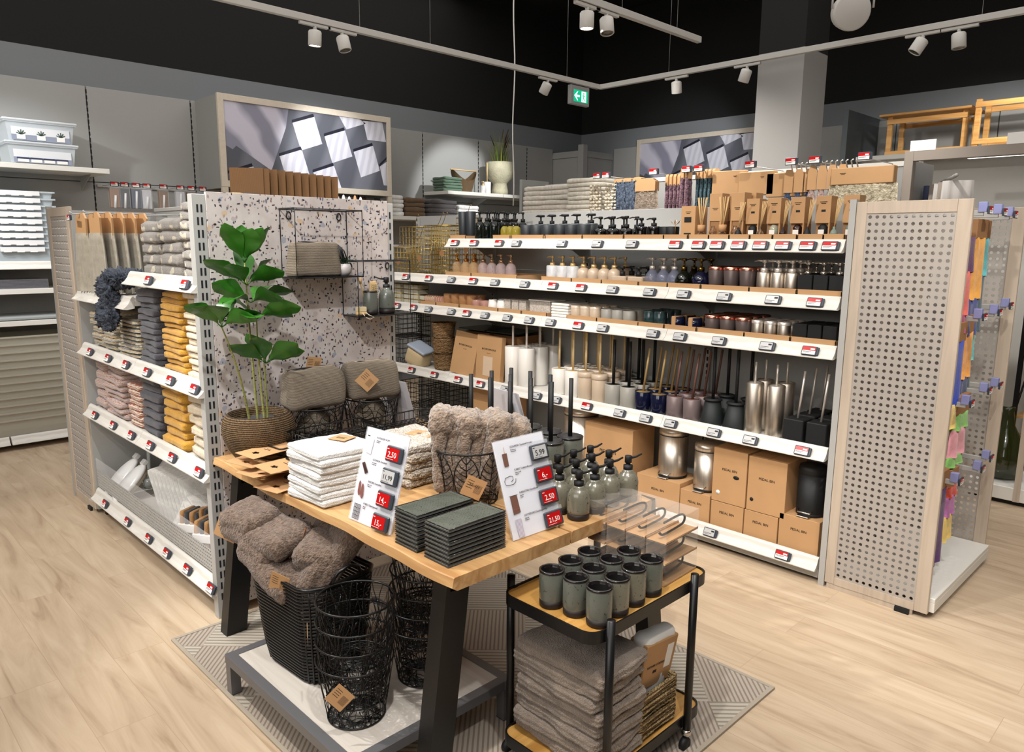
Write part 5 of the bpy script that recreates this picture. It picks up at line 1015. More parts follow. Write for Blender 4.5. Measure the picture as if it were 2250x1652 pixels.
# black metal shelving with pots, jars and towels
t = thing('metal_shelving', 'black metal shelving unit with wooden boards at the right edge', 'shelving', (-.55, 6.35, 0))
for x in (-.62, .6):
    for y in (-.25, .25): MB().box((x-.014, y-.014, 0), (x+.014, y+.014, 2.0)).build('post', black_metal, t)
for z in (.42, .86, 1.30, 1.74):
    MB().box((-.61, -.24, z), (.6, .24, z+.02), c=.002).build('board', pine, t)
MB().cyl((-.62, -.25, .45), (-.62, .25, .95), .007, 6).cyl((-.62, -.25, 1.3), (-.62, .25, 1.7), .007, 6).box((-.62, .24, .0), (.6, .25, 2.0)).build('brace', black_metal, t)
stack('rolled_cloth', 'brown and white cloth', 'the pile in the black shelving, upper board', 'cloth', -1.0, 6.2, 1.32, 6, .3, .3, .05, mat_terry('tan_terry', (.62, .48, .33)), 101, 'cloths in the black shelving', res=(6, 6, 3))
stack('rolled_cloth', 'blush cloth', 'the pile in the black shelving, middle board', 'cloth', -1.0, 6.2, .88, 5, .3, .3, .055, mat_terry('blush_terry', (.78, .69, .62)), 104, 'blush cloths in the black shelving', res=(6, 6, 3))
stack('rolled_cloth', 'grey and white cloth', 'the pile in the black shelving, top board', 'cloth', -.98, 6.2, 1.76, 2, .3, .3, .08, mat_terry('mist_terry', (.62, .66, .68)), 107, 'mist grey cloths', res=(6, 6, 3))
for k, (x, z, h) in enumerate(((-1.0, .44, .3), (-.75, .44, .25), (-.7, .88, .26), (-.7, 1.32, .28))):
    o = MB().box((-.1, -.14, 0), (.1, .14, h), c=.002).build('carton', kraft_d, loc=(x, 6.3, z)); tag(o, f"plain brown carton on the black metal shelving, {('bottom left', 'bottom right', 'middle', 'upper')[k]}", 'box')
t = thing('display_podium', 'low white podium with black foot carrying the green glass vase', 'podium', (-1.0, 5.62, 0)); MB().box((-.25, -.25, .03), (.5, .3, .115), c=.003).build('deck', shelf_white, t); MB().box((.02, -.255, .03), (.055, -.25, 1.0)).build('ash_post', beige_wood, t); MB().box((-.22, -.22, 0), (.47, .27, .03)).build('foot', black_matte, t)
t = thing('glass_vase', 'large dark olive green glass bottle vase on the white podium', 'vase', (-1.10, 5.58, .116)); MB().lathe([(.06, 0), (.10, .02), (.135, .09), (.13, .17), (.085, .27), (.045, .35), (.032, .44), (.036, .47)], 28).build('glass', mat('olive_glass', (.16, .18, .06), .06, alpha=.82, coat=.5), t)
# ================================================================== rug, table, platform
def mat_rug():
    m = mat('rug_weave', (.64, .60, .54), .95); N_, L, b = nodes(m); tc = N_.new('ShaderNodeTexCoord')
    ck = N_.new('ShaderNodeMapping'); ck.inputs['Rotation'].default_value = (0, 0, PI/4); ck.inputs['Location'].default_value = (.1, .05, 0); L.new(tc.outputs['Object'], ck.inputs[0])
    ch = N_.new('ShaderNodeTexChecker'); ch.inputs['Scale'].default_value = 3.1; L.new(ck.outputs[0], ch.inputs[0])
    outs = []
    for rot, ca, cb, sc in ((0, (.68, .65, .60), (.52, .49, .44), 12), (PI/2, (.64, .60, .555), (.50, .45, .40), 16)):
        mp = N_.new('ShaderNodeMapping'); mp.inputs['Rotation'].default_value = (0, 0, rot); L.new(ck.outputs[0], mp.inputs[0])
        wv = N_.new('ShaderNodeTexWave'); wv.inputs['Scale'].default_value = sc*1.2; wv.inputs['Distortion'].default_value = .4; L.new(mp.outputs[0], wv.inputs[0])
        r = ramp(N_, [(.25, lin(cb)), (.45, lin(ca))]); L.new(wv.outputs['Fac'], r.inputs[0]); outs.append(r.outputs[0])
    mx = N_.new('ShaderNodeMix'); mx.data_type = 'RGBA'; L.new(ch.outputs['Fac'], mx.inputs[0]); L.new(outs[0], mx.inputs[6]); L.new(outs[1], mx.inputs[7]); L.new(mx.outputs[2], b.inputs['Base Color']); return m
t = thing('woven_rug', 'flat woven rug in beige and brown with striped triangles under the table', 'rug', (-2.02, 1.69, 0))
MB().box((-.92, -.71, .001), (.92, .73, .008), c=.002).build('pile', mat_rug(), t)
MB().box((-.93, -.72, .0), (.93, -.705, .010), c=.002).box((-.93, .73, .0), (.93, .745, .010), c=.002).box((-.93, -.705, 0), (-.915, .73, .010)).box((.915, -.705, 0), (.93, .73, .010)).build('binding', mat('rug_binding', (.62, .58, .52), .9), t)
oak = mat_wood('oiled_oak', (.79, .635, .44), (.66, .49, .31), (1.2, 12, 9), .42, 2.0)
t = thing('display_table', 'oak plank table with wavy front edge and slanted black legs', 'table', (-2.22, 1.70, 0))
rr = random.Random(2)
def plank(x0, x1, ya, yb0, z0, z1, wav=True, n=40, far=False):
    vs = []; fs = []
    for i in range(n+1):
        x = x0+(x1-x0)*i/n; yb = yb0-(.16*max(0, (i/n-.62)/.38)**1.3+.01*math.sin(i*.4) if far else 0); e = (.006*math.sin(i*.27+1)+.003*math.sin(i*.8)) if wav else 0; lo = .018 if wav else .002
        vs += [(x, ya+e+lo, z0), (x, ya+e, z0+.012), (x, ya+e+.006, z1-.002), (x, ya+e+.010, z1), (x, yb-.002, z1), (x, yb, z1-.002), (x, yb, z0)]
    for i in range(n):
        for k in range(7): q = (k+1) % 7; fs.append((i*7+k, i*7+q, i*7+7+q, i*7+7+k)[::-1])
    fs += [tuple(range(7)), tuple(range(n*7, n*7+7))[::-1]]
    return MB().add(vs, fs)
plank(-.765, .785, -.505, -.03, .677, .717).build('tabletop_plank', oak, t); plank(-.765, .785, -.026, .56, .677, .717, False, far=True).build('tabletop_plank', oak, t)
for sx in (-.62, .69):
    for s_, y0, y1 in ((-1, -.47, -.56), (1, .52, .62)):
        x0, x1 = sx-.03, sx+.03; a, c_ = sorted((y0, y0+.08*(-s_)))
        vs = [(x0, y1, 0), (x1, y1, 0), (x1, y1-.085*s_, 0), (x0, y1-.085*s_, 0), (x0, y0, .677), (x1, y0, .677), (x1, y0-.085*s_, .677), (x0, y0-.085*s_, .677)]
        fs = [(0, 3, 2, 1), (4, 5, 6, 7), (0, 1, 5, 4), (1, 2, 6, 5), (2, 3, 7, 6), (3, 0, 4, 7)]
        MB().add(vs, fs if s_ < 0 else [f[::-1] for f in fs]).build('leg', black_metal, t)
    MB().box((sx-.03, -.46, .64), (sx+.03, .52, .677)).build('crossbar', black_metal, t)
t = thing('low_platform', 'low grey metal platform with pale wood board under the table', 'platform', (-2.04, 1.30, 0))
b = MB()
for x in (-.385, .385):
    for y in (-.30, .30): MB().box((x-.018, y-.018, 0), (x+.018, y+.018, .13)).box((x-.02, y-.02, 0), (x+.02, y+.02, .008)).build('leg', metal_dark := mat('mid_grey_metal', (.42, .42, .43), .4, .3), t)
b.box((-.405, -.32, .12), (.405, -.285, .155), c=.002).box((-.405, .285, .12), (.405, .32, .155), c=.002).box((-.405, -.285, .12), (-.37, .285, .155), c=.002).box((.37, -.285, .12), (.405, .285, .155), c=.002).build('metal_frame', metal_dark, t)
MB().box((-.37, -.285, .13), (.37, .285, .152)).build('board', mat_wood('white_oak_board', (.80, .775, .74), (.74, .71, .67), (1, 16, 1), .5), t)
# ---- black woven basket with fluffy slippers
def rrect(a, c_, r, n=6):
    pts = []
    for cx, cy, s in ((a-r, c_-r, 0), (-a+r, c_-r, 1), (-a+r, -c_+r, 2), (a-r, -c_+r, 3)):
        for k in range(n+1): an = (s+k/n)*PI/2; pts.append((cx+r*math.cos(an), cy+r*math.sin(an)))
    return pts
t = thing('woven_basket', 'large black woven wire basket with curled rim on the low platform', 'basket', (-2.20, 1.20, .155), .06)
b = MB()
for k in range(29):
    f = k/28; a, c_ = .155+.045*f**.7, .105+.035*f**.7; z = .004+.33*f
    b.tube([(x+.002*math.sin(i*2+k*3.1), y, z+.012*abs(x)/a*f*2) for i, (x, y) in enumerate(rrect(a, c_, .07))], .0047 if k < 28 else .0075, 5, True)
for i, (x, y) in enumerate(rrect(1, 1, .35, 4)):
    b.tube([(x*(.155+.045*f**.7)*.98, y*(.105+.035*f**.7)*.98, .33*f+.024*abs(x)*f) for f in [q/6 for q in range(7)]], .004, 4)
b.box((-.14, -.09, 0), (.14, .09, .008)).build('weave', bw, t)
for s_ in (-1, 1): MB().tube([(s_*.2, -.06, .36), (s_*.215, -.04, .40), (s_*.22, 0, .415), (s_*.215, .04, .40), (s_*.2, .06, .36)], .006, 6).build('handle', bw, t)
teddy = mat('taupe_teddy_plush', (.50, .42, .36), .95, 0, 1, 170, 0, 90, (.34, .27, .22), sheen=.3)
def slipper(lbl, loc, rot, sc=1.0):
    t = thing('plush_slipper_boot', lbl, 'slipper', loc, group='taupe plush slippers'); t.rotation_euler = rot; t.scale = (sc,)*3
    MB().soft((-.15, -.085, -.035), (.14, .085, .035), .034, len(lbl) % 17, .010, 8, (26, 16, 10), fine=.004).build('plush_body', teddy, t)
    MB().soft((-.155, -.08, -.02), (.01, .08, .065), .04, 3, .010, 7, (20, 14, 14), fine=.004).build('plush_shaft', teddy, t)
    MB().tube([(.132, -.035, -.03), (.14, 0, -.01), (.132, .04, .04)], .003, 5).build('edge_piping', mat('tan_piping', (.42, .27, .18), .7), t); return t
slipper('taupe plush slipper lying on top of the black basket, carrying a kraft tag', (-2.37, 1.13, .595), (.15, .12, .25), 1.1)
slipper('taupe plush slipper below the tagged one at the basket front', (-2.27, 1.12, .50), (.1, .38, .1), 1.05)
slipper('taupe plush slipper at the right of the black basket, partly shaded', (-2.14, 1.24, .54), (.2, -.9, 1.1), 1.05)
slipper('taupe plush slipper deep in the black basket under the table edge', (-2.22, 1.30, .56), (0, -.3, 2.2), 1.1)
def ktag(lbl, loc, rot, s=.05, parent=None, nm='price_label', h=None, txt=None):
    b = MB().box((-s/2, -.0006, -s/2), (s/2, .0006, s/2 if not h else h), 0); q = MB()
    for k in range(8): b.box((.004+k*.0022*s/.05, -.0009, -.012*s/.05), (.004+k*.0022*s/.05+.0010, -.0006, .010*s/.05), 1)
    for k in range(4): b.box((-.02*s/.05, -.0009, .014*s/.05-k*.006*s/.05), (-.004*s/.05, -.0006, .0152*s/.05-k*.006*s/.05), 1)
    o = b.build(nm, [kraft, ink], parent, loc); o.rotation_euler = rot
    if lbl: tag(o, lbl, 'tag')
    if txt: text(txt, .011, ink, o, (0, -.0009, .006), (PI/2, 0, 0))
    return o
ktag('square kraft swing tag with barcode pinned to the plush slipper', (-2.485, 1.035, .60), (-.1, .35, .55), .085); ktag('kraft tag standing in the front of the black woven basket', (-2.15, 1.055, .50), (.1, .3, .5), .07)
# ---- leaf patterned wire baskets
def leaf_basket(lbl, r0, r1, h, m, loc=(0, 0, 0), leaves=7, w_=.0016, name='wire_basket', rows=1):
    t = thing(name, lbl, 'basket', loc); b = MB()
    R_ = lambda z: r0+(r1-r0)*z/h
    P = lambda a, z: (R_(z)*math.cos(a), R_(z)*math.sin(a), z)
    rim = MB().tube([P(2*PI*i/36, h) for i in range(36)], .0034, 6, True); rim.build('rim', m, t)
    b.tube([P(2*PI*i/30, 0) for i in range(30)], .0024, 5, True)
    for k in range(leaves):
        a = 2*PI*k/leaves; da = PI/leaves
        b.tube([P(a, h*q/5) for q in range(6)], w_*1.3, 4)
        for s_ in (-1, 1):
            b.tube([P(a+s_*da*.97*math.sin(PI*min(1, f*1.0))**.7, h*f) for f in [q/9 for q in range(10)]], w_*1.2, 4)
            for q in range(1, 8):
                z = h*q/8.5; l = da*.9*math.sin(PI*min(1, z/h+.08))**.7
                b.tube([P(a, z), P(a+s_*l*.55, z+h*.06), P(a+s_*l, min(h, z+h*.16))], w_, 4)
        b.tube([P(a+da, h*.0), P(a+da, h*.25)], w_, 4); b.tube([P(a+da, h), P(a+da, h*.8)], w_, 4)
    for q in (.35, .7): b.tube([(r0*q*math.cos(2*PI*i/20), r0*q*math.sin(2*PI*i/20), 0) for i in range(20)], w_, 4, True)
    for k in range(10): a = 2*PI*k/10; b.tube([(0, 0, 0), (r0*math.cos(a), r0*math.sin(a), 0)], w_, 4)
    b.build('wire_leaves', m, t); return t
def twig_basket(lbl, r0, r1, h, m, seed=1):
    t = thing('wire_waste_basket', lbl, 'basket'); b = MB(); rr = random.Random(seed); R_ = lambda z: r0+(r1-r0)*max(0, z)/h
    MB().tube([(r1*math.cos(2*PI*i/40), r1*math.sin(2*PI*i/40), h) for i in range(40)], .0032, 6, True).build('rim', m, t)
    b.tube([(r0*math.cos(2*PI*i/32), r0*math.sin(2*PI*i/32), 0) for i in range(32)], .003, 5, True)
    for k in range(26):
        a = 2*PI*k/26; z0 = 0; am = rr.uniform(.05, .16); ph = rr.uniform(0, 6)
        b.tube([(R_(h*f)*math.cos(a+am*math.sin(f*5+ph)), R_(h*f)*math.sin(a+am*math.sin(f*5+ph)), h*f) for f in [q/7 for q in range(8)]], .0014, 4)
    for k in range(60):
        a = rr.uniform(0, 2*PI); z = rr.uniform(0, h*.75); s_ = rr.choice((-1, 1)); l = rr.uniform(.15, .34); hh = rr.uniform(.1, .3)*h
        b.tube([(R_(z+hh*f)*math.cos(a+s_*l*f**.6), R_(z+hh*f)*math.sin(a+s_*l*f**.6), z+hh*f) for f in (0, .3, .65, 1)], .0013, 4)
    for k in range(34):
        a = rr.uniform(0, 2*PI); c_ = a+rr.uniform(1.2, 3.6); q = rr.uniform(.2, .9)
        b.tube([(r0*math.cos(a), r0*math.sin(a), 0), (r0*q*math.cos((a+c_)/2), r0*q*math.sin((a+c_)/2), .001), (r0*math.cos(c_), r0*math.sin(c_), 0)], .0013, 4)
    b.build('wire_twigs', m, t); return t
p = Proto(twig_basket('', .088, .118, .19, bw))
for k in range(4): p.put((-1.835+.004*k, 1.135, .156+.065*k), f"black twig pattern wire waste basket, {tb(k, 4)} of the front nested stack", 'front nested wire baskets', rz=k*.9)
for k in range(5): p.put((-1.86+.003*k, 1.42+.002*k, .156+.065*k), f"black twig pattern wire waste basket, {tb(k, 5)} of the rear nested stack", 'rear nested wire baskets', rz=1+k*.7)
ktag('diamond shaped kraft tag on the front nested wire baskets', (-1.755, 1.03, .29), (-.1, PI/4, .85), .062); ktag('kraft tag at the left side of the front nested wire baskets', (-1.93, 1.03, .42), (0, .6, -.5), .05)
# ---- plant
sea = mat_wave('rope_pot', (.52, .41, .27), (.20, .14, .08), 40, 'Z', 3.2, .85, 1, 3, dsc=7)
t = thing('potted_plant', 'artificial green umbrella plant in a rope pot in front of the terrazzo panel', 'plant', (-2.83, 1.335, .717))
MB().lathe([(.085, 0), (.092, .01), (.118, .05), (.14, .10), (.145, .14), (.138, .175), (.122, .196), (.115, .198), (.118, .18), (.11, .12), (0, .11)], 40, sx=1, sy=1).build('rope_pot', sea, t)
MB().soft((-.10, -.10, .13), (.10, .10, .165), .014, 4, .012, 22, (12, 12, 3)).build('foil_wrap', mat('foil', (.55, .57, .6), .2, .8), t)
stem_m = mat('stem_green', (.50, .50, .26), .6, var=.3, vscale=60, stretch=(1, 1, 4)); leaf_m = mat('glossy_leaf', (.17, .40, .085), .38, var=.25, vscale=9, coat=.2)
STEMS = [((.0, 0, .12), (.01, -.02, .40), (.015, -.03, .80)), ((.02, .02, .12), (.02, .0, .35), (.02, .005, .62)), ((-.01, -.03, .12), (.02, -.06, .35), (.05, -.15, .56)), ((.02, .03, .12), (.02, .03, .3), (.03, .02, .43))]
b = MB()
def bez(p, f): a, c_, d = (Vector(x) for x in p); return a*(1-f)**2+c_*2*f*(1-f)+d*f*f
for s_ in STEMS: b.tube([bez(s_, q/10) for q in range(11)], [.0055-.0003*q for q in range(11)], 7)
b.build('stems', stem_m, t)
def leaf(b, o, dirv, L_, W_, droop, mi=0, curl=.15, roll=0):
    d = Vector(dirv).normalized(); side = d.cross(Vector((0, 0, 1))); side = side.normalized() if side.length > .01 else Vector((0, 1, 0)); up = side.cross(d)
    if roll: s2 = 1 if side.dot(Vector((.7, -.7, 0))) < 0 else -1; side = Matrix.Rotation(s2*roll*abs(side.dot(Vector((.7, -.7, 0)))), 3, d) @ side; up = side.cross(d)
    vs = []; fs = []; n = 9
    for i in range(n+1):
        f = i/n; w_ = W_*(math.sin(PI*min(1, f**1.35))**.85)*(1-.15*f)+.0015 if 0 < i < n else .001
        c_ = Vector(o)+d*L_*f+Vector((0, 0, -droop*L_*f*f))
        for s_ in (-1, -.5, 0, .5, 1): vs.append(tuple(c_+side*w_*s_+up*(curl*w_*abs(s_)*1.2+.004*math.sin(f*14)*abs(s_))))
    for i in range(n):
        for k in range(4): fs.append((i*5+k, i*5+k+1, i*5+6+k, i*5+5+k))
    b.add(vs, fs, mi, True)
WH = [((.015, -.03, .80), 6, .125, 1.5, 0, .05), ((.015, -.028, .715), 5, .135, .75, 1, .2), ((.02, -.015, .645), 5, .14, .6, 2, .25), ((.02, .005, .58), 5, .14, .45, 3, .3), ((.05, -.15, .56), 6, .125, .9, 4, .35), ((.03, .03, .40), 6, .13, .9, 5, .2)]
rr = random.Random(9)
for o, n, L_, up_, sd, dr in WH:
    b = MB()
    for k in range(n):
        a = 2*PI*k/n+sd*.7+rr.uniform(-.2, .2); e = up_*rr.uniform(.5, 1.3); d = (math.cos(a)*.55+.18, math.sin(a), e); ov = Vector(o)+Vector(d).normalized()*.02
        leaf(b, ov, d, L_*rr.uniform(1.1, 1.4), L_*.36, dr*rr.uniform(.7, 1.4), roll=rr.uniform(.7, 1.1)); b.tube([o, tuple(ov)], .002, 4, mi=0)
    b.build('leaf_whorl', leaf_m, t)
# ---- wire boxes mounted on the terrazzo panel and what they hold
def frame_box(lbl, y0, y1, z0, z1, x0=-2.983, x1=-2.855, board=True):
    t = thing('wire_wall_shelf', lbl, 'shelf', (x0, y0, z0)); w_, h, d = y1-y0, z1-z0, x1-x0; b = MB(); r = .0032
    for x in (0, d): b.tube([(x, 0, 0), (x, w_, 0), (x, w_, h), (x, 0, h)], r, 4, True)
    for y, z in ((0, 0), (w_, 0), (w_, h), (0, h)): b.tube([(0, y, z), (d, y, z)], r, 4)
    b.build('wire_frame', black_metal, t)
    if board: MB().box((0, 0, -.002), (d, w_, .003)).build('shelf_plate', black_metal, t)
    for y in (.04, w_-.04): MB().tube([(.002+.0, y+.010*math.cos(a), h-.026+.016*math.sin(a)) for a in [2*PI*q/12 for q in range(12)]], .0028, 5, True).build('mounting_eye', black_metal, t)
    return t
frame_box('upper black wire shelf box on the terrazzo panel', 1.548, 1.872, 1.448, 1.735); frame_box('lower black wire shelf box overlapping the right edge of the terrazzo', 1.842, 2.128, 1.268, 1.515)
waffle = mat_wave('waffle_taupe', (.58, .53, .46), (.48, .43, .37), 70, 'Z', .6, .85, .8, 1); navy_zip = mat('dark_zip', (.07, .08, .12), .5)
def bag(lbl, loc, rz, w_, h, d, seed, tg=False, tilt=0):
    t = thing('toiletry_bag', lbl, 'bag', loc, rz, 'taupe waffle toiletry bags'); t.rotation_euler.y = tilt
    b = MB().soft((-w_/2, -d/2, 0), (w_/2, d/2, h), d*.24, seed, .010, 7, (20, 10, 14)); b.v = [(x*(1-.05*(z/h)), y*(1-.55*max(0, z/h)**2.2), z) for x, y, z in b.v]; b.build('waffle_body', waffle, t)
    MB().tube([(-w_*.42, 0, h*.97), (-w_*.2, -.004, h*1.01), (0, 0, h*.995), (w_*.2, .004, h*1.01), (w_*.42, 0, h*.97)], .0035, 5).build('zip', navy_zip, t); return t
t = bag('taupe waffle toiletry bag standing in the upper wire shelf box', (-2.915, 1.665, 1.452), PI/2, .235, .145, .085, 3)
b = MB()
for k in range(26): a = random.Random(k).uniform(0, 2*PI); b.tube([(.10, -.03, .135), (.115+.01*math.cos(a), -.036+.01*math.sin(a), .11), (.122+.016*math.cos(a), -.038+.016*math.sin(a), .072)], .0014, 4)
b.build('black_tassel', black_matte, t)
t = thing('succulent', 'small succulent in a white round pot beside the waffle bag', 'plant', (-2.905, 1.80, 1.452)); MB().lathe([(.022, 0), (.034, .015), (.037, .035), (.03, .052), (.026, .052)], 20).build('pot', mat('speckled_white_pot', (.72, .70, .69), .6), t)
b = MB()
for k in range(22): a = k*2.4; leaf(b, (0, 0, .05), (math.cos(a), math.sin(a), .5+.09*(k % 9)), .04+.012*(k % 3), .008, .2)
b.build('leaves', mat('succulent_green', (.22, .33, .24), .5), t)
stone = mat_speckle('reactive_grey_green', (.385, .395, .365), (.22, .18, .14), 130, .30, .3); stone_dark = mat('bare_brown_clay', (.13, .10, .09), .5); olive = mat_speckle('speckled_olive', (.46, .445, .39), (.16, .12, .08), 160, .31, .22)
def stone_cup(lbl, r=.036, h=.112, body=stone):
    t = thing('tumbler', lbl, 'cup'); MB().lathe([(r*.97, .022), (r, .03), (r, h-.004), (r-.002, h), (r-.0045, h-.004), (r-.005, .03)], 32, cap=False).build('glazed_body', body, t); MB().lathe([(r-.0065, h-.010), (r-.0068, .011), (0, .0105)], 32, cap=False).build('dark_inside', mat('dark_inside', (.045, .035, .035), .6), t); MB().lathe([(r*.9, 0), (r*.975, .004), (r*.975, .0235)], 32).build('dark_base', stone_dark, t)  # tumbler inside coloured near-black and matte to read as unlit
    MB().lathe([(r+.0008, h-.006), (r+.001, h-.001), (r-.003, h+.0012), (r-.0055, h-.002), (r-.006, .01), (0, .008)], 32, cap=False).build('dark_rim', mat('glossy_dark_rim', (.09, .075, .075), .12, coat=.6), t); return t
t = stone_cup('grey stoneware cup holding a wooden brush in the lower wire box'); t.location = (-2.915, 1.945, 1.272); t.scale = (.95, .95, .95)
t = thing('body_brush', 'small round wooden brush with pale bristles standing in the stoneware cup', 'brush', (-2.913, 1.955, 1.30)); t.rotation_euler = (.05, .12, 0)
MB().soft((-.006, -.018, .04), (.008, .018, .125), .006, 1, 0, n=(4, 6, 10)).build('wooden_back', reed, t); b = MB()
for i in range(4):
    for k in range(8): b.box((.008, -.013+i*.0085, .05+k*.0088), (.020, -.010+i*.0085, .053+k*.0088))
b.build('bristles', mat('pale_bristle', (.84, .77, .60), .8), t)
t = thing('toothbrush', 'bamboo toothbrush leaning in the stoneware cup', 'toothbrush', (-2.92, 1.925, 1.3)); MB().cyl((0, 0, 0), (-.01, -.022, .12), .004, 6).lathe([(.005, .11), (.007, .13), (.003, .142)], 8, c=(-.01, -.022, 0)).build('handle', reed, t)
def stone_pump(lbl, r=.038, h=.115, body=None):
    t = thing('soap_dispenser', lbl, 'soap dispenser'); MB().lathe([(r*.99, .022), (r, .03), (r, h*.62), (r*.93, h*.76), (r*.72, h*.90), (r*.47, h*.97), (r*.45, h*1.03)], 32).build('glazed_body', body or olive, t)
    MB().lathe([(r*.9, 0), (r*.97, .004), (r*.97, .0235)], 32).build('dark_base', stone_dark, t)
    MB().lathe([(.0165, h*1.0), (.0165, h*1.0+.018), (.008, h+.019), (.0075, h+.026), (.0125, h+.027), (.0125, h+.050), (.0105, h+.052), (0, h+.052)], 18).tube([(0, 0, h+.043), (0, .03, h+.045), (0, .052, h+.053)], [.0055, .004, .003], 6).build('pump', black_matte, t); return t
t = stone_pump('grey stoneware pump bottle at the right of the lower wire box', body=stone); t.location = (-2.915, 2.035, 1.272); t.rotation_euler.z = PI*.85
t = thing('nail_brush', 'small wooden nail brush with white cord at the edge of the lower wire box', 'brush', (-2.875, 1.868, 1.285)); MB().soft((-.012, -.028, -.012), (.012, .028, .006), .009, 1, 0, n=(5, 8, 4)).build('wooden_body', reed, t)
MB().box((-.01, -.022, .006), (.01, .022, .026)).build('bristles', mat('pale_bristle', (.8, .7, .6), .8), t); MB().tube([(.01, .0, .0), (.02, .01, -.02), (.022, .03, -.03), (.02, .055, -.022), (.021, .03, -.012), (.015, .015, 0)], .002, 5).build('cord', mat('white_cord', (.88, .83, .74), .9), t)
# ---- table goods
leaf_basket('leaf pattern wire basket filled with waffle bags, behind the plant pot', .10, .125, .19, bw, (-2.83, 1.59, .719)); leaf_basket('leaf pattern wire basket with waffle bags, right of its twin', .10, .125, .19, bw, (-2.82, 1.87, .719))
bag('taupe waffle bag lying on the left leaf basket', (-2.81, 1.575, .905), PI/2-.1, .26, .17, .15, 11); t = bag('taupe waffle bag on the right leaf basket, with a kraft diamond tag', (-2.80, 1.855, .91), PI/2-.1, .26, .165, .14, 12)
ktag('diamond kraft swing tag hanging on the right waffle bag', (-2.725, 1.79, 1.005), (0, PI/4, 1.0), .075); ktag('kraft tag sticking out behind the left waffle bag', (-2.84, 1.60, 1.085), (.2, .15, 1.2), .06)
for k, (x, y) in enumerate(((-2.83, 1.59), (-2.82, 1.87))):
    for q in range(2): bag(f"waffle bag stuffed {('low', 'high')[q]} inside the {('left', 'right')[k]} leaf basket", (x, y, .726+.07*q), 1.3+q, .15, .10, .12, 20+k*2+q)
# kraft hang cards with black wire shower racks
def packed_rack(lbl, loc, rz=0, tl=(0, 0)):
    t = thing('packed_shower_rack', lbl, 'shower rack', loc, rz, 'kraft carded shower racks'); t.rotation_euler = (tl[0], tl[1], rz)
    b = MB(); n = 16; ho = [(.0+.016*math.cos(2*PI*q/n)*(1+.28*math.cos(5*2*PI*q/n)), -.035+.012*math.sin(2*PI*q/n)*(1+.28*math.cos(5*2*PI*q/n))) for q in range(n)]
    ou = []
    for q in range(n):
        a = 2*PI*q/n; u, v = math.cos(a), math.sin(a); k_ = 1/max(abs(u), abs(v)); ou.append((u*k_*.065, -.035+(v*k_*.05 if v < 0 else v*k_*.155)))
    for z, fl in ((0, True), (.0014, False)):
        o = len(b.v); b.add([(x, y, z) for x, y in ou+ho], [((q, (q+1) % n, n+(q+1) % n, n+q) if not fl else (n+q, n+(q+1) % n, (q+1) % n, q)) for q in range(n)])
    b.add([(x, y, z) for z in (0, .0014) for x, y in ou], [(q, (q+1) % n, n+(q+1) % n, n+q) for q in range(n)]); b.build('kraft_card', kraft, t)
    MB().box((-.02, .012, .0014), (.02, .016, .0018)).box((-.013, .022, .0014), (.013, .024, .0018)).build('print_lines', ink, t)
    b = MB().tube([(-.055, .20, .006), (-.055, .05, .006), (-.045, .04, .006), (.045, .04, .006), (.055, .05, .006), (.055, .20, .006)], .003, 6)
    for q in range(9): b.tube([(-.06, .14+q*.026, -.0), (-.06, .14+q*.026, -.035), (.06, .14+q*.026, -.035), (.06, .14+q*.026, .0)], .0014, 4)
    for q in range(7): b.tube([(-.06+q*.02, .14, -.035), (-.06+q*.02, .35, -.035)], .0014, 4)
    b.tube([(-.06, .14, 0), (.06, .14, 0), (.06, .35, 0), (-.06, .35, 0)], .0026, 5, True); b.build('wire_rack', black_metal, t); return t
for k, (x, y, z, r_, tl) in enumerate(((-2.60, 1.27, .80, .1, (.03, 0)), (-2.47, 1.25, .79, .05, (.0, .03)), (-2.62, 1.23, .765, .45, (-.08, .1)), (-2.60, 1.24, .742, .35, (-.02, .05)), (-2.45, 1.22, .760, -.1, (.0, -.15)), (-2.44, 1.235, .727, .22, (0, 0)))):
    packed_rack(f"shower rack on a kraft card with flower cut-out, {('topmost left', 'topmost right', 'tilted second left', 'lowest left', 'tilted second right', 'lowest right')[k]}", (x-.06*(k % 2 == 0), y, z), r_, tl)
for k, (x, y, z, r_) in enumerate(((-2.60, 1.56, .812, .03), (-2.58, 1.90, .805, .05), (-2.56, 1.62, .765, .0), (-2.55, 1.96, .762, .1))):
    wire_crate(f"flat black wire rack lying upside down behind the white towels, {('upper front', 'upper rear', 'lower front', 'lower rear')[k]} one", (x, y, z), .21, .34, .038, bw, 9, 13, 1, 'wire_rack', .0021, rz=r_)
# white towel pile
t_white = mat('white_bath_terry', (.93, .925, .91), .95, 0, .8, 330, .03, 40, sheen=.3)
stack('folded_towel', 'bright white towel', 'the white pile on the oak table', 'towel', -2.245, 1.325, .719, 8, .225, .235, .0255, t_white, 111, 'white towels on the oak table', .005, res=(26, 22, 8), amp=.005, groove=.0014, ng=2, pack=.90, fine=.0012)
def ribbon(lbl, loc, rz, w_=.075, d=.07): 
    o = MB().box((-w_/2, -d/2, 0), (w_/2, d/2, .0015)).box((-.018, -.012, .0015), (.018, -.006, .0019), 1).box((-.022, .0, .0015), (.022, .003, .0019), 1).build('kraft_sleeve', [kraft, ink], None, loc, rz); return tag(o, lbl, 'label')
ribbon('kraft sleeve lying on top of the white towel pile', (-2.27, 1.38, .9085), .35)
shg = mat('cream_brown_loop_pile', (.86, .82, .76), .95, 0, 1, 190, 0, 150, (.50, .42, .34)); shw = mat('cream_loop_pile', (.86, .83, .79), .95, 0, 1, 190, 0, 150, (.68, .63, .58))
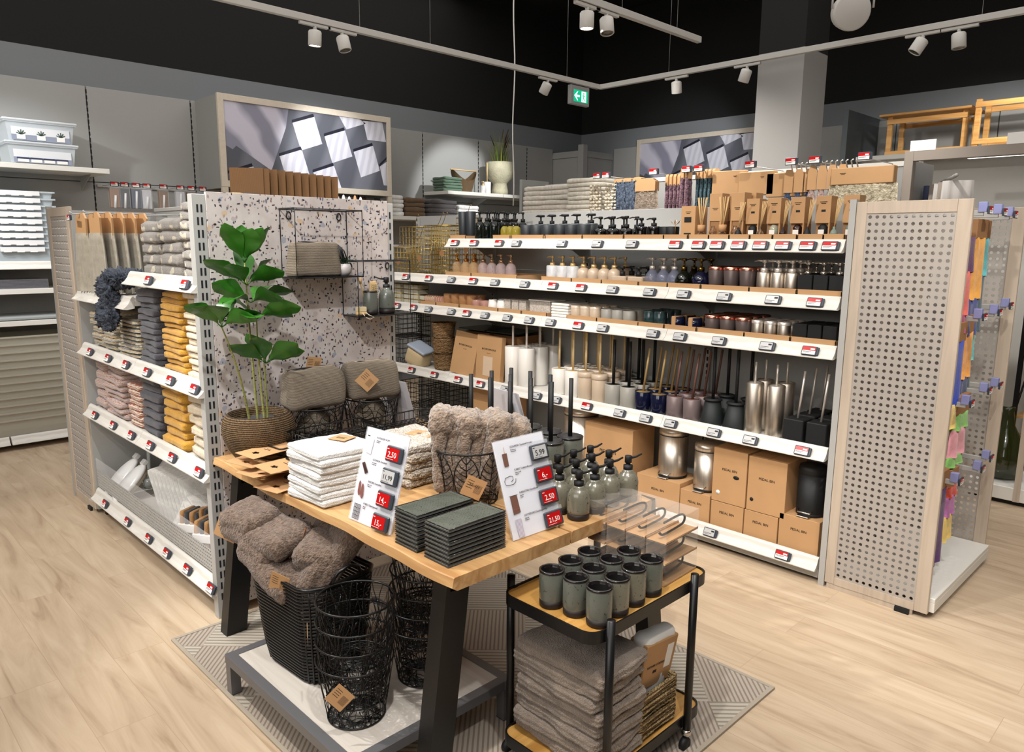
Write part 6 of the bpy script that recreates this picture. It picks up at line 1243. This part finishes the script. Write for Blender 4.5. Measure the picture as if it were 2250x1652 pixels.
ps = [Proto(tag(MB().soft((-.14, -.125, 0), (.14, .125, .034), .016, 30+q, .008, 12, (40, 34, 6), groove=.004, ng=2, fine=.006).build('bath_mat', m), '', 'bath mat')) for q, m in enumerate((shg, shg, shw))]
for k in range(5): ps[2 if k == 4 else k % 2].put((-2.235+.004*(k % 2), 1.665, .719+.0305*k), f"folded loop pile bath mat, {tb(k, 5)} of the cream pile behind the price card", 'loop pile bath mats', rz=.05*(k % 2))
ribbon('kraft sleeve on top of the loop pile bath mats', (-2.22, 1.70, .8765), .2, .11, .075)
# stoneware trays
tray_m = mat_speckle('grey_green_tray_glaze', (.36, .38, .345), (.10, .09, .07), 200, .33, .28)
def tray():
    t = thing('soap_tray', '', 'tray'); b = MB().box((-.054, -.108, .001), (.054, .108, .0085), 0, c=.003).box((-.050, -.104, .0085), (.050, .104, .0095), 0, c=.0004); b.build('glazed_slab', tray_m, t)
    b = MB()
    for k in range(26):
        y = -.098+k*.0075; b.box((-.045, y, .0094), (.045, y+.0028, .0104), M=Matrix.Translation((0, y, 0)) @ Matrix.Rotation(.35, 4, 'Z') @ Matrix.Translation((0, -y, 0)) if abs(y) < .085 else None) if abs(y) < .09 else None
    b.build('ribbed_face', tray_m, t); MB().box((-.0555, -.1095, .0), (.0555, .1095, .0035), 0, c=.0015).tube([(-.053, -.107, .0088), (.053, -.107, .0088), (.053, .107, .0088), (-.053, .107, .0088)], .0022, 5, True).build('dark_edge', mat('glossy_dark_edge', (.07, .065, .065), .15, coat=.5), t); return t
p = Proto(tray())
for k in range(9): p.put((-1.545+.001*(k % 3), 1.335, .7175+.0128*k), f"grey green stoneware tray, {tb(k, 9)} of the front right pile", 'front pile of stoneware trays', rz=.012*((k*7) % 3-1))
for k in range(9): p.put((-1.686+.001*(k % 2), 1.335, .7175+.0128*k), f"grey green stoneware tray, {tb(k, 9)} of the rear left pile", 'rear pile of stoneware trays', rz=.012*((k*5) % 3-1))
# basket with plush hot water bottles
leaf_basket('leaf pattern wire basket full of fluffy beige slippers, middle of the table', .10, .128, .19, bw, (-1.885, 1.645, .719), 8, .0017)
plush = mat('beige_fur', (.60, .52, .45), .95, 0, 1, 130, 0, 60, (.42, .35, .29), sheen=.5)
for k, (dx, dy, a, l) in enumerate(((-.085, -.02, -.06, .31), (-.052, .01, .0, .30), (-.018, -.02, .04, .30), (.018, .01, .08, .29), (.052, -.02, .16, .30), (.08, .02, .30, .29), (-.04, .07, -.02, .29), (.04, .07, .12, .29))):
    t = thing('plush_mitt', f"fluffy beige fur mitt, {lr(k, 6) if k < 6 else ('left', 'right')[k-6]+' one at the back'} in the leaf basket", 'mitt', (-1.885+dx*.72-dy*.5, 1.64+dx*.70+dy*.5, .735), .75+k*.03, 'beige fur mitts')
    t.rotation_euler = (0, a, .77)
    b = MB().soft((-.024, -.06, .02), (.024, .06, l), .023, 40+k, .007, 14, (10, 16, 30), fine=.004); sg_ = 1 if k % 2 else .6
    b.v = [(x*(1+.35*max(0, z/l-.6)/.4)+.03*sg_*max(0, z/l-.55)**1.2*(2.2), y*(1+.22*max(0, z/l-.5)), z-.03*max(0, z/l-.8)*abs(y)/.05) for x, y, z in b.v]; b.build('fur_body', plush, t)
    MB().soft((-.024, -.066, l*.72), (.060, .066, l*1.0), .03, 60+k, .012, 18, (14, 16, 12), fine=.008).build('fur_cuff', plush, t)
b = ktag('kraft diamond tag on the basket of fur mitts', (-1.775, 1.57, .80), (0, .45, .95), .07, txt='BASKET')
# ---- price cards
def price_card(lbl, loc, rz, tilt, rows):
    t = thing('price_card_stand', lbl, 'price card', loc); t.rotation_euler = (-tilt, 0, rz)
    MB().box((-.105, -.0012, 0), (.105, .0012, .30)).build('white_card', mat('card_white', (.90, .90, .93), .35), t)
    MB().box((-.1065, -.0045, -.0), (.1065, -.0038, .303)).box((-.1065, .0020, -.0), (.1065, .0028, .303)).build('acrylic_sheet', acrylic, t)
    for k, (nm, sub, pr, colr, pic) in enumerate(rows):
        z = .27-.071*k; y = -.0052
        text(nm, .0085, ink, t, (-.045, y, z+.006), (PI/2, 0, 0), 'LEFT'); text(sub, .005, ink, t, (-.045, y, z-.006), (PI/2, 0, 0), 'LEFT')
        b = MB().box((-.038, -.020, -.026), (.038, -.008, .024), 0, c=.004); b.build('tag_housing', tag_body, t, (.064, 0, z-.028)); scr = MB().box((-.033, -.0208, -.020), (.026, -.0202, .018)).build('tag_screen', tag_red if colr == 'r' else tag_grey, t, (.064, 0, z-.028))
        text(pr, .024 if len(pr) < 5 else .021, tag_wht if colr == 'r' else tag_ink, t, (.060, -.0212, z-.032), (PI/2, 0, 0), bold=.0001, name='price_lettering')
        MB().box((-.036, -.018, .022), (.04, -.004, .034)).build('clear_clip', acrylic, t, (.064, 0, z-.028)); MB().box((-.031, -.0211, -.0175), (.004, -.0208, -.0165)).box((-.031, -.0211, .012), (-.022, -.0208, .014)).build('small_print', tag_wht if colr == 'r' else tag_ink, t, (.064, 0, z-.028))
        b = MB(); cx, cz = -.072, z-.026; X_ = lambda pts, mi=0: b.add([(cx+x, y, cz+q) for x, q in pts], [tuple(range(len(pts)))], mi)
        if pic == 'curtain': X_([(-.018, .03), (.016, .028), (.012, -.026), (-.016, -.022)], 3); b.box((cx-.02, y-.0004, cz+.030), (cx-.008, y, cz+.033), 2)
        if pic == 'stripes': X_([(-.014, .028), (.012, .028), (.014, -.026), (-.010, -.028)], 3); [b.box((cx-.010+q*.005, y-.0004, cz-.026), (cx-.009+q*.005, y, cz+.027), 1) for q in range(5)]
        if pic == 'tray': X_([(-.022, .012), (-.008, .018), (.018, -.012), (.004, -.020)], 0); X_([(-.018, .011), (-.008, .014), (.013, -.011), (.004, -.016)], 4)
        if pic == 'slippers':
            for s_ in (-.008, .008): X_([(s_+.009*math.cos(a)*(1 if math.sin(a) < 0 else .75)-.003*math.sin(a), .024*math.sin(a)-s_*.4) for a in [2*PI*q/14 for q in range(14)]], 5)
        if pic == 'basket':
            for q in range(9): u = -.016+q*.004; b.box((cx+u, y-.0004, cz-.024), (cx+u+.0012, y, cz+.024), 2, M=None)
            for q in range(5): b.box((cx-.016, y-.0004, cz-.024+q*.0118), (cx+.0172, y, cz-.0228+q*.0118), 2)
        if pic == 'cup': X_([(-.010, .016), (.010, .016), (.009, -.024), (-.009, -.024)], 4); b.box((cx+.001, y-.0004, cz+.016), (cx+.0025, y, cz+.036), 6)
        if pic == 'clip': b.tube([(cx+x, y, cz+q) for x, q in ((.005, .0), (.014, .004), (.014, .014), (.004, .017), (-.016, .014), (-.022, .004), (-.018, -.008), (.010, -.010), (.022, -.004), (.025, .006))], .0009, 4, mi=2)
        if pic == 'towel': X_([(-.014, .028), (.014, .028), (.016, -.026), (-.013, -.028)], 4); b.box((cx-.013, y-.0004, cz-.016), (cx+.014, y, cz-.012), 5); b.box((cx-.018, y-.0004, cz+.028), (cx+.018, y, cz+.029), 2)
        b.build('product_picture', [mat('pic_dark', (.30, .22, .2), .6), mat('pic_grey', (.6, .58, .62), .6), ink, mat('pic_lilac', (.80, .78, .84), .6), mat('pic_brown', (.44, .31, .26), .6), mat('pic_rose', (.50, .31, .28), .6), reed], t)
    return t
price_card('white price card with prices 2,50 11,99 14,- and 15,- beside the white towels', (-1.897, 1.24, .719), .06, .29, [('RATINGEN KOM', 'Handdoek\n50x100', '2,50', 'r', 'curtain'), ('GOLINDA Dienblad', 'Aardewerk\nBruingroen', '11,99', 'g', 'tray'), ('SKIFORS Pantoffels', 'Maat 36-41\nPolyester', '14,-', 'r', 'slippers'), ('KABO Opbergmand', 'Metaal\nZwart', '15,-', 'r', 'basket')])
price_card('white price card with prices 5,99 6,- 2,50 and 21,50 at the right table edge', (-1.50, 1.593, .719), PI/2-.03, .33, [('GOLINDA Tandenb.houder', 'Bruingroen\nAardewerk', '5,99', 'g', 'cup'), ('KABO Toiletrolhouder', 'Hxbxd 6x20\nMetaal', '6,-', 'r', 'clip'), ('KARLSTAD Handdoek', '50x100\nTaupe', '2,50', 'r', 'towel'), ('LOTTEFORS Douchegordijn', '180x200\nPolyester', '21,50', 'r', 'stripes')])
for lbl, loc, rz in (('back of a clear price card stand near the terrazzo edge', (-2.80, 2.04, .719), PI+.1), ('back of a clear price card stand behind the black handled brushes', (-2.26, 2.255, .719), PI-.1)):
    t = thing('price_card_stand', lbl, 'price card', loc); t.rotation_euler = (-.3, 0, rz); MB().box((-.105, -.001, 0), (.105, .001, .27)).box((-.07, .001, .13), (-.01, .0014, .22), 1).box((.02, .001, .03), (.08, .0014, .10), 1).build('paper_sheet', [mat('card_back', (.74, .72, .73), .4), mat('card_back_patch', (.66, .64, .66), .5)], t); MB().box((-.1065, .002, -.0), (.1065, .003, .275)).build('acrylic_sheet', acrylic, t)  # two slightly darker patches on the back of the sheet
# ---- dispensers, brushes on the table
p = Proto(stone_pump('', .0375, .108)); pos = [(-1.492, 1.782), (-1.575, 1.780), (-1.497, 1.869), (-1.582, 1.872), (-1.664, 1.869), (-1.503, 1.956), (-1.590, 1.966), (-1.668, 1.958), (-1.49, 2.042), (-1.578, 2.046), (-1.662, 2.044)]
nmx = ['frontmost right, by the price card', 'front left', 'second row right', 'second row middle', 'second row left', 'third row right', 'third row middle', 'third row left', 'back row right', 'back row middle', 'back row left']
for (x, y), n_ in zip(pos, nmx): p.put((x-.005, y-.003, .718), f"speckled olive stoneware pump bottle on the table, {n_}", 'stoneware pump bottles', rz=-.35+.1*math.sin(x*90))
t = thing('toilet_brush', '', 'toilet brush'); MB().lathe([(.048, 0), (.052, .005), (.052, .125), (.050, .128), (.048, .12), (0, .12)], 30).build('stoneware_holder', stone, t); MB().lathe([(.0525, .120), (.0535, .127), (.050, .1295), (.048, .127)], 30, cap=False).build('dark_rim', mat('glossy_dark_rim', (.1, .1, .1), .1), t)
MB().lathe([(0, .124), (.0475, .124), (.0475, .1275), (.012, .128)], 30).build('lid', mat('dark_grey_lid', (.16, .16, .165), .4), t); MB().cyl((0, 0, .125), (0, 0, .36), .009, 12).build('handle', black_matte, t); p = Proto(t)
for j, y in enumerate((1.955, 2.068, 2.182)):
    for i, x in enumerate((-2.225, -2.112, -1.999, -1.888)): p.put((x, y, .719), f"stoneware toilet brush with black handle, {lr(i, 4)}, {('front', 'middle', 'back')[j]} row on the table", 'black handled toilet brushes')
# ================================================================== trolley
t = thing('serving_trolley', 'two tier black metal trolley with oak trays in front of the table', 'trolley', (-1.33, 1.735, 0))
def trolley_tray(z):
    b = MB(); pts = rrect(.18, .295, .045, 6); n = len(pts); inn = rrect(.175, .29, .042, 6)
    vs = [(x, y, z) for x, y in pts]+[(x, y, z+.036) for x, y in pts]+[(x, y, z+.036) for x, y in inn]+[(x, y, z+.024) for x, y in inn]; fs = []
    for i in range(n):
        q = (i+1) % n; fs += [(i, q, n+q, n+i), (n+i, n+q, 2*n+q, 2*n+i), (2*n+i, 2*n+q, 3*n+q, 3*n+i)]
    fs += [tuple(range(n))[::-1]]; b.add(vs, fs).build('tray_rim', black_metal, t)
    MB().prism(inn, .004, 0, None, z+.026).build('oak_tray', oak_y, t)
oak_y = mat_wood('yellow_oak_tray', (.78, .60, .33), (.64, .46, .22), (12, 1.2, 1), .45, 2.2)
trolley_tray(.535); trolley_tray(.072)
for x in (-.193, .193):
    for y in (-.235, .18):
        MB().cyl((x, y, .062), (x, y, .60), .0125, 14).build('leg', black_metal, t); MB().lathe([(.013, .048), (.016, .055), (.016, .066), (.013, .070)], 14, c=(x, y, 0)).cyl((x, y, .03), (x, y, .055), .005, 8).build('chrome_socket', chrome, t)
        MB().cyl((x-.009, y-.008, .022), (x+.009, y-.008, .022), .022, 16).build('wheel', black_matte, t); MB().box((min(x, x-.02*(1 if x > 0 else -1)), y-.008, .540), (max(x, x-.02*(1 if x > 0 else -1)), y+.008, .567)).box((min(x, x-.02*(1 if x > 0 else -1)), y-.008, .076), (max(x, x-.02*(1 if x > 0 else -1)), y+.008, .104)).build('bracket', black_metal, t)
p = Proto(stone_cup('', .0365, .112)); TP = [(-1.329, 1.471), (-1.250, 1.483), (-1.168, 1.485), (-1.335, 1.558), (-1.255, 1.565), (-1.172, 1.567), (-1.338, 1.648), (-1.257, 1.650), (-1.176, 1.650), (-1.259, 1.737), (-1.178, 1.736)]
p2 = Proto(stone_cup('', .0365, .112, olive)); nm = ['front row left', 'front row middle', 'front row right', 'second row left', 'second row middle', 'second row right', 'third row left', 'third row middle', 'third row right', 'back row left', 'back row right']
for k, ((x, y), n_) in enumerate(zip(TP, nm)): (p2 if k in (5, 8) else p).put((x*1.019, y*1.019, .5655), f"{'speckled' if k in (5, 8) else 'smooth'} grey green stoneware tumbler on the trolley, {n_}", 'stoneware tumblers on the trolley', rz=k*1.3)
def hookbox():
    t = thing('boxed_roll_holder', '', 'roll holder'); MB().box((-.036, -.095, .0), (.036, .095, .0015)).box((.0345, -.095, 0), (.036, .095, .007)).box((-.036, -.095, 0), (-.0345, .095, .007)).build('kraft_base', kraft, t)
    MB().box((-.037, -.096, .0), (.037, .096, .068), 0, c=.002).build('clear_box', mat('clear_wrap_film', (.95, .93, .90), .05, alpha=.13, coat=.6), t)
    b = MB(); pts = [(0, -.055, .050), (0, .03, .052), (0, .062, .045), (0, .07, .03), (0, .055, .017), (0, .0, .013), (0, -.055, .012), (0, -.075, .02)]
    sm = [];
    for i in range(len(pts)-1):
        a = Vector(pts[max(0, i-1)]); p1 = Vector(pts[i]); p2_ = Vector(pts[i+1]); d = Vector(pts[min(len(pts)-1, i+2)])
        for q in range(4): f = q/4; sm.append(.5*((2*p1)+(-a+p2_)*f+(2*a-5*p1+4*p2_-d)*f*f+(-a+3*p1-3*p2_+d)*f**3))
    sm.append(Vector(pts[-1])); b.tube(sm, .0038, 8).lathe([(0, -.006), (.006, 0), (0, .006)], 10, c=(0, -.075, .021)); b.build('metal_roll_holder', mat('gunmetal', (.13, .13, .14), .25, .8), t); return t
p = Proto(hookbox())
for i, x in enumerate((-1.458, -1.382, -1.306, -1.230)):
    for k in range(3): p.put((x, 1.925, .5652+.0685*k), f"clear box with bent metal roll holder, {('bottom', 'middle', 'top')[k]} layer, {lr(i, 4)} on the trolley", 'boxed roll holders', rz=.02*(i-1))
t_brown = mat('taupe_bath_terry', (.58, .52, .46), .95, 0, .9, 240, 0, 22, (.49, .43, .38), sheen=.35)
stack('folded_bath_towel', 'thick taupe bath towel', 'the pile on the lower trolley tray', 'towel', -1.325, 1.60, .102, 8, .335, .235, .0435, t_brown, 131, 'taupe bath towels on the trolley', .010, res=(34, 26, 12), amp=.009, groove=.0028, ng=2, pack=.90, fine=.0016)
sgn = mat_wave('chunky_seagrass', (.80, .69, .50), (.50, .39, .24), 34, 'Z', 4, .85, 1, 3, dsc=4, dd=.012)
t = thing('seagrass_basket', 'square chunky seagrass basket on the lower trolley tray', 'basket', (-1.235, 1.80, .102)); b = MB(); pts = rrect(.058, .10, .02, 4); n = len(pts); vs = []; fs = []
L_ = [(0, 1.0), (.03, 1.02), (.06, 1.0), (.09, 1.03), (.12, 1.01), (.15, 1.04), (.155, .99), (.15, .93), (.02, .9)]
for z, s_ in L_: vs += [(x*s_, y*s_, z) for x, y in pts]
for k in range(len(L_)-1):
    for i in range(n): q = (i+1) % n; fs.append((k*n+i, k*n+q, (k+1)*n+q, (k+1)*n+i))
b.add(vs, fs+[tuple(range(n))[::-1]], 0, True)
for k in range(9):
    for z_, q in ((.012+k*.0165, 1.03),): b.tube([(x*q*(1+.025*math.sin(i*1.9+k*2.3)), y*q*(1+.02*math.sin(i*2.3+k)), z_+.003*math.sin(i*2.1+k)) for i, (x, y) in enumerate(rrect(.058, .10, .02, 7))], .0088, 6, True)
b.build('seagrass_weave', sgn, t)
t = thing('packed_shower_curtain', 'white shower curtain in a kraft sleeve standing in the seagrass basket', 'shower curtain', (-1.25, 1.80, .125)); t.rotation_euler = (-.12, .12, 0)
MB().soft((-.03, -.085, 0), (.03, .085, .30), .026, 5, .006, 14, (8, 12, 14)).build('white_fabric', mat('white_satin', (.88, .88, .87), .5), t); MB().box((-.0335, -.083, .12), (.0335, .088, .275), 0, c=.003).build('kraft_sleeve', kraft, t)
MB().box((.0336, .035, .17), (.0342, .07, .25)).build('barcode_patch', tag_wht, t); text('SHOWER CURTAIN', .011, ink, t, (.0343, -.015, .195), (PI/2, 0, PI/2)); MB().box((.0336, -.025, .168), (.0341, -.005, .178)).build('printed_mark', ink, t)
# ================================================================== ceiling tracks
tr_m = mat('white_track', (.72, .71, .69), .5)
head_w = mat('white_lamp_housing', (.78, .77, .75), .45); lit = mat('lit_lens', (1, .98, .95), .3, emit=14); unlit = mat('unlit_lens', (.75, .74, .7), .3)
def track(lbl, a, b_, z=3.0, wires=()):
    ax = 0 if abs(b_[0]-a[0]) > abs(b_[1]-a[1]) else 1
    t = thing('light_track', lbl, 'light track', (a[0], a[1], z)); L_ = b_[ax]-a[ax]; lo, hi = ((0, -.018), (L_, .018)) if ax == 0 else ((-.018, 0), (.018, L_))
    lo, hi = (min(lo[0], hi[0]), min(lo[1], hi[1])), (max(lo[0], hi[0]), max(lo[1], hi[1])); MB().box((*lo, -.02), (*hi, .02), 0, c=.002).build('rail', tr_m, t)
    for w_ in wires:
        p = (w_-a[ax], 0) if ax == 0 else (0, w_-a[ax]); MB().tube([(*p, .02), (*p, 1.6)], .0016, 4).build('suspension_wire', metal_grey, t)
    return t
track('long white light track running along the left side to the corner', (-4.54, -2.0), (-4.54, 5.53), wires=(.6, 3.0, 3.6, 5.1)); track('white light track crossing from the corner to the right', (-4.54, 5.55), (2.5, 5.55), wires=(-3.8, -1.5, .5)); track('short white light track ending above the mats', (-3.03, -2), (-3.03, 4.78), wires=(3.9, 4.5, 1.0))
def head(lbl, x, y, on, aim, along):
    t = thing('track_spotlight', lbl, 'spotlight', (x, y, 2.98), group='track spotlights'); MB().box((-.012, -.11, -.022), (.012, .11, -.004) ,0, c=.002, M=Matrix.Rotation(0 if along == 'y' else PI/2, 4, 'Z')).cyl((0, 0, -.04), (0, 0, -.02), .012, 10).build('adapter', tr_m, t)
    q = Vector(aim).normalized().to_track_quat('-Z', 'Y').to_matrix().to_4x4(); q.translation = Vector((0, 0, -.045))
    MB().lathe([(.010, .008), (.036, .0), (.042, -.008), (.042, -.09), (.038, -.094), (.036, -.088)], 24, M=q, cap=False).build('housing', head_w, t); MB().lathe([(.037, -.0885), (.0, -.0885)], 24, M=q).build('lens', lit if on else unlit, t); return t
head('lit white spotlight on the left track, seen from the side', -4.54, 2.66, True, (-.1, 0, -1), 'y'); head('unlit white spotlight right beside the lit one on the left track', -4.54, 2.86, False, (.25, .1, -1), 'y')
head('bright lit spotlight on the short middle track', -3.03, 3.57, True, (0, 0, -1), 'y'); head('unlit spotlight next to the bright one on the middle track', -3.03, 3.75, False, (.2, -.1, -1), 'y')
head('tilted spotlight just left of the exit sign', -4.54, 4.86, False, (-.6, -.1, -1), 'y'); head('spotlight on the far track left of the column', -3.72, 5.55, True, (-.1, .3, -1), 'x'); head('lit tilted spotlight beside the column', -3.08, 5.55, True, (-.4, .1, -1), 'x')
head('tilted spotlight right of the column on the far track', -1.83, 5.55, False, (-.5, -.3, -1), 'x'); head('rightmost upright spotlight on the far track', -1.62, 5.55, False, (.1, 0, -1), 'x')
t = thing('exit_sign', 'green emergency exit sign with arrow and running figure hanging from the track', 'sign', (-4.54, 5.26, 2.965)); gr = mat('exit_green', (.02, .62, .45), .4, emit=.9); ew_ = mat('exit_white', (.85, 1, .95), .4, emit=1.1)
MB().box((-.02, -.125, -.16), (.02, .125, 0), 0, c=.004).build('housing', mat('sign_housing', (.55, .55, .55), .5), t); MB().box((.02, -.088, -.135), (.0215, .10, -.035)).build('green_panel', gr, t)
def yz(b, pts, x, mi=0): b.add([(x, y, z) for y, z in pts], [tuple(range(len(pts)))], mi)
b = MB(); yz(b, [(-.082, -.085), (-.042, -.048), (-.030, -.048), (-.052, -.076), (-.008, -.076), (-.008, -.094), (-.052, -.094), (-.030, -.122), (-.042, -.122)], .0218); yz(b, [(.015, -.130), (.078, -.130), (.078, -.042), (.015, -.042)], .0218); b.build('arrow_and_door', ew_, t)
b = MB(); b.add([(.0221, .045+.008*math.cos(a), -.058+.008*math.sin(a)) for a in [2*PI*q/10 for q in range(10)]], [tuple(range(10))]); yz(b, [(.030, -.072), (.052, -.070), (.066, -.086), (.058, -.088), (.050, -.080), (.050, -.096), (.062, -.112), (.074, -.112), (.074, -.118), (.056, -.118), (.044, -.102), (.034, -.124), (.026, -.122), (.038, -.098), (.040, -.080), (.030, -.078), (.024, -.090), (.018, -.088)], .0221); b.build('running_figure', gr, t)
t = thing('ceiling_speaker', 'round white suspended loudspeaker near the top right', 'loudspeaker', (-2.16, 5.2, 3.10)); q = Vector((.7, -.75, -.25)).to_track_quat('Z', 'Y').to_matrix().to_4x4(); MB().lathe([(.07, -.13), (.105, -.10), (.118, -.02), (.118, 0), (.108, .006), (0, .010)], 32, M=q).build('body', head_w, t)
MB().tube([(-.10, -.08, .02), (-.10, -.08, .16), (0, 0, .2), (.1, .08, .16), (.1, .08, .02)], .007, 6).cyl((0, 0, .2), (0, 0, 1.5), .006, 6).build('bracket', head_w, t)
o = MB().box((-.4, -.018, -.02), (.0, .018, .02), c=.002).build('light_track', tr_m, loc=(-1.86, 5.0, 3.22)); o.rotation_euler.z = .3; tag(o, 'short end of a white light track beside the loudspeaker', 'light track')
pts = [(-5.40+.012*math.sin(k*.9), 5.30, 4.6-.155*k+.0) for k in range(18)]; o = MB().tube(pts, .0065, 6).build('hanging_cable', mat('white_cable', (.85, .84, .82), .5)); tag(o, 'white cable hanging from the dark ceiling down to the mat shelving', 'cable')

# remove unused prototypes
for p in Proto.ALL:
    if not p.used:
        for o in list(p.o.children_recursive)+[p.o]: bpy.data.objects.remove(o)
